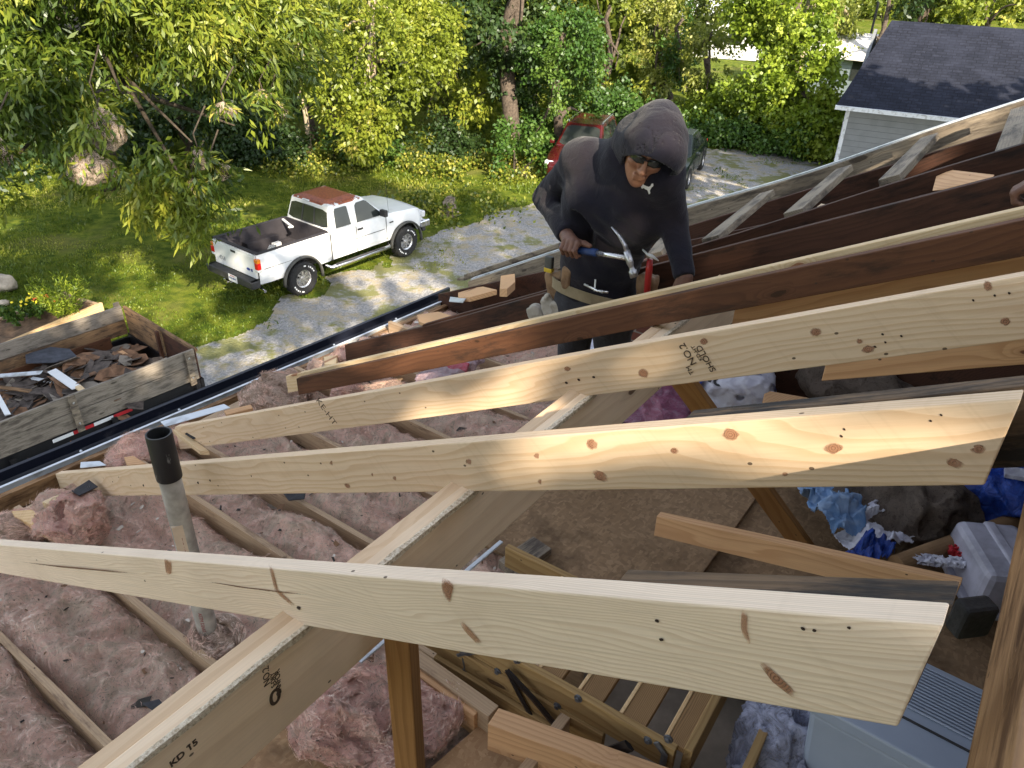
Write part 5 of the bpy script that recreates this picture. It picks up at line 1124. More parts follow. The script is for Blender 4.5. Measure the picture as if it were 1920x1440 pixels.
# back slope
bs = -HV*math.cos(R(27.4))-DV*math.sin(R(27.4)); bn_ = np.cross(EV, bs); bn_ = bn_ if bn_[2] > 0 else -bn_
k0 = att(0, -.158, -.603)
osbm = NT('osb'); v = osbm.obj(); 
def osb_tree(t, v, c1, c2, c3):
    vv = t.n('CombineXYZ', {0: t.math('MULTIPLY', t.n('SeparateXYZ', {0: v}).outputs[0], 26.), 1: t.math('MULTIPLY', t.n('SeparateXYZ', {0: v}).outputs[1], 70.), 2: 0.}).outputs[0]
    a = t.n('TexVoronoi', {'Vector': t.vmath('ADD', vv, t.n('CombineXYZ', {0: t.math('MULTIPLY', t.noise(v, 9, 3), 2.5), 1: t.math('MULTIPLY', t.noise(v, 11, 3), 2.)}).outputs[0]), 'Scale': 1.}, distance='CHEBYCHEV')
    s_ = t.n('SeparateColor', {0: a.outputs['Color']}).outputs
    v2 = t.vmath('MULTIPLY', vv, (2.1, .42, 1.)); b = t.n('TexVoronoi', {'Vector': v2, 'Scale': 1.}); s2 = t.n('SeparateColor', {0: b.outputs['Color']}).outputs
    c = t.ramp(s_[0], [(0, c1), (.5, c2), (1, c3)]); cB = t.ramp(s2[1], [(0, c2), (.6, c1), (1, c3)]); c = t.mix(t.mr(t.math('ADD', s2[0], s_[1]), .9, 1.1), c, cB)
    st = t.noise(v, 1.6, 5, .7); c = t.mix(t.mr(st, .5, .72, 0, .75), c, tuple(x*.28 for x in c1)); f = t.noise(v, 130, 3); return c, t.math('ADD', s_[2], t.math('MULTIPLY', f, .6))
c, hgt = osb_tree(osbm, v, (.22, .14, .08), (.28, .18, .10), (.34, .225, .13)); osbm.bsdf(c, .85, 0, osbm.bump(hgt, .5, .004), .2); M['osb'] = osbm.m
osbl = NT('osb_fresh'); v = osbl.obj(); c, hgt = osb_tree(osbl, v, (.34, .20, .105), (.40, .245, .13), (.47, .30, .165)); osbl.bsdf(c, .85, 0, osbl.bump(hgt, .5, .004), .2); M['osbl'] = osbl.m
P = lambda e_, d_, n_: k0+EV*e_+bs*d_+bn_*n_
mb = MB(); mb.poly([P(-3.4, .0, 0), P(5.2, .0, 0), P(5.2, 1.2, 0), P(-3.4, 1.2, 0)], bn_*-.018); sh_ = mb.build('roof_sheathing', M['osbl'], T, M=frame(EV, bn_, k0))
mb = MB(); mb.poly([P(-3.4, 1.1, .012), P(5.2, 1.1, .012), P(5.2, 5.1, .012), P(-3.4, 5.1, .012)], bn_*-.008); mb.build('rear_shingles', M['shingle'], T, M=frame(EV, bn_, k0))
# ridge timber and its splintered neighbour
o = board('ridge_board', att(-1.2, -.124, -.585), att(5.2, -.124, -.585), -HV, .040, .19, M['rail'], seg=60, wav=.004, seed=91); tag(o, 'long brown ridge timber down the right edge of the picture', 'ridge board')
mb = MB(); r_ = np.random.default_rng(4); V = []; F = []; n = 260
for i in range(n+1):
    e_ = -1.2+6.2*i/n; a = float(vn([e_*26, 0, 1])); b = float(vn([e_*9, 4, 1]))
    V += [att(e_, -.156-.006*a, -.62), att(e_, -.157-.006*a, -.585+.006*b), att(e_, -.175-.008*b, -.580+.007*a), att(e_, -.205, -.588+.006*b)]
for i in range(n):
    for k in range(3): F.append((i*4+k, i*4+k+1, (i+1)*4+k+1, (i+1)*4+k))
tag(build('torn_sheathing_edge', V, F, M['pt'], M=frame(EV, (0, 0, 1), att(-1.2, -.15, -.6))), 'splintered greenish board edge lying against the ridge timber', 'board')

# ------------------------------------------------------------------ insulation
def insmat(name, pink, grey, brown, bias=.5):
    t = NT(name); v = t.obj(False); w1 = t.noise(v, 3.2, 5, .65, 1.2); w2 = t.noise(v, 9., 6, .72, 2.5); w3 = t.noise(v, 38., 5, .75, 3.); sp = t.noise(v, 55, 2, .5)
    wv = t.vmath('ADD', v, t.n('CombineXYZ', {0: t.math('MULTIPLY', w2, .6), 1: t.math('MULTIPLY', w1, .6), 2: 0.}).outputs[0]); strand = t.noise(t.vmath('MULTIPLY', wv, (34., 9., 20.)), 1., 5, .7, .8)
    c = t.mix(t.mr(t.math('ADD', t.math('MULTIPLY', w1, .6), t.math('MULTIPLY', w2, .4)), bias-.10, bias+.10), pink, grey)
    c = t.mix(t.mr(w2, .52, .68, 0, .7), c, brown); c = t.mix(t.mr(strand, .5, .72, 0, .5), c, tuple(min(1, x*1.5) for x in pink)); c = t.mix(t.mr(w3, .54, .68, 0, .75), c, tuple(x*.30 for x in brown)); c = t.mix(t.mr(sp, .70, .76, 0, .8), c, (.06, .05, .04))
    h = t.math('ADD', t.math('ADD', t.math('MULTIPLY', w3, .7), t.math('MULTIPLY', strand, .8)), t.math('MULTIPLY', w2, .5))
    t.bsdf(c, 1., 0, t.bump(h, 1., .022), .05); return t.m
M['ins'] = insmat('pink_fibre', (.94, .62, .50), (.80, .64, .50), (.50, .36, .26), .52)
M['inspink'] = insmat('clean_pink_fibre', (.86, .50, .42), (.76, .57, .48), (.44, .30, .25), .54)
M['insgrey'] = insmat('grey_brown_fibre', (.25, .20, .165), (.19, .155, .13), (.10, .075, .06), .5)
M['insbrown'] = insmat('tan_fibre', (.58, .42, .33), (.46, .35, .27), (.26, .18, .13), .5)
JE = [-.26, .16, .585, 1.03, 1.62, 1.93, 2.40, 2.86, 3.32, 3.78]
es = np.arange(-1.0, 4.36, .0125); hs_ = np.arange(1.02, 3.80, .0125); Eg, Hg = np.meshgrid(es, hs_, indexing='ij'); Q = np.stack([Eg, Hg, 0*Eg], -1)
wq = Q+.16*np.stack([fbm(Q*2.2, 3, 61), fbm(Q*2.2, 3, 67), 0*Eg], -1)
rid = 1-np.abs(fbm(wq*np.array([3.6, 2.2, 1]), 4, 71)); rid2 = 1-np.abs(fbm(wq*np.array([9., 6, 1]), 3, 75))
rid3 = 1-np.abs(fbm(wq*np.array([20., 15, 1]), 3, 79))
z = -2.64+.06*fbm(Q*1.3, 3, 81)+.05*(rid-.6)+.036*(rid2-.6)+.018*(rid3-.6)+.005*vn(Q*45, 3)
dj = np.min(np.abs(Eg[..., None]-np.array(JE)), -1); cover = np.clip(.5+1.6*fbm(Q*1.7, 2, 88), 0, 1); dip = np.exp(-(dj/.042)**2)
z = z-dip*(.035+.055*(1-cover*.75)); z += .03*np.exp(-((dj-.14)/.07)**2)
z = np.where(Hg > 3.35, z-.10*(Hg-3.35), z)
V = CAM+Eg[..., None]*EV+Hg[..., None]*HV+z[..., None]*DV; V0_ = V; ny, nx = Eg.shape; I = np.arange(ny*nx).reshape(ny, nx)
F = np.stack([I[:-1, :-1], I[1:, :-1], I[1:, 1:], I[:-1, 1:]], -1).reshape(-1, 4)
o = build('insulation_blanket', V.reshape(-1, 3), F, M['ins'], smooth=True, M=frame(EV, (0, 0, 1), att(0, 1, -2.6))); tag(o, 'dirty pink fibreglass insulation spread between the ceiling joists', 'insulation', kind='stuff')
t = NT('loose_fibre'); a_ = t.n('Attribute', attribute_name='rnd').outputs['Fac']; t.bsdf(t.ramp(a_, [(0, (.22, .15, .11)), (.3, (.62, .44, .35)), (.6, (.92, .62, .52)), (1, (.97, .84, .74))]), 1., 0, None, .05); M['fib'] = t.m
def fibres(name, P, Nn, n, parent, ln=.038, wd=.0013, seed=0, flow=9.):
    r_ = np.random.default_rng(seed); k = r_.integers(0, len(P), n); p = P[k]; nn = Nn[k]; a = 6.28*vn(p*flow, seed+3); b = 6.28*vn(p*flow+9, seed+5)
    d = np.stack([np.cos(a), np.sin(a), .5*np.sin(b)], -1)+.35*r_.normal(size=(n, 3)); d = d-nn*np.sum(d*nn, -1, keepdims=True)*.97; d /= np.linalg.norm(d, axis=1)[:, None]
    tone = np.clip(.5+.45*fbm(p*5, 3, seed+8)+.18*r_.normal(size=n), 0, 1); return leaf_cloud(name, p+nn*.003, d, ln*(.4+r_.random(n)), wd*(.5+r_.random(n)), M['fib'], parent, rnd=tone, rng=r_, bend=.5)
Vn = np.zeros_like(V); dx_ = np.gradient(V, axis=0); dy_ = np.gradient(V, axis=1); Vn = np.cross(dx_, dy_); Vn *= np.sign(Vn[..., 2:3]); Vn /= np.linalg.norm(Vn, axis=-1, keepdims=True)
ff = fibres('loose_fibres', V[Eg > .1].reshape(-1, 3), Vn[Eg > .1].reshape(-1, 3), 130000, o, seed=4); ff['kind'] = 'stuff'
JL = ['joist nearest the lower left corner of the picture', 'joist running out at the bottom left below the nearest rafter', 'joist crossing the insulation left of the pipe foot', 'thin joist passing right beside the foot of the vent pipe', 'joist between the pipe and the black scrap of felt', 'joist that runs from the black scrap of felt to the beam', 'joist seen just under the knotty rafter near the beam', 'joist under the stamped rafter close to the beam', 'joist below the sistered rafter pair', 'joist farthest away, under the man']
for i, e_ in enumerate(JE):
    o = board('ceiling_joist', att(e_-.019, 3.80, -2.600-.012*float(vn([i, 2, 2]))), att(e_-.019+.02*float(vn([i*3.3, 1, 1])), .95, -2.602), EV, .030, .14, M['joist'], seg=14, wav=.004, seed=200+i, bevel=.0008); tag(o, JL[i], 'joist', 'ceiling joists in the insulation')
mb = MB(); r_ = np.random.default_rng(12)
for k in range(520):
    i_, j_ = r_.integers(90, Eg.shape[0]), r_.integers(0, Eg.shape[1]); p = V0_[i_, j_]+DV*.004; a = r_.uniform(0, 6.28); l_ = r_.uniform(.004, .018) if r_.random() < .9 else r_.uniform(.02, .045); u = np.array([math.cos(a), math.sin(a), r_.normal()*.3])*l_; w_ = np.array([-math.sin(a), math.cos(a), r_.normal()*.3])*l_*r_.uniform(.2, .7); mb.poly([p-u-w_, p+u-w_*.6, p+u*.8+w_, p-u*.7+w_], (0, 0, .002), int(r_.integers(0, 3)))
tag(mb.build('debris', [plain('dark_chip', (.04, .035, .03), .9), plain('bark_chip', (.16, .09, .05), .9), plain('plaster_crumb', (.6, .55, .48), .9)]), 'small chips and crumbs scattered over the insulation', 'debris', kind='stuff')
board_ = board('top_plate', att(-1.2, 3.80, -2.70), att(4.4, 3.80, -2.70), HV, .09, .04, M['joist']); tag(board_, 'flat wall plate under the rafter feet along the eave', 'wall plate')
def fluff(name, px, py, z_, ax, mat, lab, cat='insulation', seed=0, amp=.28, rot=0., res=None, hole=None, group=None, plane='z', parent=None):
    c = onz(HC+z_, px, py) if plane == 'z' else one(z_, px, py); a = np.array(ax, float); r = Matrix.Rotation(R(rot), 3, 'Z'); Rm = np.array(r) @ np.array([[EV[0], HV[0], 0], [EV[1], HV[1], 0], [0, 0, 1]])
    def f(P):
        q = (P-c) @ Rm; w_ = q+.35*a.min()*np.stack([fbm(q*6+seed, 2, seed+1), fbm(q*6+seed, 2, seed+5), fbm(q*6+seed, 2, seed+9)], -1)
        d = sd_ell(w_, (0, 0, 0), a); rg = 1-np.abs(fbm(w_*np.array([.9, .5, .9])/a.mean()*1.1+seed, 4, seed+13, .58)); d = d+amp*a.min()*(.62-rg)*1.7
        if hole is not None: d = np.maximum(d, -(np.linalg.norm((q-np.array(hole[0]))/np.array(hole[1]), axis=-1)-1)*min(hole[1]))
        return d
    m_ = np.full(3, a.max()*1.45); m_[2] = a[2]*1.9+.02; rs = res or max(.006, a.max()/34)
    o = sdf_obj(name, f, c-m_, c+m_, rs, mat, parent); o.modifiers['s'].iterations = 1
    if mat is not M['insgrey']:
        Vw = np.empty(len(o.data.vertices)*3, np.float32); o.data.vertices.foreach_get('co', Vw); Vw = Vw.reshape(-1, 3)+np.array(WM[o.name].translation); q = Vw-c; q /= np.linalg.norm(q, axis=1)[:, None]; fo = fibres('loose_fibres', Vw, q, int(9000*a.max()/.2), o, ln=.03, seed=seed); fo['kind'] = 'stuff'
    return tag(o, lab, cat, group)
GI = 'loose wads of insulation'
W_ = [(528, 735, -2.55, (.24, .20, .10), 'insbrown', 'large tan and pink wad of insulation on the eave end of the insulation', 3, 20), (140, 975, -2.52, (.13, .14, .10), 'inspink', 'bright pink curled tuft of insulation at the left', 4, 0), (30, 985, -2.56, (.08, .14, .05), 'insbrown', 'greyish roll of insulation at the left edge beside the pink tuft', 5, 40),
      (650, 735, -2.5, (.10, .07, .055), 'inspink', 'small rosy tuft of insulation under the reddish old rafter', 6, 0), (655, 665, -2.56, (.10, .10, .05), 'inspink', 'small pink tuft against the eave near the dark rafter ends', 7, 0), (250, 845, -2.57, (.16, .12, .05), 'inspink', 'pink wad lying behind the black top of the pipe', 8, 30), (345, 815, -2.58, (.10, .10, .06), 'inspink', 'pink wad lying right of the black top of the pipe', 9, 10),
      (405, 1195, -2.60, (.10, .11, .07), 'insbrown', 'tan wad gathered round the foot of the vent pipe', 10, 0), (660, 1325, -2.40, (.20, .17, .13), 'inspink', 'big fluffy greyish pink wad left of the brown post', 11, 20), (790, 1330, -2.50, (.17, .16, .07), 'inspink', 'rosy batt of insulation right of the brown post', 12, 0), (720, 1425, -2.45, (.13, .12, .08), 'inspink', 'pale wad of insulation at the foot of the brown post', 13, 60), (870, 890, -2.58, (.12, .1, .05), 'insbrown', 'dull wad under the knotty rafter beside the beam', 14, 0)]
for i, (px_, py_, z_, a, m_, lab, sd, rot) in enumerate(W_): fluff('insulation_wad', px_, py_, z_-.02, (a[0]*1.05, a[1]*1.0, a[2]*(.72 if i != 1 else 1.)), M[m_], lab, seed=sd*7, rot=rot, group=GI, amp=.62, hole=((-.02, .0, .07), (.055, .055, .07)) if i == 1 else None)
fluff('grey_batt', 1650, 705, -2.30, (.50, .36, .15), M['insgrey'], 'heap of grey brown insulation above the knotty rafter at the right', seed=91, rot=-40, group=GI, amp=.3)
fluff('grey_batt', 1700, 935, -2.40, (.36, .28, .16), M['insgrey'], 'crumpled grey brown insulation below the knotty rafter at the right', seed=95, rot=-30, group=GI, amp=.34)

# ------------------------------------------------------------------ flat scraps and offcuts laid about: outline on a level plane
def scrap(name, pts, z_, th, mat, lab, cat='wood offcut', group='offcuts along the eave', bevel=.003, roof=False):
    V = [onr(*p, z_) if roof else onz(HC+z_, *p) for p in pts]; mb = MB(); mb.poly(V, (0, 0, -th)); o = mb.build(name, mat, M=frame(V[1]-V[0], (0, 0, 1), V[0]), bevel=bevel); return tag(o, lab, cat, group)
felt = plain('roofing_felt', (.035, .035, .04), .9, 0, .3, 20, .3)
scrap('wood_block', [(939, 517), (965, 513), (966, 528), (951, 541), (937, 541)], .02, .06, M['pine_cut'], 'sunlit orange block at the eave left of the man', roof=True)
scrap('wood_offcut', [(859, 543), (906, 537), (932, 543), (881, 557), (859, 556)], .05, .04, M['pine_cut'], 'short plank end beside the orange block on the eave', roof=True)
scrap('wood_offcut', [(782, 590), (822, 584), (870, 598), (812, 612), (786, 603)], .03, .03, M['pine_cut'], 'pointed light brown offcut on the dark rafter ends', roof=True)
scrap('stick', [(735, 630), (790, 606), (797, 610), (742, 634)], .05, .02, M['grey'], 'grey stick pointing at the pointed offcut', roof=True)
scrap('metal_scrap', [(844, 556), (874, 559), (868, 566), (842, 564)], .06, .01, M['wmetal'], 'small white metal scrap near the end of the gutter', 'metal scrap', roof=True)
scrap('wood_offcut', [(607, 669), (633, 665), (629, 683), (608, 682)], .06, .05, M['pine'], 'pale block against the eave beside the pink tuft', roof=True)
scrap('felt_scrap', [(133, 920), (167, 899), (184, 912), (148, 929)], -2.44, .006, felt, 'black square of felt under the left end of the knotty rafter', 'felt', 'black scraps of felt')
scrap('felt_scrap', [(346, 813), (358, 806), (377, 816), (362, 823)], -2.45, .006, felt, 'small black square under the left end of the stamped rafter', 'felt', 'black scraps of felt')
scrap('felt_scrap', [(529, 922), (574, 919), (571, 935), (541, 938)], -2.55, .006, felt, 'black scrap of felt on the insulation below the knotty rafter', 'felt', 'black scraps of felt')
scrap('felt_scrap', [(266, 1318), (298, 1310), (309, 1322), (285, 1331)], -2.56, .006, felt, 'small black chip on the insulation near the beam', 'felt', 'black scraps of felt')
scrap('wood_block', [(78, 941), (130, 917), (148, 931), (104, 949)], -2.50, .08, M['pine'], 'pale block beside the black square at the far left')
scrap('wood_block', [(21, 958), (60, 955), (106, 992), (98, 1003), (26, 967)], -2.52, .05, M['pine_yellow'], 'yellowish plank end between the two leftmost tufts')
scrap('stick', [(323, 805), (336, 803), (392, 845), (374, 845)], -2.47, .03, M['pine'], 'pine stick lying right of the black pipe top')
scrap('wood_offcut', [(232, 857), (250, 854), (274, 869), (238, 872)], -2.50, .03, M['pine_cut'], 'small brown offcut behind the pipe top')
scrap('metal_scrap', [(151, 866), (187, 864), (200, 872), (150, 877)], -2.46, .005, M['wmetal'], 'pale blue metal scrap behind the left end of the knotty rafter', 'metal scrap')
scrap('stick', [(420, 770), (470, 758), (474, 765), (424, 778)], -2.50, .02, M['pine_cut'], 'light stick in front of the large tan wad')
scrap('metal_scrap', [(300, 790), (420, 757), (432, 764), (310, 800)], -2.53, .005, M['wmetal'], 'grey sheet of metal lying along the eave under the stamped rafter', 'metal scrap')
# ------------------------------------------------------------------ decking, hatch frame, ladder
def deck(name, pts, z_, th, mat, lab): return scrap(name, pts, z_, th, mat, lab, 'floor board', 'attic floor sheets', .002)
a = att(2.27, 1.9, -2.585); V = [att(2.27, 1.86, -2.585), att(2.27, -1.2, -2.585), att(4.35, -1.2, -2.585), att(4.35, .98, -2.585), att(3.2, .98, -2.585)]
V = [att(2.27, 1.55, -2.585), att(2.27, -1.2, -2.585), att(4.35, -1.2, -2.585), att(4.35, 1.75, -2.585), att(2.7, 1.75, -2.585)]
mb = MB(); mb.poly(V, (0, 0, -.012)); tag(mb.build('floor_sheet', M['osb'], M=frame(EV, (0, 0, 1), V[0])), 'large stained brown floor sheet right of the beam', 'floor sheet', 'attic floor sheets')
mb = MB(); V = [att(-.9, 1.75, -2.575), att(1.12, 1.72, -2.575), att(1.12, 1.36, -2.575), att(.75, .6, -2.575), att(-.9, .6, -2.575)]; mb.poly(V, (0, 0, -.012)); tag(mb.build('floor_sheet', M['osbl'], M=frame(EV, (0, 0, 1), V[0])), 'light chipboard sheet at the bottom edge left of the brown post', 'floor sheet', 'attic floor sheets')
V = [onz(HC-2.56, *p) for p in ((800, 1446), (925, 1337), (985, 1327), (1060, 1446), (1060, 1700), (700, 1700))]; mb = MB(); mb.poly(V, (0, 0, -.012)); tag(mb.build('floor_sheet', M['osbl'], M=frame(EV, (0, 0, 1), V[0])), 'light chipboard sheet at the bottom edge right of the brown post', 'floor sheet', 'attic floor sheets')
for i, (a, b, z_, w_, d_, m_, lab) in enumerate([
    ((785, 1217), (935, 1323), -2.46, .06, .10, 'joist', 'frame board of the ladder hatch right of the brown post'),
    ((788, 1243), (905, 1325), -2.48, .05, .12, 'pine_cut', 'second board doubled against the ladder hatch frame'),
    ((935, 1050), (1000, 1005), -2.50, .12, .05, 'grey', 'grey board end between the beam and the brown floor sheet'),
    ((1000, 1040), (1085, 1075), -2.54, .05, .08, 'joist', 'small board along the edge of the brown floor sheet')]):
    A = onz(HC+z_, *a); B = onz(HC+z_, *b); dd = (B-A)/np.linalg.norm(B-A); tt = np.cross(DV, dd); tt = tt if tt @ EV < 0 else -tt
    tag(board('hatch_board', A, B, tt, w_, d_, M[m_], seg=4, wav=.004, seed=300+i), lab, 'board', 'boards round the ladder hatch')
o = board('metal_strip', onz(HC-2.35, 670, 1237), onz(HC-2.35, 937, 1012), -HV, .02, .01, M['wmetal'], seg=2); tag(o, 'thin bluish white strip along the lower side of the beam', 'metal strip')
tag(board('hatch_board', att(1.0, .84, -2.42), att(2.3, .84, -2.42), -HV, .04, .16, M['joist'], seg=4), 'board under the lower side of the beam by the bluish strip', 'board', 'boards round the ladder hatch')
# ladder
EL = 1.52; zL = -2.30
A = onz(HC+zL, 962, 1221); B = onz(HC+zL, 1272, 1396); eL = (A-CAM) @ EV; eL2 = (B-CAM) @ EV; hA_ = (A-CAM) @ HV; hB_ = (B-CAM) @ HV
T = empty('attic_ladder', (A+B)/2, 'folded wooden attic ladder with black metal arms at the bottom of the picture', 'ladder')
Ld = (B-A)/np.linalg.norm(B-A); Lt = np.cross(DV, Ld); Lt = Lt if Lt @ EV > 0 else -Lt
A = A-Ld*.34; Ln = np.linalg.norm(B-A); Wd = .44
board('stringer', A, B, -Lt, .028, .115, M['pt'], T, seg=3); board('stringer', A-DV*.117-Lt*.012-Ld*.12, B-DV*.117-Lt*.012-Ld*.25, -Lt, .028, .09, M['pt'], T, seg=3)
board('stringer', A-DV*.212-Lt*.03, B-DV*.212-Lt*.03-Ld*.1, -Lt, .028, .09, M['pt'], T, seg=3)
board('stringer', A+Lt*(Wd+.03), B+Lt*(Wd+.03)+Ld*.12, -Lt, .028, .115, M['pt'], T, seg=3)
trd = wood('ladder_tread', (.30, .18, .08), (.09, .045, .02), (.04, .02, .01), .0, 75, fib=.3)
k = 0; s = .30
while s < Ln+.02:
    P0 = A+Ld*s-DV*.006; o = board('tread', P0, P0+Lt*Wd, (Ld*.55+DV*.0), .085, Ld*.0-DV*.026, trd, T, seg=1); board('tread_edge', P0-Ld*.014+DV*.004, P0-Ld*.014+Lt*Wd+DV*.004, Ld, .014, .05, M['pine_yellow'], o, seg=1)
    s += .165; k += 1
board('end_rail', B+Ld*.02, B+Ld*.02+Lt*(Wd+.06), Ld, .03, .15, M['pt'], T, seg=1); board('end_rail', B+Ld*.20+DV*-.02, B+Ld*.20+Lt*(Wd+.4)-DV*.02, Ld, .03, .15, M['pt'], T, seg=1)
scr = plain('galvanised', (.16, .17, .19), .45, .7, .3, 20, .1); blk = M['steel']
def onface_l(px, py, off=.030): # on the near face of the stringer
    v = ray(px, py); n_ = -Lt; p0 = A+n_*off; return CAM+v*(((p0-CAM) @ n_)/(v @ n_))
for (px_, py_) in ((969, 1238), (933, 1259), (1045, 1324), (1084, 1310), (1215, 1388), (1253, 1386)):
    p = onface_l(px_, py_); mb = MB(); mb.lathe(p, -Lt, [(.016, -.004), (.016, .002), (.009, .003), (.009, .010), (0, .011)], 10); mb.build('bolt', scr, T)
def strap(pts, w_, name, mat_, off=.036, r=None):
    P = [onface_l(x, y, off) for x, y in pts]; mb = MB(); mb.tube(P, w_, 6, flat=.35, up=Lt); return mb.build(name, mat_, T, smooth=False)
strap([(858, 1228), (888, 1220)], .016, 'hinge_plate', scr); strap([(868, 1232), (872, 1250), (868, 1272)], .014, 'hinge_plate', scr); strap([(1230, 1392), (1246, 1415), (1240, 1445)], .013, 'hinge_plate', scr)
strap([(950, 1257), (1000, 1310), (1062, 1385)], .017, 'folding_arm', blk, .06); strap([(951, 1257), (975, 1305), (997, 1345)], .013, 'folding_arm', blk, .05); strap([(1140, 1412), (1180, 1398)], .024, 'spring', blk, .10)
o = board('lumber_board', onz(HC-2.32, 935, 1327), onz(HC-2.32, 1330, 1466), -Lt*0+np.array(-EV*.9-HV*.1), .075, .14, M['pine_cut'], seg=4, seed=8); tag(o, 'pale pink brown lumber end at the bottom edge in front of the ladder', 'board')
o = board('lumber_board', onz(HC-2.22, 1239, 959), onz(HC-1.93, 1806, 1082), -EV, .040, .115, M['pine_cut'], seg=6, wav=.003, seed=9); tag(o, 'pinkish brown board with a square end lying across the brown floor sheet', 'board')
# post, braces
pE = float((onh(.90, 752, 1188)-CAM) @ EV); c = att(pE, .90, -2.0); mb = MB(); mb.box(c, (.062, .062, 1.30), frame(EV*.9+HV*.4)); tag(mb.build('post', M['brace'], M=frame((0, 0, -1), EV, c), bevel=.003), 'brown upright post under the beam at the bottom', 'post')
def brace(a, b, w_, d_, mat, lab, t=None):
    dd = (b-a)/np.linalg.norm(b-a); t = np.array(t if t is not None else -EV, float); t = t-dd*(t @ dd); t /= np.linalg.norm(t); dn = np.cross(dd, t); dn = dn if dn[2] < 0 else -dn
    o = board('brace', a, b, t, w_, dn*d_, mat, seg=3); return tag(o, lab, 'brace', 'struts under the rafters')
brace(onh(.97, 1300, 700), onz(FL+.02, 1538, 1035), .04, .10, M['brace'], 'long brown strut running from the beam down to the blue bag', -EV)
brace(one(2.75, 1505, 520), one(2.75, 1560, 600), .04, .09, M['joist'], 'short pale strut under the sistered rafters', -EV)
o = board('ledger', one(2.62, 1385, 572), one(2.62, 1960, 455), -EV, .038, .085, M['pine_cut'], seg=3); tag(o, 'pale board seen under the right end of the sistered rafters', 'board')
o = board('ledger', one(2.35, 1560, 655), one(2.35, 1960, 612), -EV, .038, .10, M['pine_cut'], seg=3); tag(o, 'board behind the right end of the stamped rafter, above the grey insulation', 'board')
scrap('wood_block', [(1433, 738), (1444, 733), (1552, 752), (1545, 768), (1431, 764)], -2.2, .07, M['pine_cut'], 'pale wood block below the stamped rafter beside the white bag', group=None)
# chimney brick seen behind the man's arm
brk = NT('old_brick'); v = brk.obj(False); bt = brk.n('TexBrick', {'Vector': brk.vmath('MULTIPLY', v, (1., 1., 1.)), 'Color1': (.20, .07, .045), 'Color2': (.13, .05, .035), 'Mortar': (.22, .19, .16), 'Scale': 1., 'Mortar Size': .006, 'Brick Width': .2, 'Row Height': .07}); brk.bsdf(bt.outputs[0], .95, 0, brk.bump(brk.noise(v, 40, 4), .4, .01)); 
c = one(4.2, 1250, 520); mb = MB(); mb.box((c+DV*-.25), (.40, .30, .6), frame(HV)); tag(mb.build('chimney_stub', brk.m, M=frame(HV, -EV, c), bevel=.004), 'low brick chimney stub inside the roof behind the right arm of the man', 'chimney')

# ------------------------------------------------------------------ vent pipe
pvc = plain('pvc_pipe', (.42, .40, .36), .5, 0, .3, 9, .1); t = NT('black_coupling'); v = t.obj(); nn = t.noise(t.vmath('MULTIPLY', v, (1, 1, .4)), 16, 5, .7); t.bsdf(t.mix(t.mr(nn, .58, .70, 0, .8), (.014, .014, .015), (.30, .29, .27)), .45, 0, None, .4)
pb = onz(FL-.02, 392, 1190); eb, hb = (pb-CAM) @ EV, (pb-CAM) @ HV; ptp = onh(hb+.02, 297, 812); ptop = ptp; pax = (ptop-pb)/np.linalg.norm(ptop-pb); Lp = np.linalg.norm(ptop-pb); Tp = empty('vent_pipe', pb, 'white vent pipe with a black coupling on top, standing in the insulation at the left', 'pipe')
sc_ = .041
mb = MB(); mb.lathe(pb, pax, [(sc_, -.2), (sc_, Lp-.10), (sc_*.93, Lp-.10), (sc_*.93, -.2)], 32); pp = mb.build('pipe', pvc, Tp, smooth=False)
mb = MB(); mb.lathe(pb, pax, [(sc_*1.0, Lp-.20), (sc_*1.13, Lp-.198), (sc_*1.14, Lp-.192), (sc_*1.14, Lp-.004), (sc_*1.12, Lp), (sc_*.98, Lp), (sc_*.96, Lp-.004), (sc_*.95, Lp-.20)], 40); o = mb.build('coupling', t.m, Tp)
for p_ in (pp, o):
    for q in p_.data.polygons: q.use_smooth = True
    m_ = p_.modifiers.new('e', 'EDGE_SPLIT'); m_.split_angle = R(35)
pside = np.cross(pax, DV); vw = CAM-(pb+pax*Lp*.5); vw = vw-pax*(vw @ pax); vw /= np.linalg.norm(vw); pr = np.cross(pax, vw)
mb = MB()
for k, chh in enumerate('PVC SCH 40 DWV'):
    pass
fr = Matrix.Identity(4); nrm = (vw*.96-pr*.28); nrm = (vw*.93-pr*.37 if True else vw); nrm /= np.linalg.norm(nrm)
for k, (wrd, s_) in enumerate((('PVC 1120', Lp-.50), ('ASTM D2665', Lp-.92), ('4 IN DWV', Lp-1.4))):
    X_ = -pax; Z_ = nrm; Y_ = np.cross(Z_, X_); P_0 = pb+pax*s_+nrm*(sc_+.0005); Mx = Matrix.Identity(4)
    for i in range(3): Mx[i][0] = X_[i]; Mx[i][1] = Y_[i]; Mx[i][2] = Z_[i]; Mx[i][3] = P_0[i]
    text(wrd, .020, Mx, plain('faded_red_print_'+str(k), (.30, .10, .09), .7), 'pipe_print', Tp, .0008)
o = None
mb = MB(); mb.box(pb+pax*(Lp-.47)+(vw*.9+pr*-.43)*(sc_-.002), (.04, .012, .14), frame(pr, pax)); mb.build('price_tag', plain('tan_paper', (.62, .50, .38), .8), Tp)

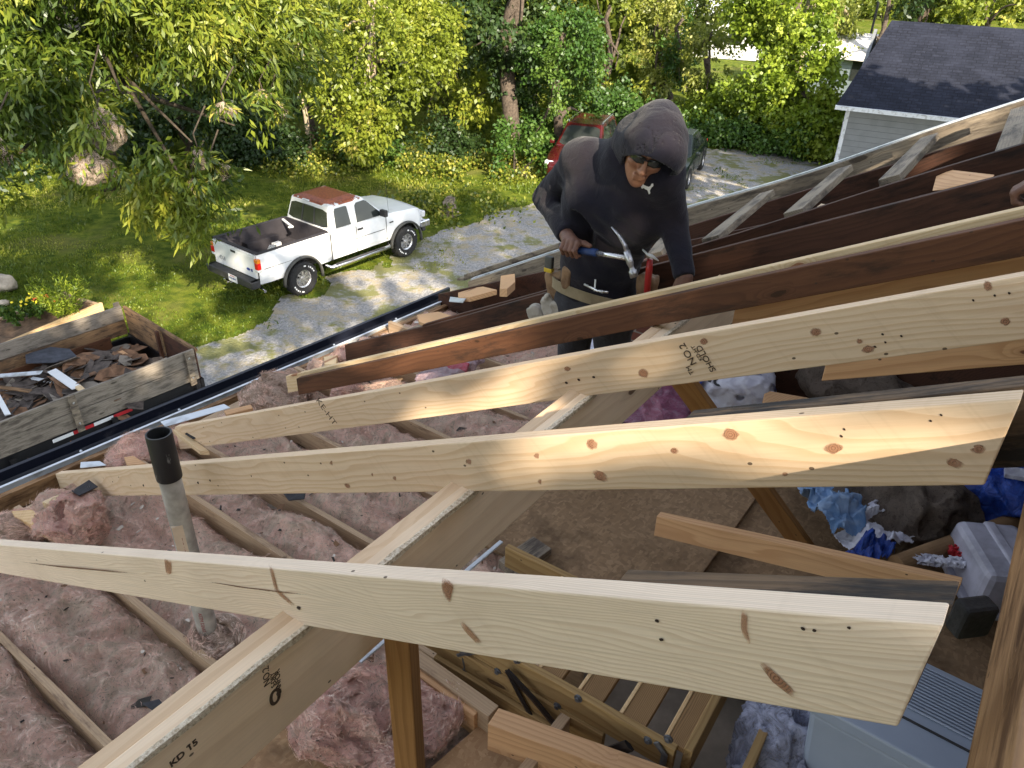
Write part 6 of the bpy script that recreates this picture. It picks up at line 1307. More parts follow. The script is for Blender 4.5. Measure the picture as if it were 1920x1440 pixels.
# ------------------------------------------------------------------ bags, tubs and litter at the right
def crumple(name, px, py, z_, ax, mat, lab, cat, seed=0, rot=0, amp=.25, res=None, parent=None, flatb=False, tilt=None, crease=1.6):
    c = onz(HC+z_, px, py); a = np.array(ax, float); Rm = np.array([[EV[0], HV[0], 0], [EV[1], HV[1], 0], [0, 0, 1]]) @ np.array(Matrix.Rotation(R(rot), 3, 'Z'))
    if tilt: Rm = Rm @ np.array(Matrix.Rotation(R(tilt), 3, 'Y'))
    def f(P):
        q = (P-c) @ Rm; s_ = np.sqrt(np.abs(q/a)**2+1e-9); d = (np.sum(s_**4, -1)**.25-1)*a.min()
        n1 = np.abs(fbm(q*crease/a.mean()+seed, 3, seed, .55)); return d+amp*a.min()*(n1-.28)*1.5
    m_ = np.full(3, a.max()*1.5); o = sdf_obj(name, f, c-m_, c+m_, res or max(.006, a.max()/30), mat, parent); o.modifiers['s'].iterations = 1; return tag(o, lab, cat), c, Rm
def bagmat(name, c1, c2, axis=1, p=.5, wd=.2, rough=.35, per=1.):
    t = NT(name); v = t.obj(False); s_ = t.n('SeparateXYZ', {0: v}).outputs[axis]; n = t.noise(v, 5, 3); f = t.math('ABSOLUTE', t.math('SUBTRACT', t.math('ADD', s_, t.math('MULTIPLY', n, .05)), p)); k = t.math('LESS_THAN', f, wd)
    cr = t.noise(v, 26, 5, .65, 1.5); cc = t.mix(k, c1, c2); cc = t.mix(t.mr(cr, .45, .7, 0, .3), cc, (.35, .37, .42)); t.bsdf(cc, rough, 0, t.bump(cr, .6, .02), .5); return t.m
film = NT('white_film'); v = film.obj(False); cr = film.noise(v, 10, 3, .5, 1.); cc = film.mix(film.mr(cr, .4, .7), (.62, .63, .72), (.42, .42, .52)); film.bsdf(cc, .35, 0, film.bump(cr, .7, .02), .5); M['film'] = film.m
blue = NT('blue_film'); v = blue.obj(False); cr = blue.noise(v, 9, 3, .5, 1.); cc = blue.mix(blue.mr(cr, .35, .65), (.12, .24, .46), (.28, .40, .60)); blue.bsdf(cc, .32, 0, blue.bump(cr, .8, .02), .5); M['blue'] = blue.m
dblue = NT('deep_blue_film'); v = dblue.obj(False); cr = dblue.noise(v, 14, 6, .65, 2.); dblue.bsdf(dblue.mix(dblue.mr(cr, .4, .7), (.008, .035, .24), (.02, .08, .42)), .3, 0, dblue.bump(cr, .7, .02), .5); M['dblue'] = dblue.m
o, c, Rm = crumple('insulation_bag', 1370, 690, -2.38, (.42, .23, .17), M['film'], 'large white plastic insulation bag with blue bands under the stamped rafter', 'bag', 5, rot=28, amp=.10)
bagc, bagR = c, Rm
mb = MB()
for s0, w_, m_ in ((.30, .03, 0), (.36, .012, 0), (-.30, .045, 0)):
    V = []; F = []; nn_ = 20
    for k in range(nn_+1):
        a_ = math.pi*(-.05+1.1*k/nn_)
        for s_ in (s0-w_, s0+w_): V.append(c+np.array(Rm @ np.array([s_, math.cos(a_)*.235, math.sin(a_)*.178])))
    for k in range(nn_): F.append((2*k, 2*k+1, 2*k+3, 2*k+2))
    mbb = MB(); mbb.add(V, F); mbb.build('blue_band', M['dblue'], o, smooth=True)
Z_ = Rm @ np.array([0, -.35, .94]); X_ = Rm @ np.array([0, -.94, -.35]); X_, Z_ = X_/np.linalg.norm(X_), Z_/np.linalg.norm(Z_)
P_0 = onz(HC-2.26, 1336, 708); X_ = np.array(HV*-1.); Z_ = DV*.8-EV*.35-HV*.2; Z_ /= np.linalg.norm(Z_); Y_ = np.cross(Z_, X_); Y_ /= np.linalg.norm(Y_); X_ = np.cross(Y_, Z_); Mx = Matrix.Identity(4)
for i in range(3): Mx[i][0] = X_[i]; Mx[i][1] = Y_[i]; Mx[i][2] = Z_[i]; Mx[i][3] = P_0[i]
text('Ho', .12, Mx, blk, 'bag_lettering', o, .001, .003)
M['purple'] = bagmat('magenta_film', (.20, .05, .10), (.30, .10, .15), 0, .0, .06, .35)
crumple('faced_batt', 1225, 775, -2.45, (.32, .20, .07), M['purple'], 'dark magenta plastic wrapped batt left of the white bag', 'insulation batt', 11, rot=25, amp=.25)
crumple('white_bag', 1130, 652, -2.40, (.34, .16, .07), M['film'], 'flat white plastic bag between the legs of the man and the stamped rafter', 'bag', 12, rot=10, amp=.3)
crumple('striped_bag', 845, 693, -2.50, (.26, .10, .05), bagmat('pink_striped_film', (.42, .30, .33), (.45, .05, .08), 1, .0, .03), 'pink and red striped wrapper under the sistered rafter', 'wrapper', 13, rot=0, amp=.35)
def sheet(name, poly_, z_, mat, lab, cat, seed=0, amp=.06, bulge=.08, step=.006, k=46, parent=None):
    P3 = np.array([onz(HC+z_, *p) for p in poly_])[:, :2]; lo = P3.min(0)-.01; hi = P3.max(0)+.01; xs = np.arange(lo[0], hi[0], step); ys = np.arange(lo[1], hi[1], step); X, Y = np.meshgrid(xs, ys)
    w_ = .012*vn(np.stack([X*40, Y*40, 0*X+seed], -1)); m_ = inside(X+w_, Y-w_, [tuple(q) for q in P3]); r_ = np.random.default_rng(seed); sz = (hi-lo).max(); z = np.zeros_like(X)
    for oct_, (kk, aa) in enumerate(((k//3, 1.), (k, .55), (k*3, .25))):
        c_ = lo+(hi-lo)*r_.random((kk, 2)); g_ = r_.normal(size=(kk, 2))*amp*aa*kk**.5/sz*1.6; h_ = r_.normal(size=kk)*amp*.35*aa; d2 = (X[..., None]-c_[:, 0])**2+(Y[..., None]-c_[:, 1])**2; o2 = np.argsort(d2, -1)[..., :2]
        v1 = h_[o2]+(X[..., None]-c_[o2, 0])*g_[o2, 0]+(Y[..., None]-c_[o2, 1])*g_[o2, 1]; z = z+v1.max(-1)
    cx, cy = P3.mean(0); z = np.clip(z, -.08, .08)+bulge*np.clip(1-((X-cx)**2+(Y-cy)**2)/(sz*.45)**2, -.3, 1); I = np.arange(X.size).reshape(X.shape); mm = m_[:-1, :-1] & m_[1:, 1:]
    F = np.stack([I[:-1, :-1], I[:-1, 1:], I[1:, 1:], I[1:, :-1]], -1)[mm]; used = np.unique(F); rm = np.full(X.size, -1); rm[used] = np.arange(len(used))
    V = np.stack([X, Y, HC+z_+z], -1).reshape(-1, 3)[used]; o = build(name, V, rm[F], mat, parent, smooth=True, M=Matrix.Translation(Vector(V.mean(0)))); so_ = o.modifiers.new('t', 'SOLIDIFY'); so_.thickness = .0015
    return tag(o, lab, cat)
sheet('blue_bag', [(1478, 895), (1535, 897), (1565, 925), (1600, 958), (1620, 985), (1612, 1012), (1560, 1016), (1525, 990), (1497, 950)], -2.42, M['blue'], 'crumpled light blue plastic bag beside the brown strut', 'bag', 21, .03, .08, k=24)
o = sheet('white_wrapper', [(1560, 1010), (1615, 988), (1658, 956), (1690, 968), (1724, 992), (1704, 1036), (1640, 1048), (1590, 1042)], -2.46, M['film'], 'crumpled white wrapper with a deep blue corner, right of the light blue bag', 'wrapper', 22, .03, .07, k=24)
sheet('blue_corner', [(1585, 1036), (1625, 1020), (1652, 1022), (1656, 1036), (1684, 1042), (1662, 1056), (1610, 1054)], -2.40, M['dblue'], None, None, 26, .03, .03, parent=o)
sheet('grey_wrapper', [(1718, 992), (1790, 962), (1835, 975), (1800, 1003), (1735, 1024)], -2.46, M['film'], 'pale wrapper with torn writing below the grey insulation', 'wrapper', 23, .03, .05, k=24)
o, c, Rm = crumple('deep_blue_bag', 1900, 905, -2.35, (.34, .20, .16), M['dblue'], 'deep blue plastic bag with a white band at the right edge', 'bag', 24, rot=-10, amp=.12)
mb = MB(); P = [onz(HC-2.17, *q) for q in ((1885, 873), (1960, 885), (1960, 903), (1885, 889))]; mb.poly(P, (0, 0, -.02)); mb.build('white_band', M['film'], o)
a = onz(HC-2.38, 1680, 1060); b = onz(HC-2.38, 1905, 978); mb = MB(); mb.tube([a, (a+b)/2, b], [.045, .045, .045], 20); tag(mb.build('cardboard_tube', plain('kraft_board', (.25, .15, .075), .9, 0, .2, 5, .2), smooth=False, bevel=.002), 'brown cardboard tube lying in front of the white wrappers', 'tube')
for i, (px_, py_, m_, lab, ax) in enumerate(((1765, 1052, M['film'], 'twisted white rag by the cardboard tube', (.11, .025, .015)), (1808, 1036, M['inkred'], 'red glove finger at the end of the white rag', (.06, .03, .02)))):
    crumple('rag', px_, py_, -2.35, ax, m_, lab, 'rag', 40+i, rot=-60, amp=.7, crease=2.5, res=.004)
P = [onz(HC-2.30, *q) for q in ((1800, 1060), (1845, 1007), (1905, 1012), (1905, 1100), (1870, 1100))]
tubm = plain('tub_plastic', (.38, .38, .46), .4, 0, .25, 9, .1); c = onz(HC-2.35, 1870, 1060); mb = MB(); Mx = frame(EV*.5-HV*.87)
mb.box(c, (.30, .40, .20), Mx, taper=.9); T = mb.build('plastic_tub', tubm, bevel=.03); tag(T, 'pale upturned plastic tub beside the ridge timber', 'tub'); mb = MB(); mb.box(c-DV*.10, (.35, .45, .03), Mx); mb.build('rim', tubm, T, bevel=.01); mb = MB(); mb.box(c+DV*.095, (.05, .34, .03), Mx); mb.build('rib', tubm, T, bevel=.01)
c = one(.98, 1836, 1128); mb = MB(); mb.box(c-DV*.03, (.05, .03, .055), frame(EV*.7-HV*.7)); tag(mb.build('charred_block', plain('charred_wood', (.02, .019, .02), .9, 0, .4, 14, .5), bevel=.006), 'charred black block between the rafter stub and the ridge timber', 'wood block')
# ribbed white container
zc_ = -2.05; C_ = [onz(HC+zc_, *q) for q in ((1528, 1320), (1752, 1248), (1835, 1318), (1795, 1500), (1760, 1446))]
t = NT('milky_plastic'); v = t.obj(False); n = t.noise(v, 6, 4); t.bsdf(t.mix(n, (.26, .31, .40), (.34, .39, .48)), .35, 0, None, .5); milk = t.m
lx = C_[1]-C_[0]; 
A0 = C_[0]; ux = (C_[4]-C_[0]); ux /= np.linalg.norm(ux); uy = np.cross(DV, ux); uy = uy if uy @ lx > 0 else -uy; LyT = lx @ uy; 
T = empty('storage_box', A0+ux*.4-DV*.2, 'big bluish white storage box with a ribbed lid in the lower right corner', 'storage box')
def bx(x, y, z_): return A0+ux*x+uy*y+DV*z_
X0 = -.02; XL = .85; YL = max(LyT, .3)
mb = MB(); mb.hexa([bx(X0+.04, .04, -.38), bx(XL-.04, .04, -.38), bx(XL-.04, YL-.04, -.38), bx(X0+.04, YL-.04, -.38), bx(X0+.01, .01, -.05), bx(XL, .01, -.05), bx(XL, YL-.01, -.05), bx(X0+.01, YL-.01, -.05)]); mb.build('body', milk, T, bevel=.02)
mb = MB(); mb.poly([bx(X0, 0, 0), bx(XL, 0, 0), bx(XL, YL, 0), bx(X0, YL, 0)], (0, 0, -.05)); lid = mb.build('lid', milk, T, bevel=.008)
for k in range(15):
    y = YL*.42+k*YL*.035; mb = MB(); mb.poly([bx(X0+.06, y, .008), bx(XL-.05, y, .008), bx(XL-.05, y+YL*.018, .008), bx(X0+.06, y+YL*.018, .008)], (0, 0, -.006)); mb.build('rib', milk, lid, bevel=.002)
mb = MB(); mb.poly([bx(X0+.03, YL*.30, .004), bx(XL-.02, YL*.30, .004), bx(XL-.02, YL*.32, .004), bx(X0+.03, YL*.32, .004)], (0, 0, -.003)); mb.build('lid_groove', M['trim'], lid)
# clear film
t = NT('clear_film'); v = t.obj(False); n = t.noise(v, 14, 6, .7, 2.); b_ = t.n('BsdfPrincipled', {'Base Color': (.42, .44, .58, 1), 'Roughness': .2, 'Normal': t.bump(n, .9, .03), 'Specular IOR Level': .6}); tp_ = t.n('BsdfTransparent', {'Color': (.85, .87, .95, 1)}); mx = t.n('MixShader', {0: t.mr(n, .38, .62, .35, .9), 1: tp_.outputs[0], 2: b_.outputs[0]}); t.t.links.new(mx.outputs[0], t.out.inputs[0])
sheet('clear_plastic_bag', [(1366, 1385), (1398, 1346), (1440, 1334), (1486, 1310), (1532, 1330), (1562, 1372), (1545, 1430), (1560, 1480), (1366, 1480)], -2.45, t.m, 'clear crumpled plastic bag between the ladder and the storage box', 'bag', 31, .08, .12, .007, 30)

# grade stamps and pencil words on the lumber
ink = plain('stamp_ink', (.07, .045, .03), .8, 0, .4, 60); 
def stamp(s_, size, px, py, eoff, parent, rot=0, bold=0):
    p = one(eoff, px, py)-EV*.0008; X_ = -HV*math.cos(R(27.4))+DV*math.sin(R(27.4)); Z_ = -EV; Y_ = np.cross(Z_, X_); a = R(rot); X2 = X_*math.cos(a)+Y_*math.sin(a); Y2 = -X_*math.sin(a)+Y_*math.cos(a); Mx = Matrix.Identity(4)
    for i in range(3): Mx[i][0] = X2[i]; Mx[i][1] = Y2[i]; Mx[i][2] = Z_[i]; Mx[i][3] = p[i]
    text(s_, size, Mx, ink, 'grade_stamp', parent, .0005, bold)
e3 = e_at(A3, B3, 1300)
stamp('NO.2', .030, 1290, 664, e3, r3, 105); stamp('KD-HT', .016, 1307, 662, e3, r3, 105); stamp('SHOLD', .026, 1324, 672, e3, r3, 105); stamp('TM', .020, 1294, 694, e3, r3, 105)
e3b = e_at(A3, B3, 612); stamp('KE-HT', .05, 612, 772, e3b, r3, -70)
def stamph(s_, size, px, py, parent, rot=0, bold=0):
    p = onh(hs-.0008, px, py); X_ = EV; Z_ = -HV; Y_ = np.cross(Z_, X_); a = R(rot); X2 = X_*math.cos(a)+Y_*math.sin(a); Y2 = -X_*math.sin(a)+Y_*math.cos(a); Mx = Matrix.Identity(4)
    for i in range(3): Mx[i][0] = X2[i]; Mx[i][1] = Y2[i]; Mx[i][2] = Z_[i]; Mx[i][3] = p[i]
    text(s_, size, Mx, ink, 'grade_stamp', parent, .0005, bold)
stamph('NO.2', .022, 500, 1268, b_beam, 85); stamph('S-DRY', .015, 512, 1275, b_beam, 85); stamph('CANFOR', .018, 522, 1280, b_beam, 85); stamph('0', .06, 516, 1308, b_beam, -5, .001); stamph('KD 15', .022, 345, 1412, b_beam, 5, .0006)
# ------------------------------------------------------------------ people
def J(px, py, e): return one(e, px, py)
def clothmat(name, c, c2=None, sc_=1.):
    t = NT(name); v = t.obj(False); n = t.noise(v, 5, 4, .6); f = t.noise(v, 320, 2); st = t.noise(v, 11*sc_, 5, .6, 1.2); cc = t.mix(t.mr(n, .35, .7), c, c2 or tuple(x*1.5 for x in c))
    t.bsdf(cc, .95, 0, t.bump(t.math('ADD', t.math('MULTIPLY', st, 1.), t.math('MULTIPLY', f, .12)), .45, .02), .12, Sheen_Weight=.12, Sheen_Roughness=.5); return t.m
M['hoodie'] = clothmat('navy_jersey', (.009, .009, .016), (.016, .013, .018)); M['jeans'] = clothmat('charcoal_denim', (.028, .028, .034)); M['teal'] = clothmat('teal_jersey', (.02, .09, .13))
sk_ = NT('skin'); v = sk_.obj(False); n = sk_.noise(v, 22, 5, .6); n2 = sk_.noise(v, 90, 3); sk_.bsdf(sk_.mix(sk_.mr(n, .35, .7), (.30, .145, .085), (.22, .10, .06)), .5, 0, sk_.bump(n2, .25, .003), .35, Subsurface_Weight=.08, Subsurface_Radius=(.02, .008, .004), Subsurface_Scale=.5); M['skin'] = sk_.m
skd = NT('hand_skin'); v = skd.obj(False); n = skd.noise(v, 30, 5, .6); n2 = skd.noise(v, 110, 3); skd.bsdf(skd.mix(skd.mr(n, .35, .7), (.15, .075, .05), (.10, .048, .033)), .55, 0, skd.bump(n2, .35, .003), .3); M['skinh'] = skd.m
UP = -DV*0+CU; TO = -CF                          # image-up and towards-the-eye directions, used only to read the pose off the photo
def wr(P, a, f_, seed): return a*fbm(P*f_, 3, seed)
def fold(P, c, ax, f_, seed):       # cross folds along an axis
    s_ = (P-c) @ ax; return np.sin(s_*f_+3.*vn(P*7, seed))*np.clip(.5+vn(P*5, seed+3), 0, 1)
# joints
pel, wst, chs, nck = J(1118, 560, 2.88), J(1122, 485, 2.86), J(1158, 385, 2.80), J(1180, 300, 2.76)
rs_, re_, rw_ = J(1090, 300, 2.80), J(1026, 372, 2.90), J(1062, 440, 2.66)
ls_, le_, lw_ = J(1245, 325, 2.74), J(1262, 415, 2.80), J(1284, 520, 2.68)
HX = HV                                # viewer-left
def hoodie(P):
    d = sd_cone(P, pel+HX*.05, wst+HX*.03, .135, .128); d = smin(d, sd_cone(P, pel-HX*.07, wst-HX*.045, .13, .125), .05)
    d = smin(d, sd_cone(P, wst+HX*.03, chs+HX*.10, .13, .135), .06); d = smin(d, sd_cone(P, wst-HX*.05, chs-HX*.09, .125, .130), .06)
    d = smin(d, sd_cone(P, chs+HX*.10, rs_-HX*.05, .13, .085), .08); d = smin(d, sd_cone(P, chs-HX*.08, ls_+HX*.03, .125, .075), .08)
    d = smin(d, sd_cone(P, rs_, nck, .085, .085), .06); d = smin(d, sd_cone(P, ls_, nck, .078, .085), .06); d = smin(d, sd_cone(P, chs, nck, .12, .09), .06)
    a = sd_cone(P, rs_, re_, .082, .058); a = smin(a, sd_cone(P, re_, rw_, .058, .041), .03)
    b = sd_cone(P, ls_, le_, .074, .054); b = smin(b, sd_cone(P, le_, lw_, .054, .040), .03)
    d = smin(d, a, .035); d = smin(d, b, .035)
    # folds: at the elbow, under the arms, above the belt
    g = lambda c, r: np.exp(-(np.linalg.norm(P-c, axis=-1)/r)**2)
    ax = (rw_-re_)/np.linalg.norm(rw_-re_); d = d+.0065*g(re_, .14)*fold(P, re_, ax, 150, 3); ax2 = (le_-ls_)/np.linalg.norm(le_-ls_); d = d+.0035*g(le_, .15)*fold(P, le_, ax2, 130, 5)
    ax3 = (wst-chs)/np.linalg.norm(wst-chs)+HX*.35; d = d+.009*g((wst+chs)/2, .24)*fold(P, wst, ax3, 75, 8); ax4 = (rs_-chs)+np.array([0, 0, .1]); ax4 /= np.linalg.norm(ax4); d = d+.008*g((rs_+chs)/2-HX*.02, .14)*fold(P, rs_, ax4, 85, 9)
    d = d+.004*g((ls_+chs)/2, .12)*fold(P, ls_, -ax4*np.array([1, 1, -1]), 85, 10)
    d = d+.006*fbm(P*7, 3, 14)+.005*(.5-np.abs(fbm((P @ np.array([[1, 0, 0], [0, 1, 0], [.5, .3, 1.6]]))*6.5, 3, 44)))
    d = np.maximum(d, (P-rw_-ax*-.005) @ ax-.0) if False else d
    d = np.maximum(d, -((P-(pel-DV*.02)) @ (DV)))              # hem
    return d
def cut(f, p, n_): return lambda P: np.maximum(f(P), (P-p) @ n_)
PM = empty('person', np.array([*((pel-CAM)[:2]), FL-.0])+0, 'man in a dark hooded top and tool belt bending over the rafters with a hammer', 'person')
lo = np.min([pel, rs_, re_, rw_, ls_, le_, lw_, nck], 0)-.22; hi = np.max([pel, rs_, re_, rw_, ls_, le_, lw_, nck], 0)+.22
ar = (rw_-re_)/np.linalg.norm(rw_-re_); al = (lw_-le_)/np.linalg.norm(lw_-le_)
def hood_f(P):
    d = hoodie(P)
    k = (np.linalg.norm(P-rw_, axis=-1) < .12); d = np.where(k, np.maximum(d, (P-rw_) @ ar), d); k = (np.linalg.norm(P-lw_, axis=-1) < .12); return np.where(k, np.maximum(d, (P-lw_) @ al), d)
sdf_obj('hooded_top', hood_f, lo, hi, .0085, M['hoodie'], PM)
def trace(px, py, f, t0=2.2, t1=4.5):
    v = ray(px, py); v = v/np.linalg.norm(v); t_ = t0
    for _ in range(80):
        d = float(f((CAM+v*t_)[None])[0]); t_ += d*.7
        if d < .0004 or t_ > t1: break
    return CAM+v*t_
# leaping cat mark on the chest
cat_ = [(1113, 752), (1118, 740), (1133, 738), (1150, 754), (1170, 763), (1192, 770), (1208, 760), (1214, 744), (1225, 738), (1236, 742), (1228, 751), (1236, 755), (1222, 764), (1210, 786), (1201, 802), (1206, 826), (1194, 828), (1188, 806), (1181, 790), (1160, 780), (1150, 770), (1132, 774), (1122, 766), (1130, 762), (1120, 757)]
pts = [trace(980+x/5.053, 200+y/5.053, hoodie) for x, y in cat_]; nb = -CF*.8+CU*.2; mb = MB(); mb.poly([p+nb*.010 for p in pts], -nb*.012)
mb.build('chest_emblem', plain('white_print', (.75, .75, .76), .6), PM)
# legs: hips to feet on the attic boards
hr, hl = pel+HX*.085-DV*.03, pel-HX*.085-DV*.03; zf = FL+.07
kr = np.array([*(hr+HX*.04+EV*.02)[:2], (hr[2]+zf)/2+.02]); kl = np.array([*(hl-HX*.03+EV*.04)[:2], (hl[2]+zf)/2+.02]); ar_ = np.array([*(kr+EV*.26+HX*.05)[:2], zf+.06]); al_ = np.array([*(kl+EV*.24+HX*.08)[:2], zf+.06])
def legs(P):
    d = sd_cone(P, hr, hl, .125, .125); d = smin(d, sd_cone(P, pel+DV*.02+HX*.04, pel+DV*.02-HX*.05, .125, .125), .04); d = smin(d, sd_cone(P, hr, kr, .10, .068), .04); d = smin(d, sd_cone(P, hl, kl, .10, .068), .04); d = smin(d, sd_cone(P, kr, ar_, .068, .055), .03); d = smin(d, sd_cone(P, kl, al_, .068, .055), .03); return np.maximum(d+.007*fbm(P*8, 3, 19), (P-pel) @ DV-.06)
sdf_obj('trousers', legs, np.min([hr, hl, kr, kl, ar_, al_], 0)-.2, np.max([hr, hl, kr, kl, pel], 0)+.2, .011, M['jeans'], PM)
for a_ in (ar_, al_):
    def shoe(P, a_=a_): return np.maximum(smin(sd_cone(P, a_-DV*.02, a_-EV*.15-DV*.05, .055, .042), sd_cone(P, a_+EV*.03-DV*.02, a_-DV*.0, .055, .055), .03), -(P[..., 2]-(zf-.04)))
    sdf_obj('boot', shoe, a_-.26, a_+.2, .009, M['grey'] if 0 else plain('boot_leather', (.12, .07, .04), .7), PM)
tag(board('walking_board', att(3.9, .75, -2.54), att(2.2, .75, -2.54), HV, 1.35, .02, M['osb'], seg=1), 'brown board laid over the joists under the man', 'board')
# head, turned down to his left
hc = J(1214, 281, 2.69); fd = -EV*.80-DV*.26-HV*.36; fd /= np.linalg.norm(fd); sd = np.cross(fd, DV); sd /= np.linalg.norm(sd); ud = np.cross(sd, fd)
# roll the head a little
ro_ = R(16); sd, ud = sd*math.cos(ro_)+ud*math.sin(ro_), ud*math.cos(ro_)-sd*math.sin(ro_)
Hm = lambda x, y, z_: hc+sd*x+fd*y+ud*z_
def head(P):
    Mx = np.stack([sd, fd, ud], 1); d = sd_ell(P, hc+ud*.02-fd*.01, (.077, .098, .112), Mx); d = smin(d, sd_ell(P, Hm(0, .035, -.055), (.055, .055, .07), Mx), .03)
    d = smin(d, sd_cone(P, Hm(0, .068, -.098), Hm(0, .058, -.098), .022, .022), .03)                      # chin
    d = smin(d, sd_cone(P, Hm(0, .095, .012), Hm(0, .118, -.028), .009, .014), .014); d = smin(d, sd_cone(P, Hm(.014, .104, -.031), Hm(-.014, .104, -.031), .009, .009), .01)   # nose
    for s_ in (1, -1):
        d = smin(d, sd_ell(P, Hm(s_*.040, .070, -.018), (.024, .022, .020), Mx), .02); d = smin(d, sd_cone(P, Hm(s_*.014, .096, .034), Hm(s_*.045, .086, .034), .009, .008), .012)
        e_ = Hm(s_*.031, .092, .014); d = np.maximum(d, -(np.linalg.norm(P-e_, axis=-1)-.014)); d = np.minimum(d, sd_ell(P, Hm(s_*.031, .079, .014), (.013, .012, .012), Mx))
        d = smin(d, sd_ell(P, Hm(s_*.078, -.005, -.005), (.010, .020, .032), Mx), .008)
    d = smin(d, sd_cone(P, Hm(-.020, .094, -.058), Hm(.020, .094, -.058), .007, .007), .008); d = smin(d, sd_cone(P, Hm(-.017, .092, -.070), Hm(.017, .092, -.070), .008, .008), .008)
    m_ = sd_cone(P, Hm(-.024, .103, -.064), Hm(.024, .103, -.064), .0028, .0028); d = np.maximum(d, -m_)
    d = smin(d, sd_cone(P, Hm(0, -.02, -.07), nck, .058, .062), .04); return d
for s_ in (1, -1):
    mb = MB(); mb.tube([Hm(s_*.008, .108, .014), Hm(s_*.034, .106, .013), Hm(s_*.060, .092, .013)], [.014, .017, .012], 10, flat=.25, up=fd); mb.build('sunglass_lens', M['glass'], PM, smooth=True)
mb = MB(); mb.tube([Hm(-.083, .02, .02), Hm(-.066, .088, .022), Hm(0, .116, .022), Hm(.066, .088, .022), Hm(.083, .02, .02)], .0035, 6); mb.build('sunglass_frame', M['steel'], PM)
sdf_obj('head', head, hc-.22, hc+.2, .0042, M['skin'], PM)
rimp = J(1232, 310, 2.58); rimn = -DV*.86-EV*.50+HV*.10; rimn /= np.linalg.norm(rimn)
def hood(P):
    o_ = sd_cone(P, J(1222, 268, 2.70), J(1234, 236, 2.72), .116, .090); o_ = smin(o_, sd_cone(P, J(1238, 226, 2.73), J(1246, 206, 2.76), .062, .018), .04)
    o_ = smin(o_, sd_cone(P, J(1230, 268, 2.66), J(1234, 290, 2.62), .114, .106), .05)
    o_ = smin(o_, sd_cone(P, J(1200, 262, 2.76), J(1176, 292, 2.80), .105, .085), .06); o_ = smin(o_, sd_cone(P, J(1168, 285, 2.72), J(1172, 312, 2.68), .040, .024), .05)
    o_ = o_+.005*fbm(P*9, 3, 23)+.010*fold(P, hc, (DV+HV*.8)/1.28, 48, 25)*np.clip(np.linalg.norm(P-J(1240, 230, 2.70), axis=-1)/.2-.35, 0, 1)
    i_ = o_+.010; cutf = (P-rimp) @ rimn; side = (P-J(1186, 300, 2.70)) @ HV         # rim only in front; the neck side hangs lower
    c2 = np.where(side > 0, cutf-side*1.3, cutf); return np.maximum(np.maximum(o_, -i_), c2)
sdf_obj('hood', hood, hc-.34, hc+.30, .0065, M['hoodie'], PM)
# hands
def hand_f(G, a, u, t, wr_, r_grip=.017, mirror=1):
    parts = []
    K = [G+a*(.034-.0225*i)+t*.034+u*(.020-.002*abs(i-1)) for i in range(4)]; Ln_ = (1., 1.06, 1., .85)
    def f(P):
        d = sd_cone(P, wr_, (K[1]+K[2])/2-t*.012, .028, .020)
        for i in range(4): d = smin(d, sd_cone(P, wr_+a*(.012-.008*i), K[i]-t*.004, .018, .0125), .014)
        for i in range(4):
            ln = Ln_[i]; p1 = K[i]-u*.036*ln+t*.005; p2 = p1-t*.026*ln-u*.014; p3 = p2-t*.020*ln+u*.010
            g = sd_cone(P, K[i], p1, .0115, .0100); g = smin(g, sd_cone(P, p1, p2, .0100, .0088), .004); g = smin(g, sd_cone(P, p2, p3, .0088, .0076), .004); d = smin(d, g, .0045)
        b0 = wr_*.55+G*.45+a*.022+t*.004; b1 = G+a*.050+u*.026+t*.012; b2 = G+a*.080+u*.021+t*.010
        g = smin(sd_cone(P, b0, b1, .017, .0125), sd_cone(P, b1, b2, .0125, .0095), .006); return smin(d, g, .009)
    return f
gp = J(1084, 470, 2.60); hh0, hh1 = J(1052, 462, 2.60), J(1180, 484, 2.575); ah = (hh1-hh0)/np.linalg.norm(hh1-hh0); th = TO-ah*(TO @ ah); th /= np.linalg.norm(th); uh = np.cross(th, ah); uh = uh if uh @ CU > 0 else -uh
G0 = J(1076, 467, 2.60); rw2 = rw_+ar*.004
sdf_obj('hand', hand_f(G0, ah, uh, th, rw2), G0-.15, G0+.15, .0028, M['skinh'], PM)
# other hand rests on the rafter, hidden in part by it
al2 = -DV; a2 = HV; t2 = -EV; G1 = lw_-DV*.10
sdf_obj('hand', hand_f(G1, -a2, DV, -EV*1., lw_), G1-.17, G1+.17, .0035, M['skinh'], PM)
# hammer
hT = empty('hammer', G0, 'claw hammer with a blue grip held in the hand of the man', 'hammer')
mb = MB(); mb.tube([hh0, hh0+ah*.03, G0, G0+ah*.06, G0+ah*.115], [.0165, .0150, .0165, .0155, .0165], 14, flat=.8, up=th); mb.build('grip', plain('blue_rubber', (.012, .035, .12), .5, 0, .2, 20), hT, smooth=True)
he = J(1179, 484, 2.575); mb = MB(); mb.tube([G0+ah*.11, he], [.0105, .0115], 12, flat=.8, up=th); mb.build('shaft', M['rim'], hT, smooth=True)
cu, cd = J(1176, 470, 2.575), J(1187, 508, 2.575); hx = (cd-cu)/np.linalg.norm(cd-cu)
mb = MB(); mb.tube([he-hx*.030, he+hx*.020, he+hx*.035, he+hx*.048, he+hx*.052, he+hx*.078], [.013, .014, .010, .011, .0165, .0165], 16)
for s_ in (-1, 1):
    c_ = [he-hx*.02, he-hx*.055+th*s_*.006, he-hx*.09-ah*.012+th*s_*.010, he-hx*.118-ah*.034+th*s_*.012]; mb.tube(c_, [.012, .010, .008, .004], 8, flat=.6, up=ah)
stl = plain('forged_steel', (.38, .38, .40), .35, .85, .25, 30, .1); mb.build('hammer_head', stl, hT, smooth=True)
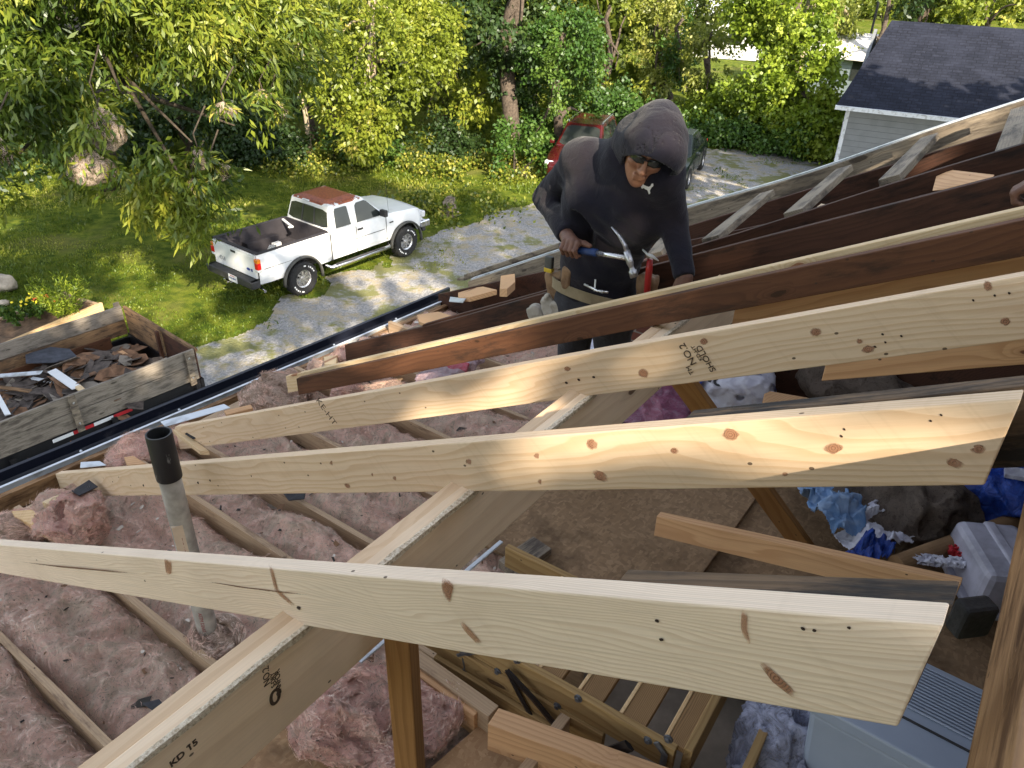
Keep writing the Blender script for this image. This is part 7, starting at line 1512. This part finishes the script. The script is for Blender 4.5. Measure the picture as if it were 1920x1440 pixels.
# belt, buckle, pouches
wc = J(1117, 536, 2.885); mb = MB(); n = 40; V = []; F = []
for i in range(n):
    a_ = 2*math.pi*i/n; dr = HV*math.cos(a_)*.212+EV*math.sin(a_)*.158; sag = DV*(-.012*math.cos(a_*2)+.012*math.cos(a_))
    for k, (r_, z_) in enumerate(((1., .026), (1.04, .026), (1.04, -.026), (1., -.026))): V.append(wc+dr*r_+sag+DV*z_)
for i in range(n):
    for k in range(4): F.append((i*4+k, i*4+(k+1) % 4, ((i+1) % n)*4+(k+1) % 4, ((i+1) % n)*4+k))
BT = empty('tool_belt', wc, 'tan tool belt with leather pouches round the waist of the man', 'tool belt')
build('belt', V, F, clothmat('webbing', (.20, .16, .10)), BT, bevel=.003)
cB = trace(1122, 540, lambda P: np.minimum(hoodie(P), sd_ell(P, wc, (.25, .25, .03))))
fB = J(1122, 541, 2.70); mb = MB(); Mx = frame(-HV, DV); mb.box(fB+DV*.012-EV*.0+HV*.018, (.006, .004, .05), Mx); mb.box(fB-DV*.012, (.045, .004, .007), Mx); mb.build('buckle', M['paper'], BT); mb = MB(); mb.tube([J(1096, 533, 2.71), J(1120, 545, 2.69), J(1140, 548, 2.69)], .006, 8); mb.build('clip', M['rim'], BT, smooth=True)
lea = NT('worn_leather'); v = lea.obj(False); n_ = lea.noise(v, 14, 5, .65); lea.bsdf(lea.mix(lea.mr(n_, .35, .7), (.24, .15, .085), (.12, .07, .04)), .75, 0, lea.bump(lea.noise(v, 60, 4), .4, .004), .3)
def pouch(name, p, ax, mat, seed, amp=.14, tilt=0, par=BT):
    a = np.array(ax); Rm = np.array([[HV[0], EV[0], 0], [HV[1], EV[1], 0], [0, 0, 1]]) @ np.array(Matrix.Rotation(R(tilt), 3, 'Y'))
    def f(P): q = (P-p) @ Rm; s_ = np.abs(q/(a*(1+.18*np.stack([q[..., 2]/a[2]]*3, -1)*np.array([1, 1, 0])))); return (np.sum(s_**4, -1)**.25-1)*a.min()+amp*a.min()*fbm(q*16+seed, 3, seed)
    m_ = np.full(3, a.max()*1.6); return sdf_obj(name, f, p-m_, p+m_, max(.004, a.max()/28), mat, par)
pouch('pouch', J(1046, 535, 2.82), (.055, .035, .075), lea.m, 1, tilt=8); pouch('pouch', J(1064, 522, 2.74), (.028, .022, .06), lea.m, 2, tilt=-6); pouch('pouch', J(1212, 545, 2.86), (.045, .035, .08), lea.m, 3)
tp2 = empty('tape_measure', J(1032, 495, 2.78), 'grey and yellow tape measure clipped to the tool belt', 'tape measure'); c = J(1030, 492, 2.78); mb = MB(); mb.box(c, (.04, .025, .06), frame(HV, DV)); mb.build('case', M['flare'], tp2, bevel=.006); mb = MB(); mb.box(c-DV*.035, (.042, .027, .022), frame(HV, DV)); mb.build('yellow_band', plain('yellow_plastic', (.55, .38, .03), .4), tp2, bevel=.004)
for i, (px_, py_, ax, tl) in enumerate(((1030, 580, (.03, .02, .07), 20), (1008, 592, (.035, .02, .045), 35), (1045, 590, (.025, .02, .05), -5))):
    o = pouch('work_glove', J(px_, py_, 2.80), ax, clothmat('glove_cloth_'+str(i), (.30, .27, .23), (.40, .37, .33)), 11+i, amp=.5, tilt=tl, par=None); tag(o, ['pale work glove hanging straight down from the belt', 'crumpled pale glove cuff hanging lowest beside the hip', 'short pale cloth tucked between the glove and the trousers'][i], 'glove')
sdv = empty('screwdriver', J(1218, 500, 2.76), 'red handled tool hanging at the right side of the belt', 'tool'); mb = MB(); mb.tube([J(1219, 486, 2.78), J(1217, 505, 2.78), J(1212, 560, 2.78)], [.012, .015, .014], 10); mb.build('handle', plain('red_plastic', (.35, .02, .02), .35), sdv, smooth=True)
mb = MB(); mb.tube([J(1205, 468, 2.76), J(1214, 477, 2.75), J(1222, 480, 2.75), J(1235, 489, 2.76)], [.004, .005, .008, .002], 7); tag(mb.build('white_tag', M['paper'], smooth=True), 'white plastic tag sticking out above the red handled tool', 'tag')
# second worker: only a hand and a cuff reach into the picture at the right edge
P2 = empty('person', att(2.75, -.95, -1.20)+0, 'second worker in a teal sleeve reaching in at the right edge, mostly out of view', 'person')
s2h = one(2.62, 1938, 372); w2_ = s2h-HV*.09+DV*.035+EV*.03; e2_ = w2_-HV*.16+DV*.20+EV*.12; sh2 = e2_-HV*.22+DV*.16+EV*.08; ps2 = sh2-DV*.52-HV*.18+EV*.15; nk2 = sh2+DV*.10+EV*.18-HV*.04; so2 = sh2+EV*.38-HV*.02; eo2 = so2+EV*.05-HV*.05-DV*.28; wo2 = eo2+HV*.18-DV*.16
def tors(P):
    d = sd_cone(P, ps2, (sh2+so2)/2-DV*.12, .14, .16); d = smin(d, sd_cone(P, sh2, so2, .08, .08), .08); d = smin(d, sd_cone(P, (sh2+so2)/2, nk2, .08, .065), .05)
    for a, b, c_ in ((sh2, e2_, w2_), (so2, eo2, wo2)): d = smin(d, smin(sd_cone(P, a, b, .075, .055), sd_cone(P, b, c_, .055, .042), .03), .03)
    return d+.006*fbm(P*8, 3, 33)
sdf_obj('sweatshirt', tors, np.min([ps2, w2_, wo2, e2_], 0)-.22, np.max([nk2, so2, sh2, e2_, w2_], 0)+.2, .013, M['teal'], P2)
G2 = s2h; hv2 = (s2h-w2_)/np.linalg.norm(s2h-w2_)
sdf_obj('hand', hand_f(s2h+HV*.01, EV, -HV*.6+DV*.8, DV*.6+HV*.8, w2_), s2h-.17, s2h+.17, .0045, M['skinh'], P2); sdf_obj('hand', hand_f(wo2+HV*.05-DV*.06, EV, -HV*.6+DV*.8, DV*.6+HV*.8, wo2), wo2-.2, wo2+.2, .006, M['skinh'], P2)
h2 = nk2+DV*.17+HV*.03; sdf_obj('head', lambda P: smin(sd_ell(P, h2, (.08, .09, .115)), sd_cone(P, h2-DV*.07, nk2, .055, .06), .03), h2-.25, h2+.2, .009, M['skin'], P2)
sdf_obj('cap', lambda P: np.maximum(sd_ell(P, h2+DV*.02, (.09, .10, .115)), -(P[..., 2]-h2[2]-.02)), h2-.2, h2+.2, .009, M['jeans'], P2)
def lg2(P):
    d = sd_cone(P, ps2+EV*.09, ps2-EV*.09, .13, .13)
    for s_ in (1, -1): k_ = ps2+EV*.12*s_+HV*.33+DV*.06; f_ = k_-DV*.36-HV*.10; d = smin(d, smin(sd_cone(P, ps2+EV*.1*s_, k_, .095, .068), sd_cone(P, k_, f_, .066, .05), .03), .03)
    return d
sdf_obj('trousers', lg2, ps2-.62, ps2+.55, .016, M['jeans'], P2)
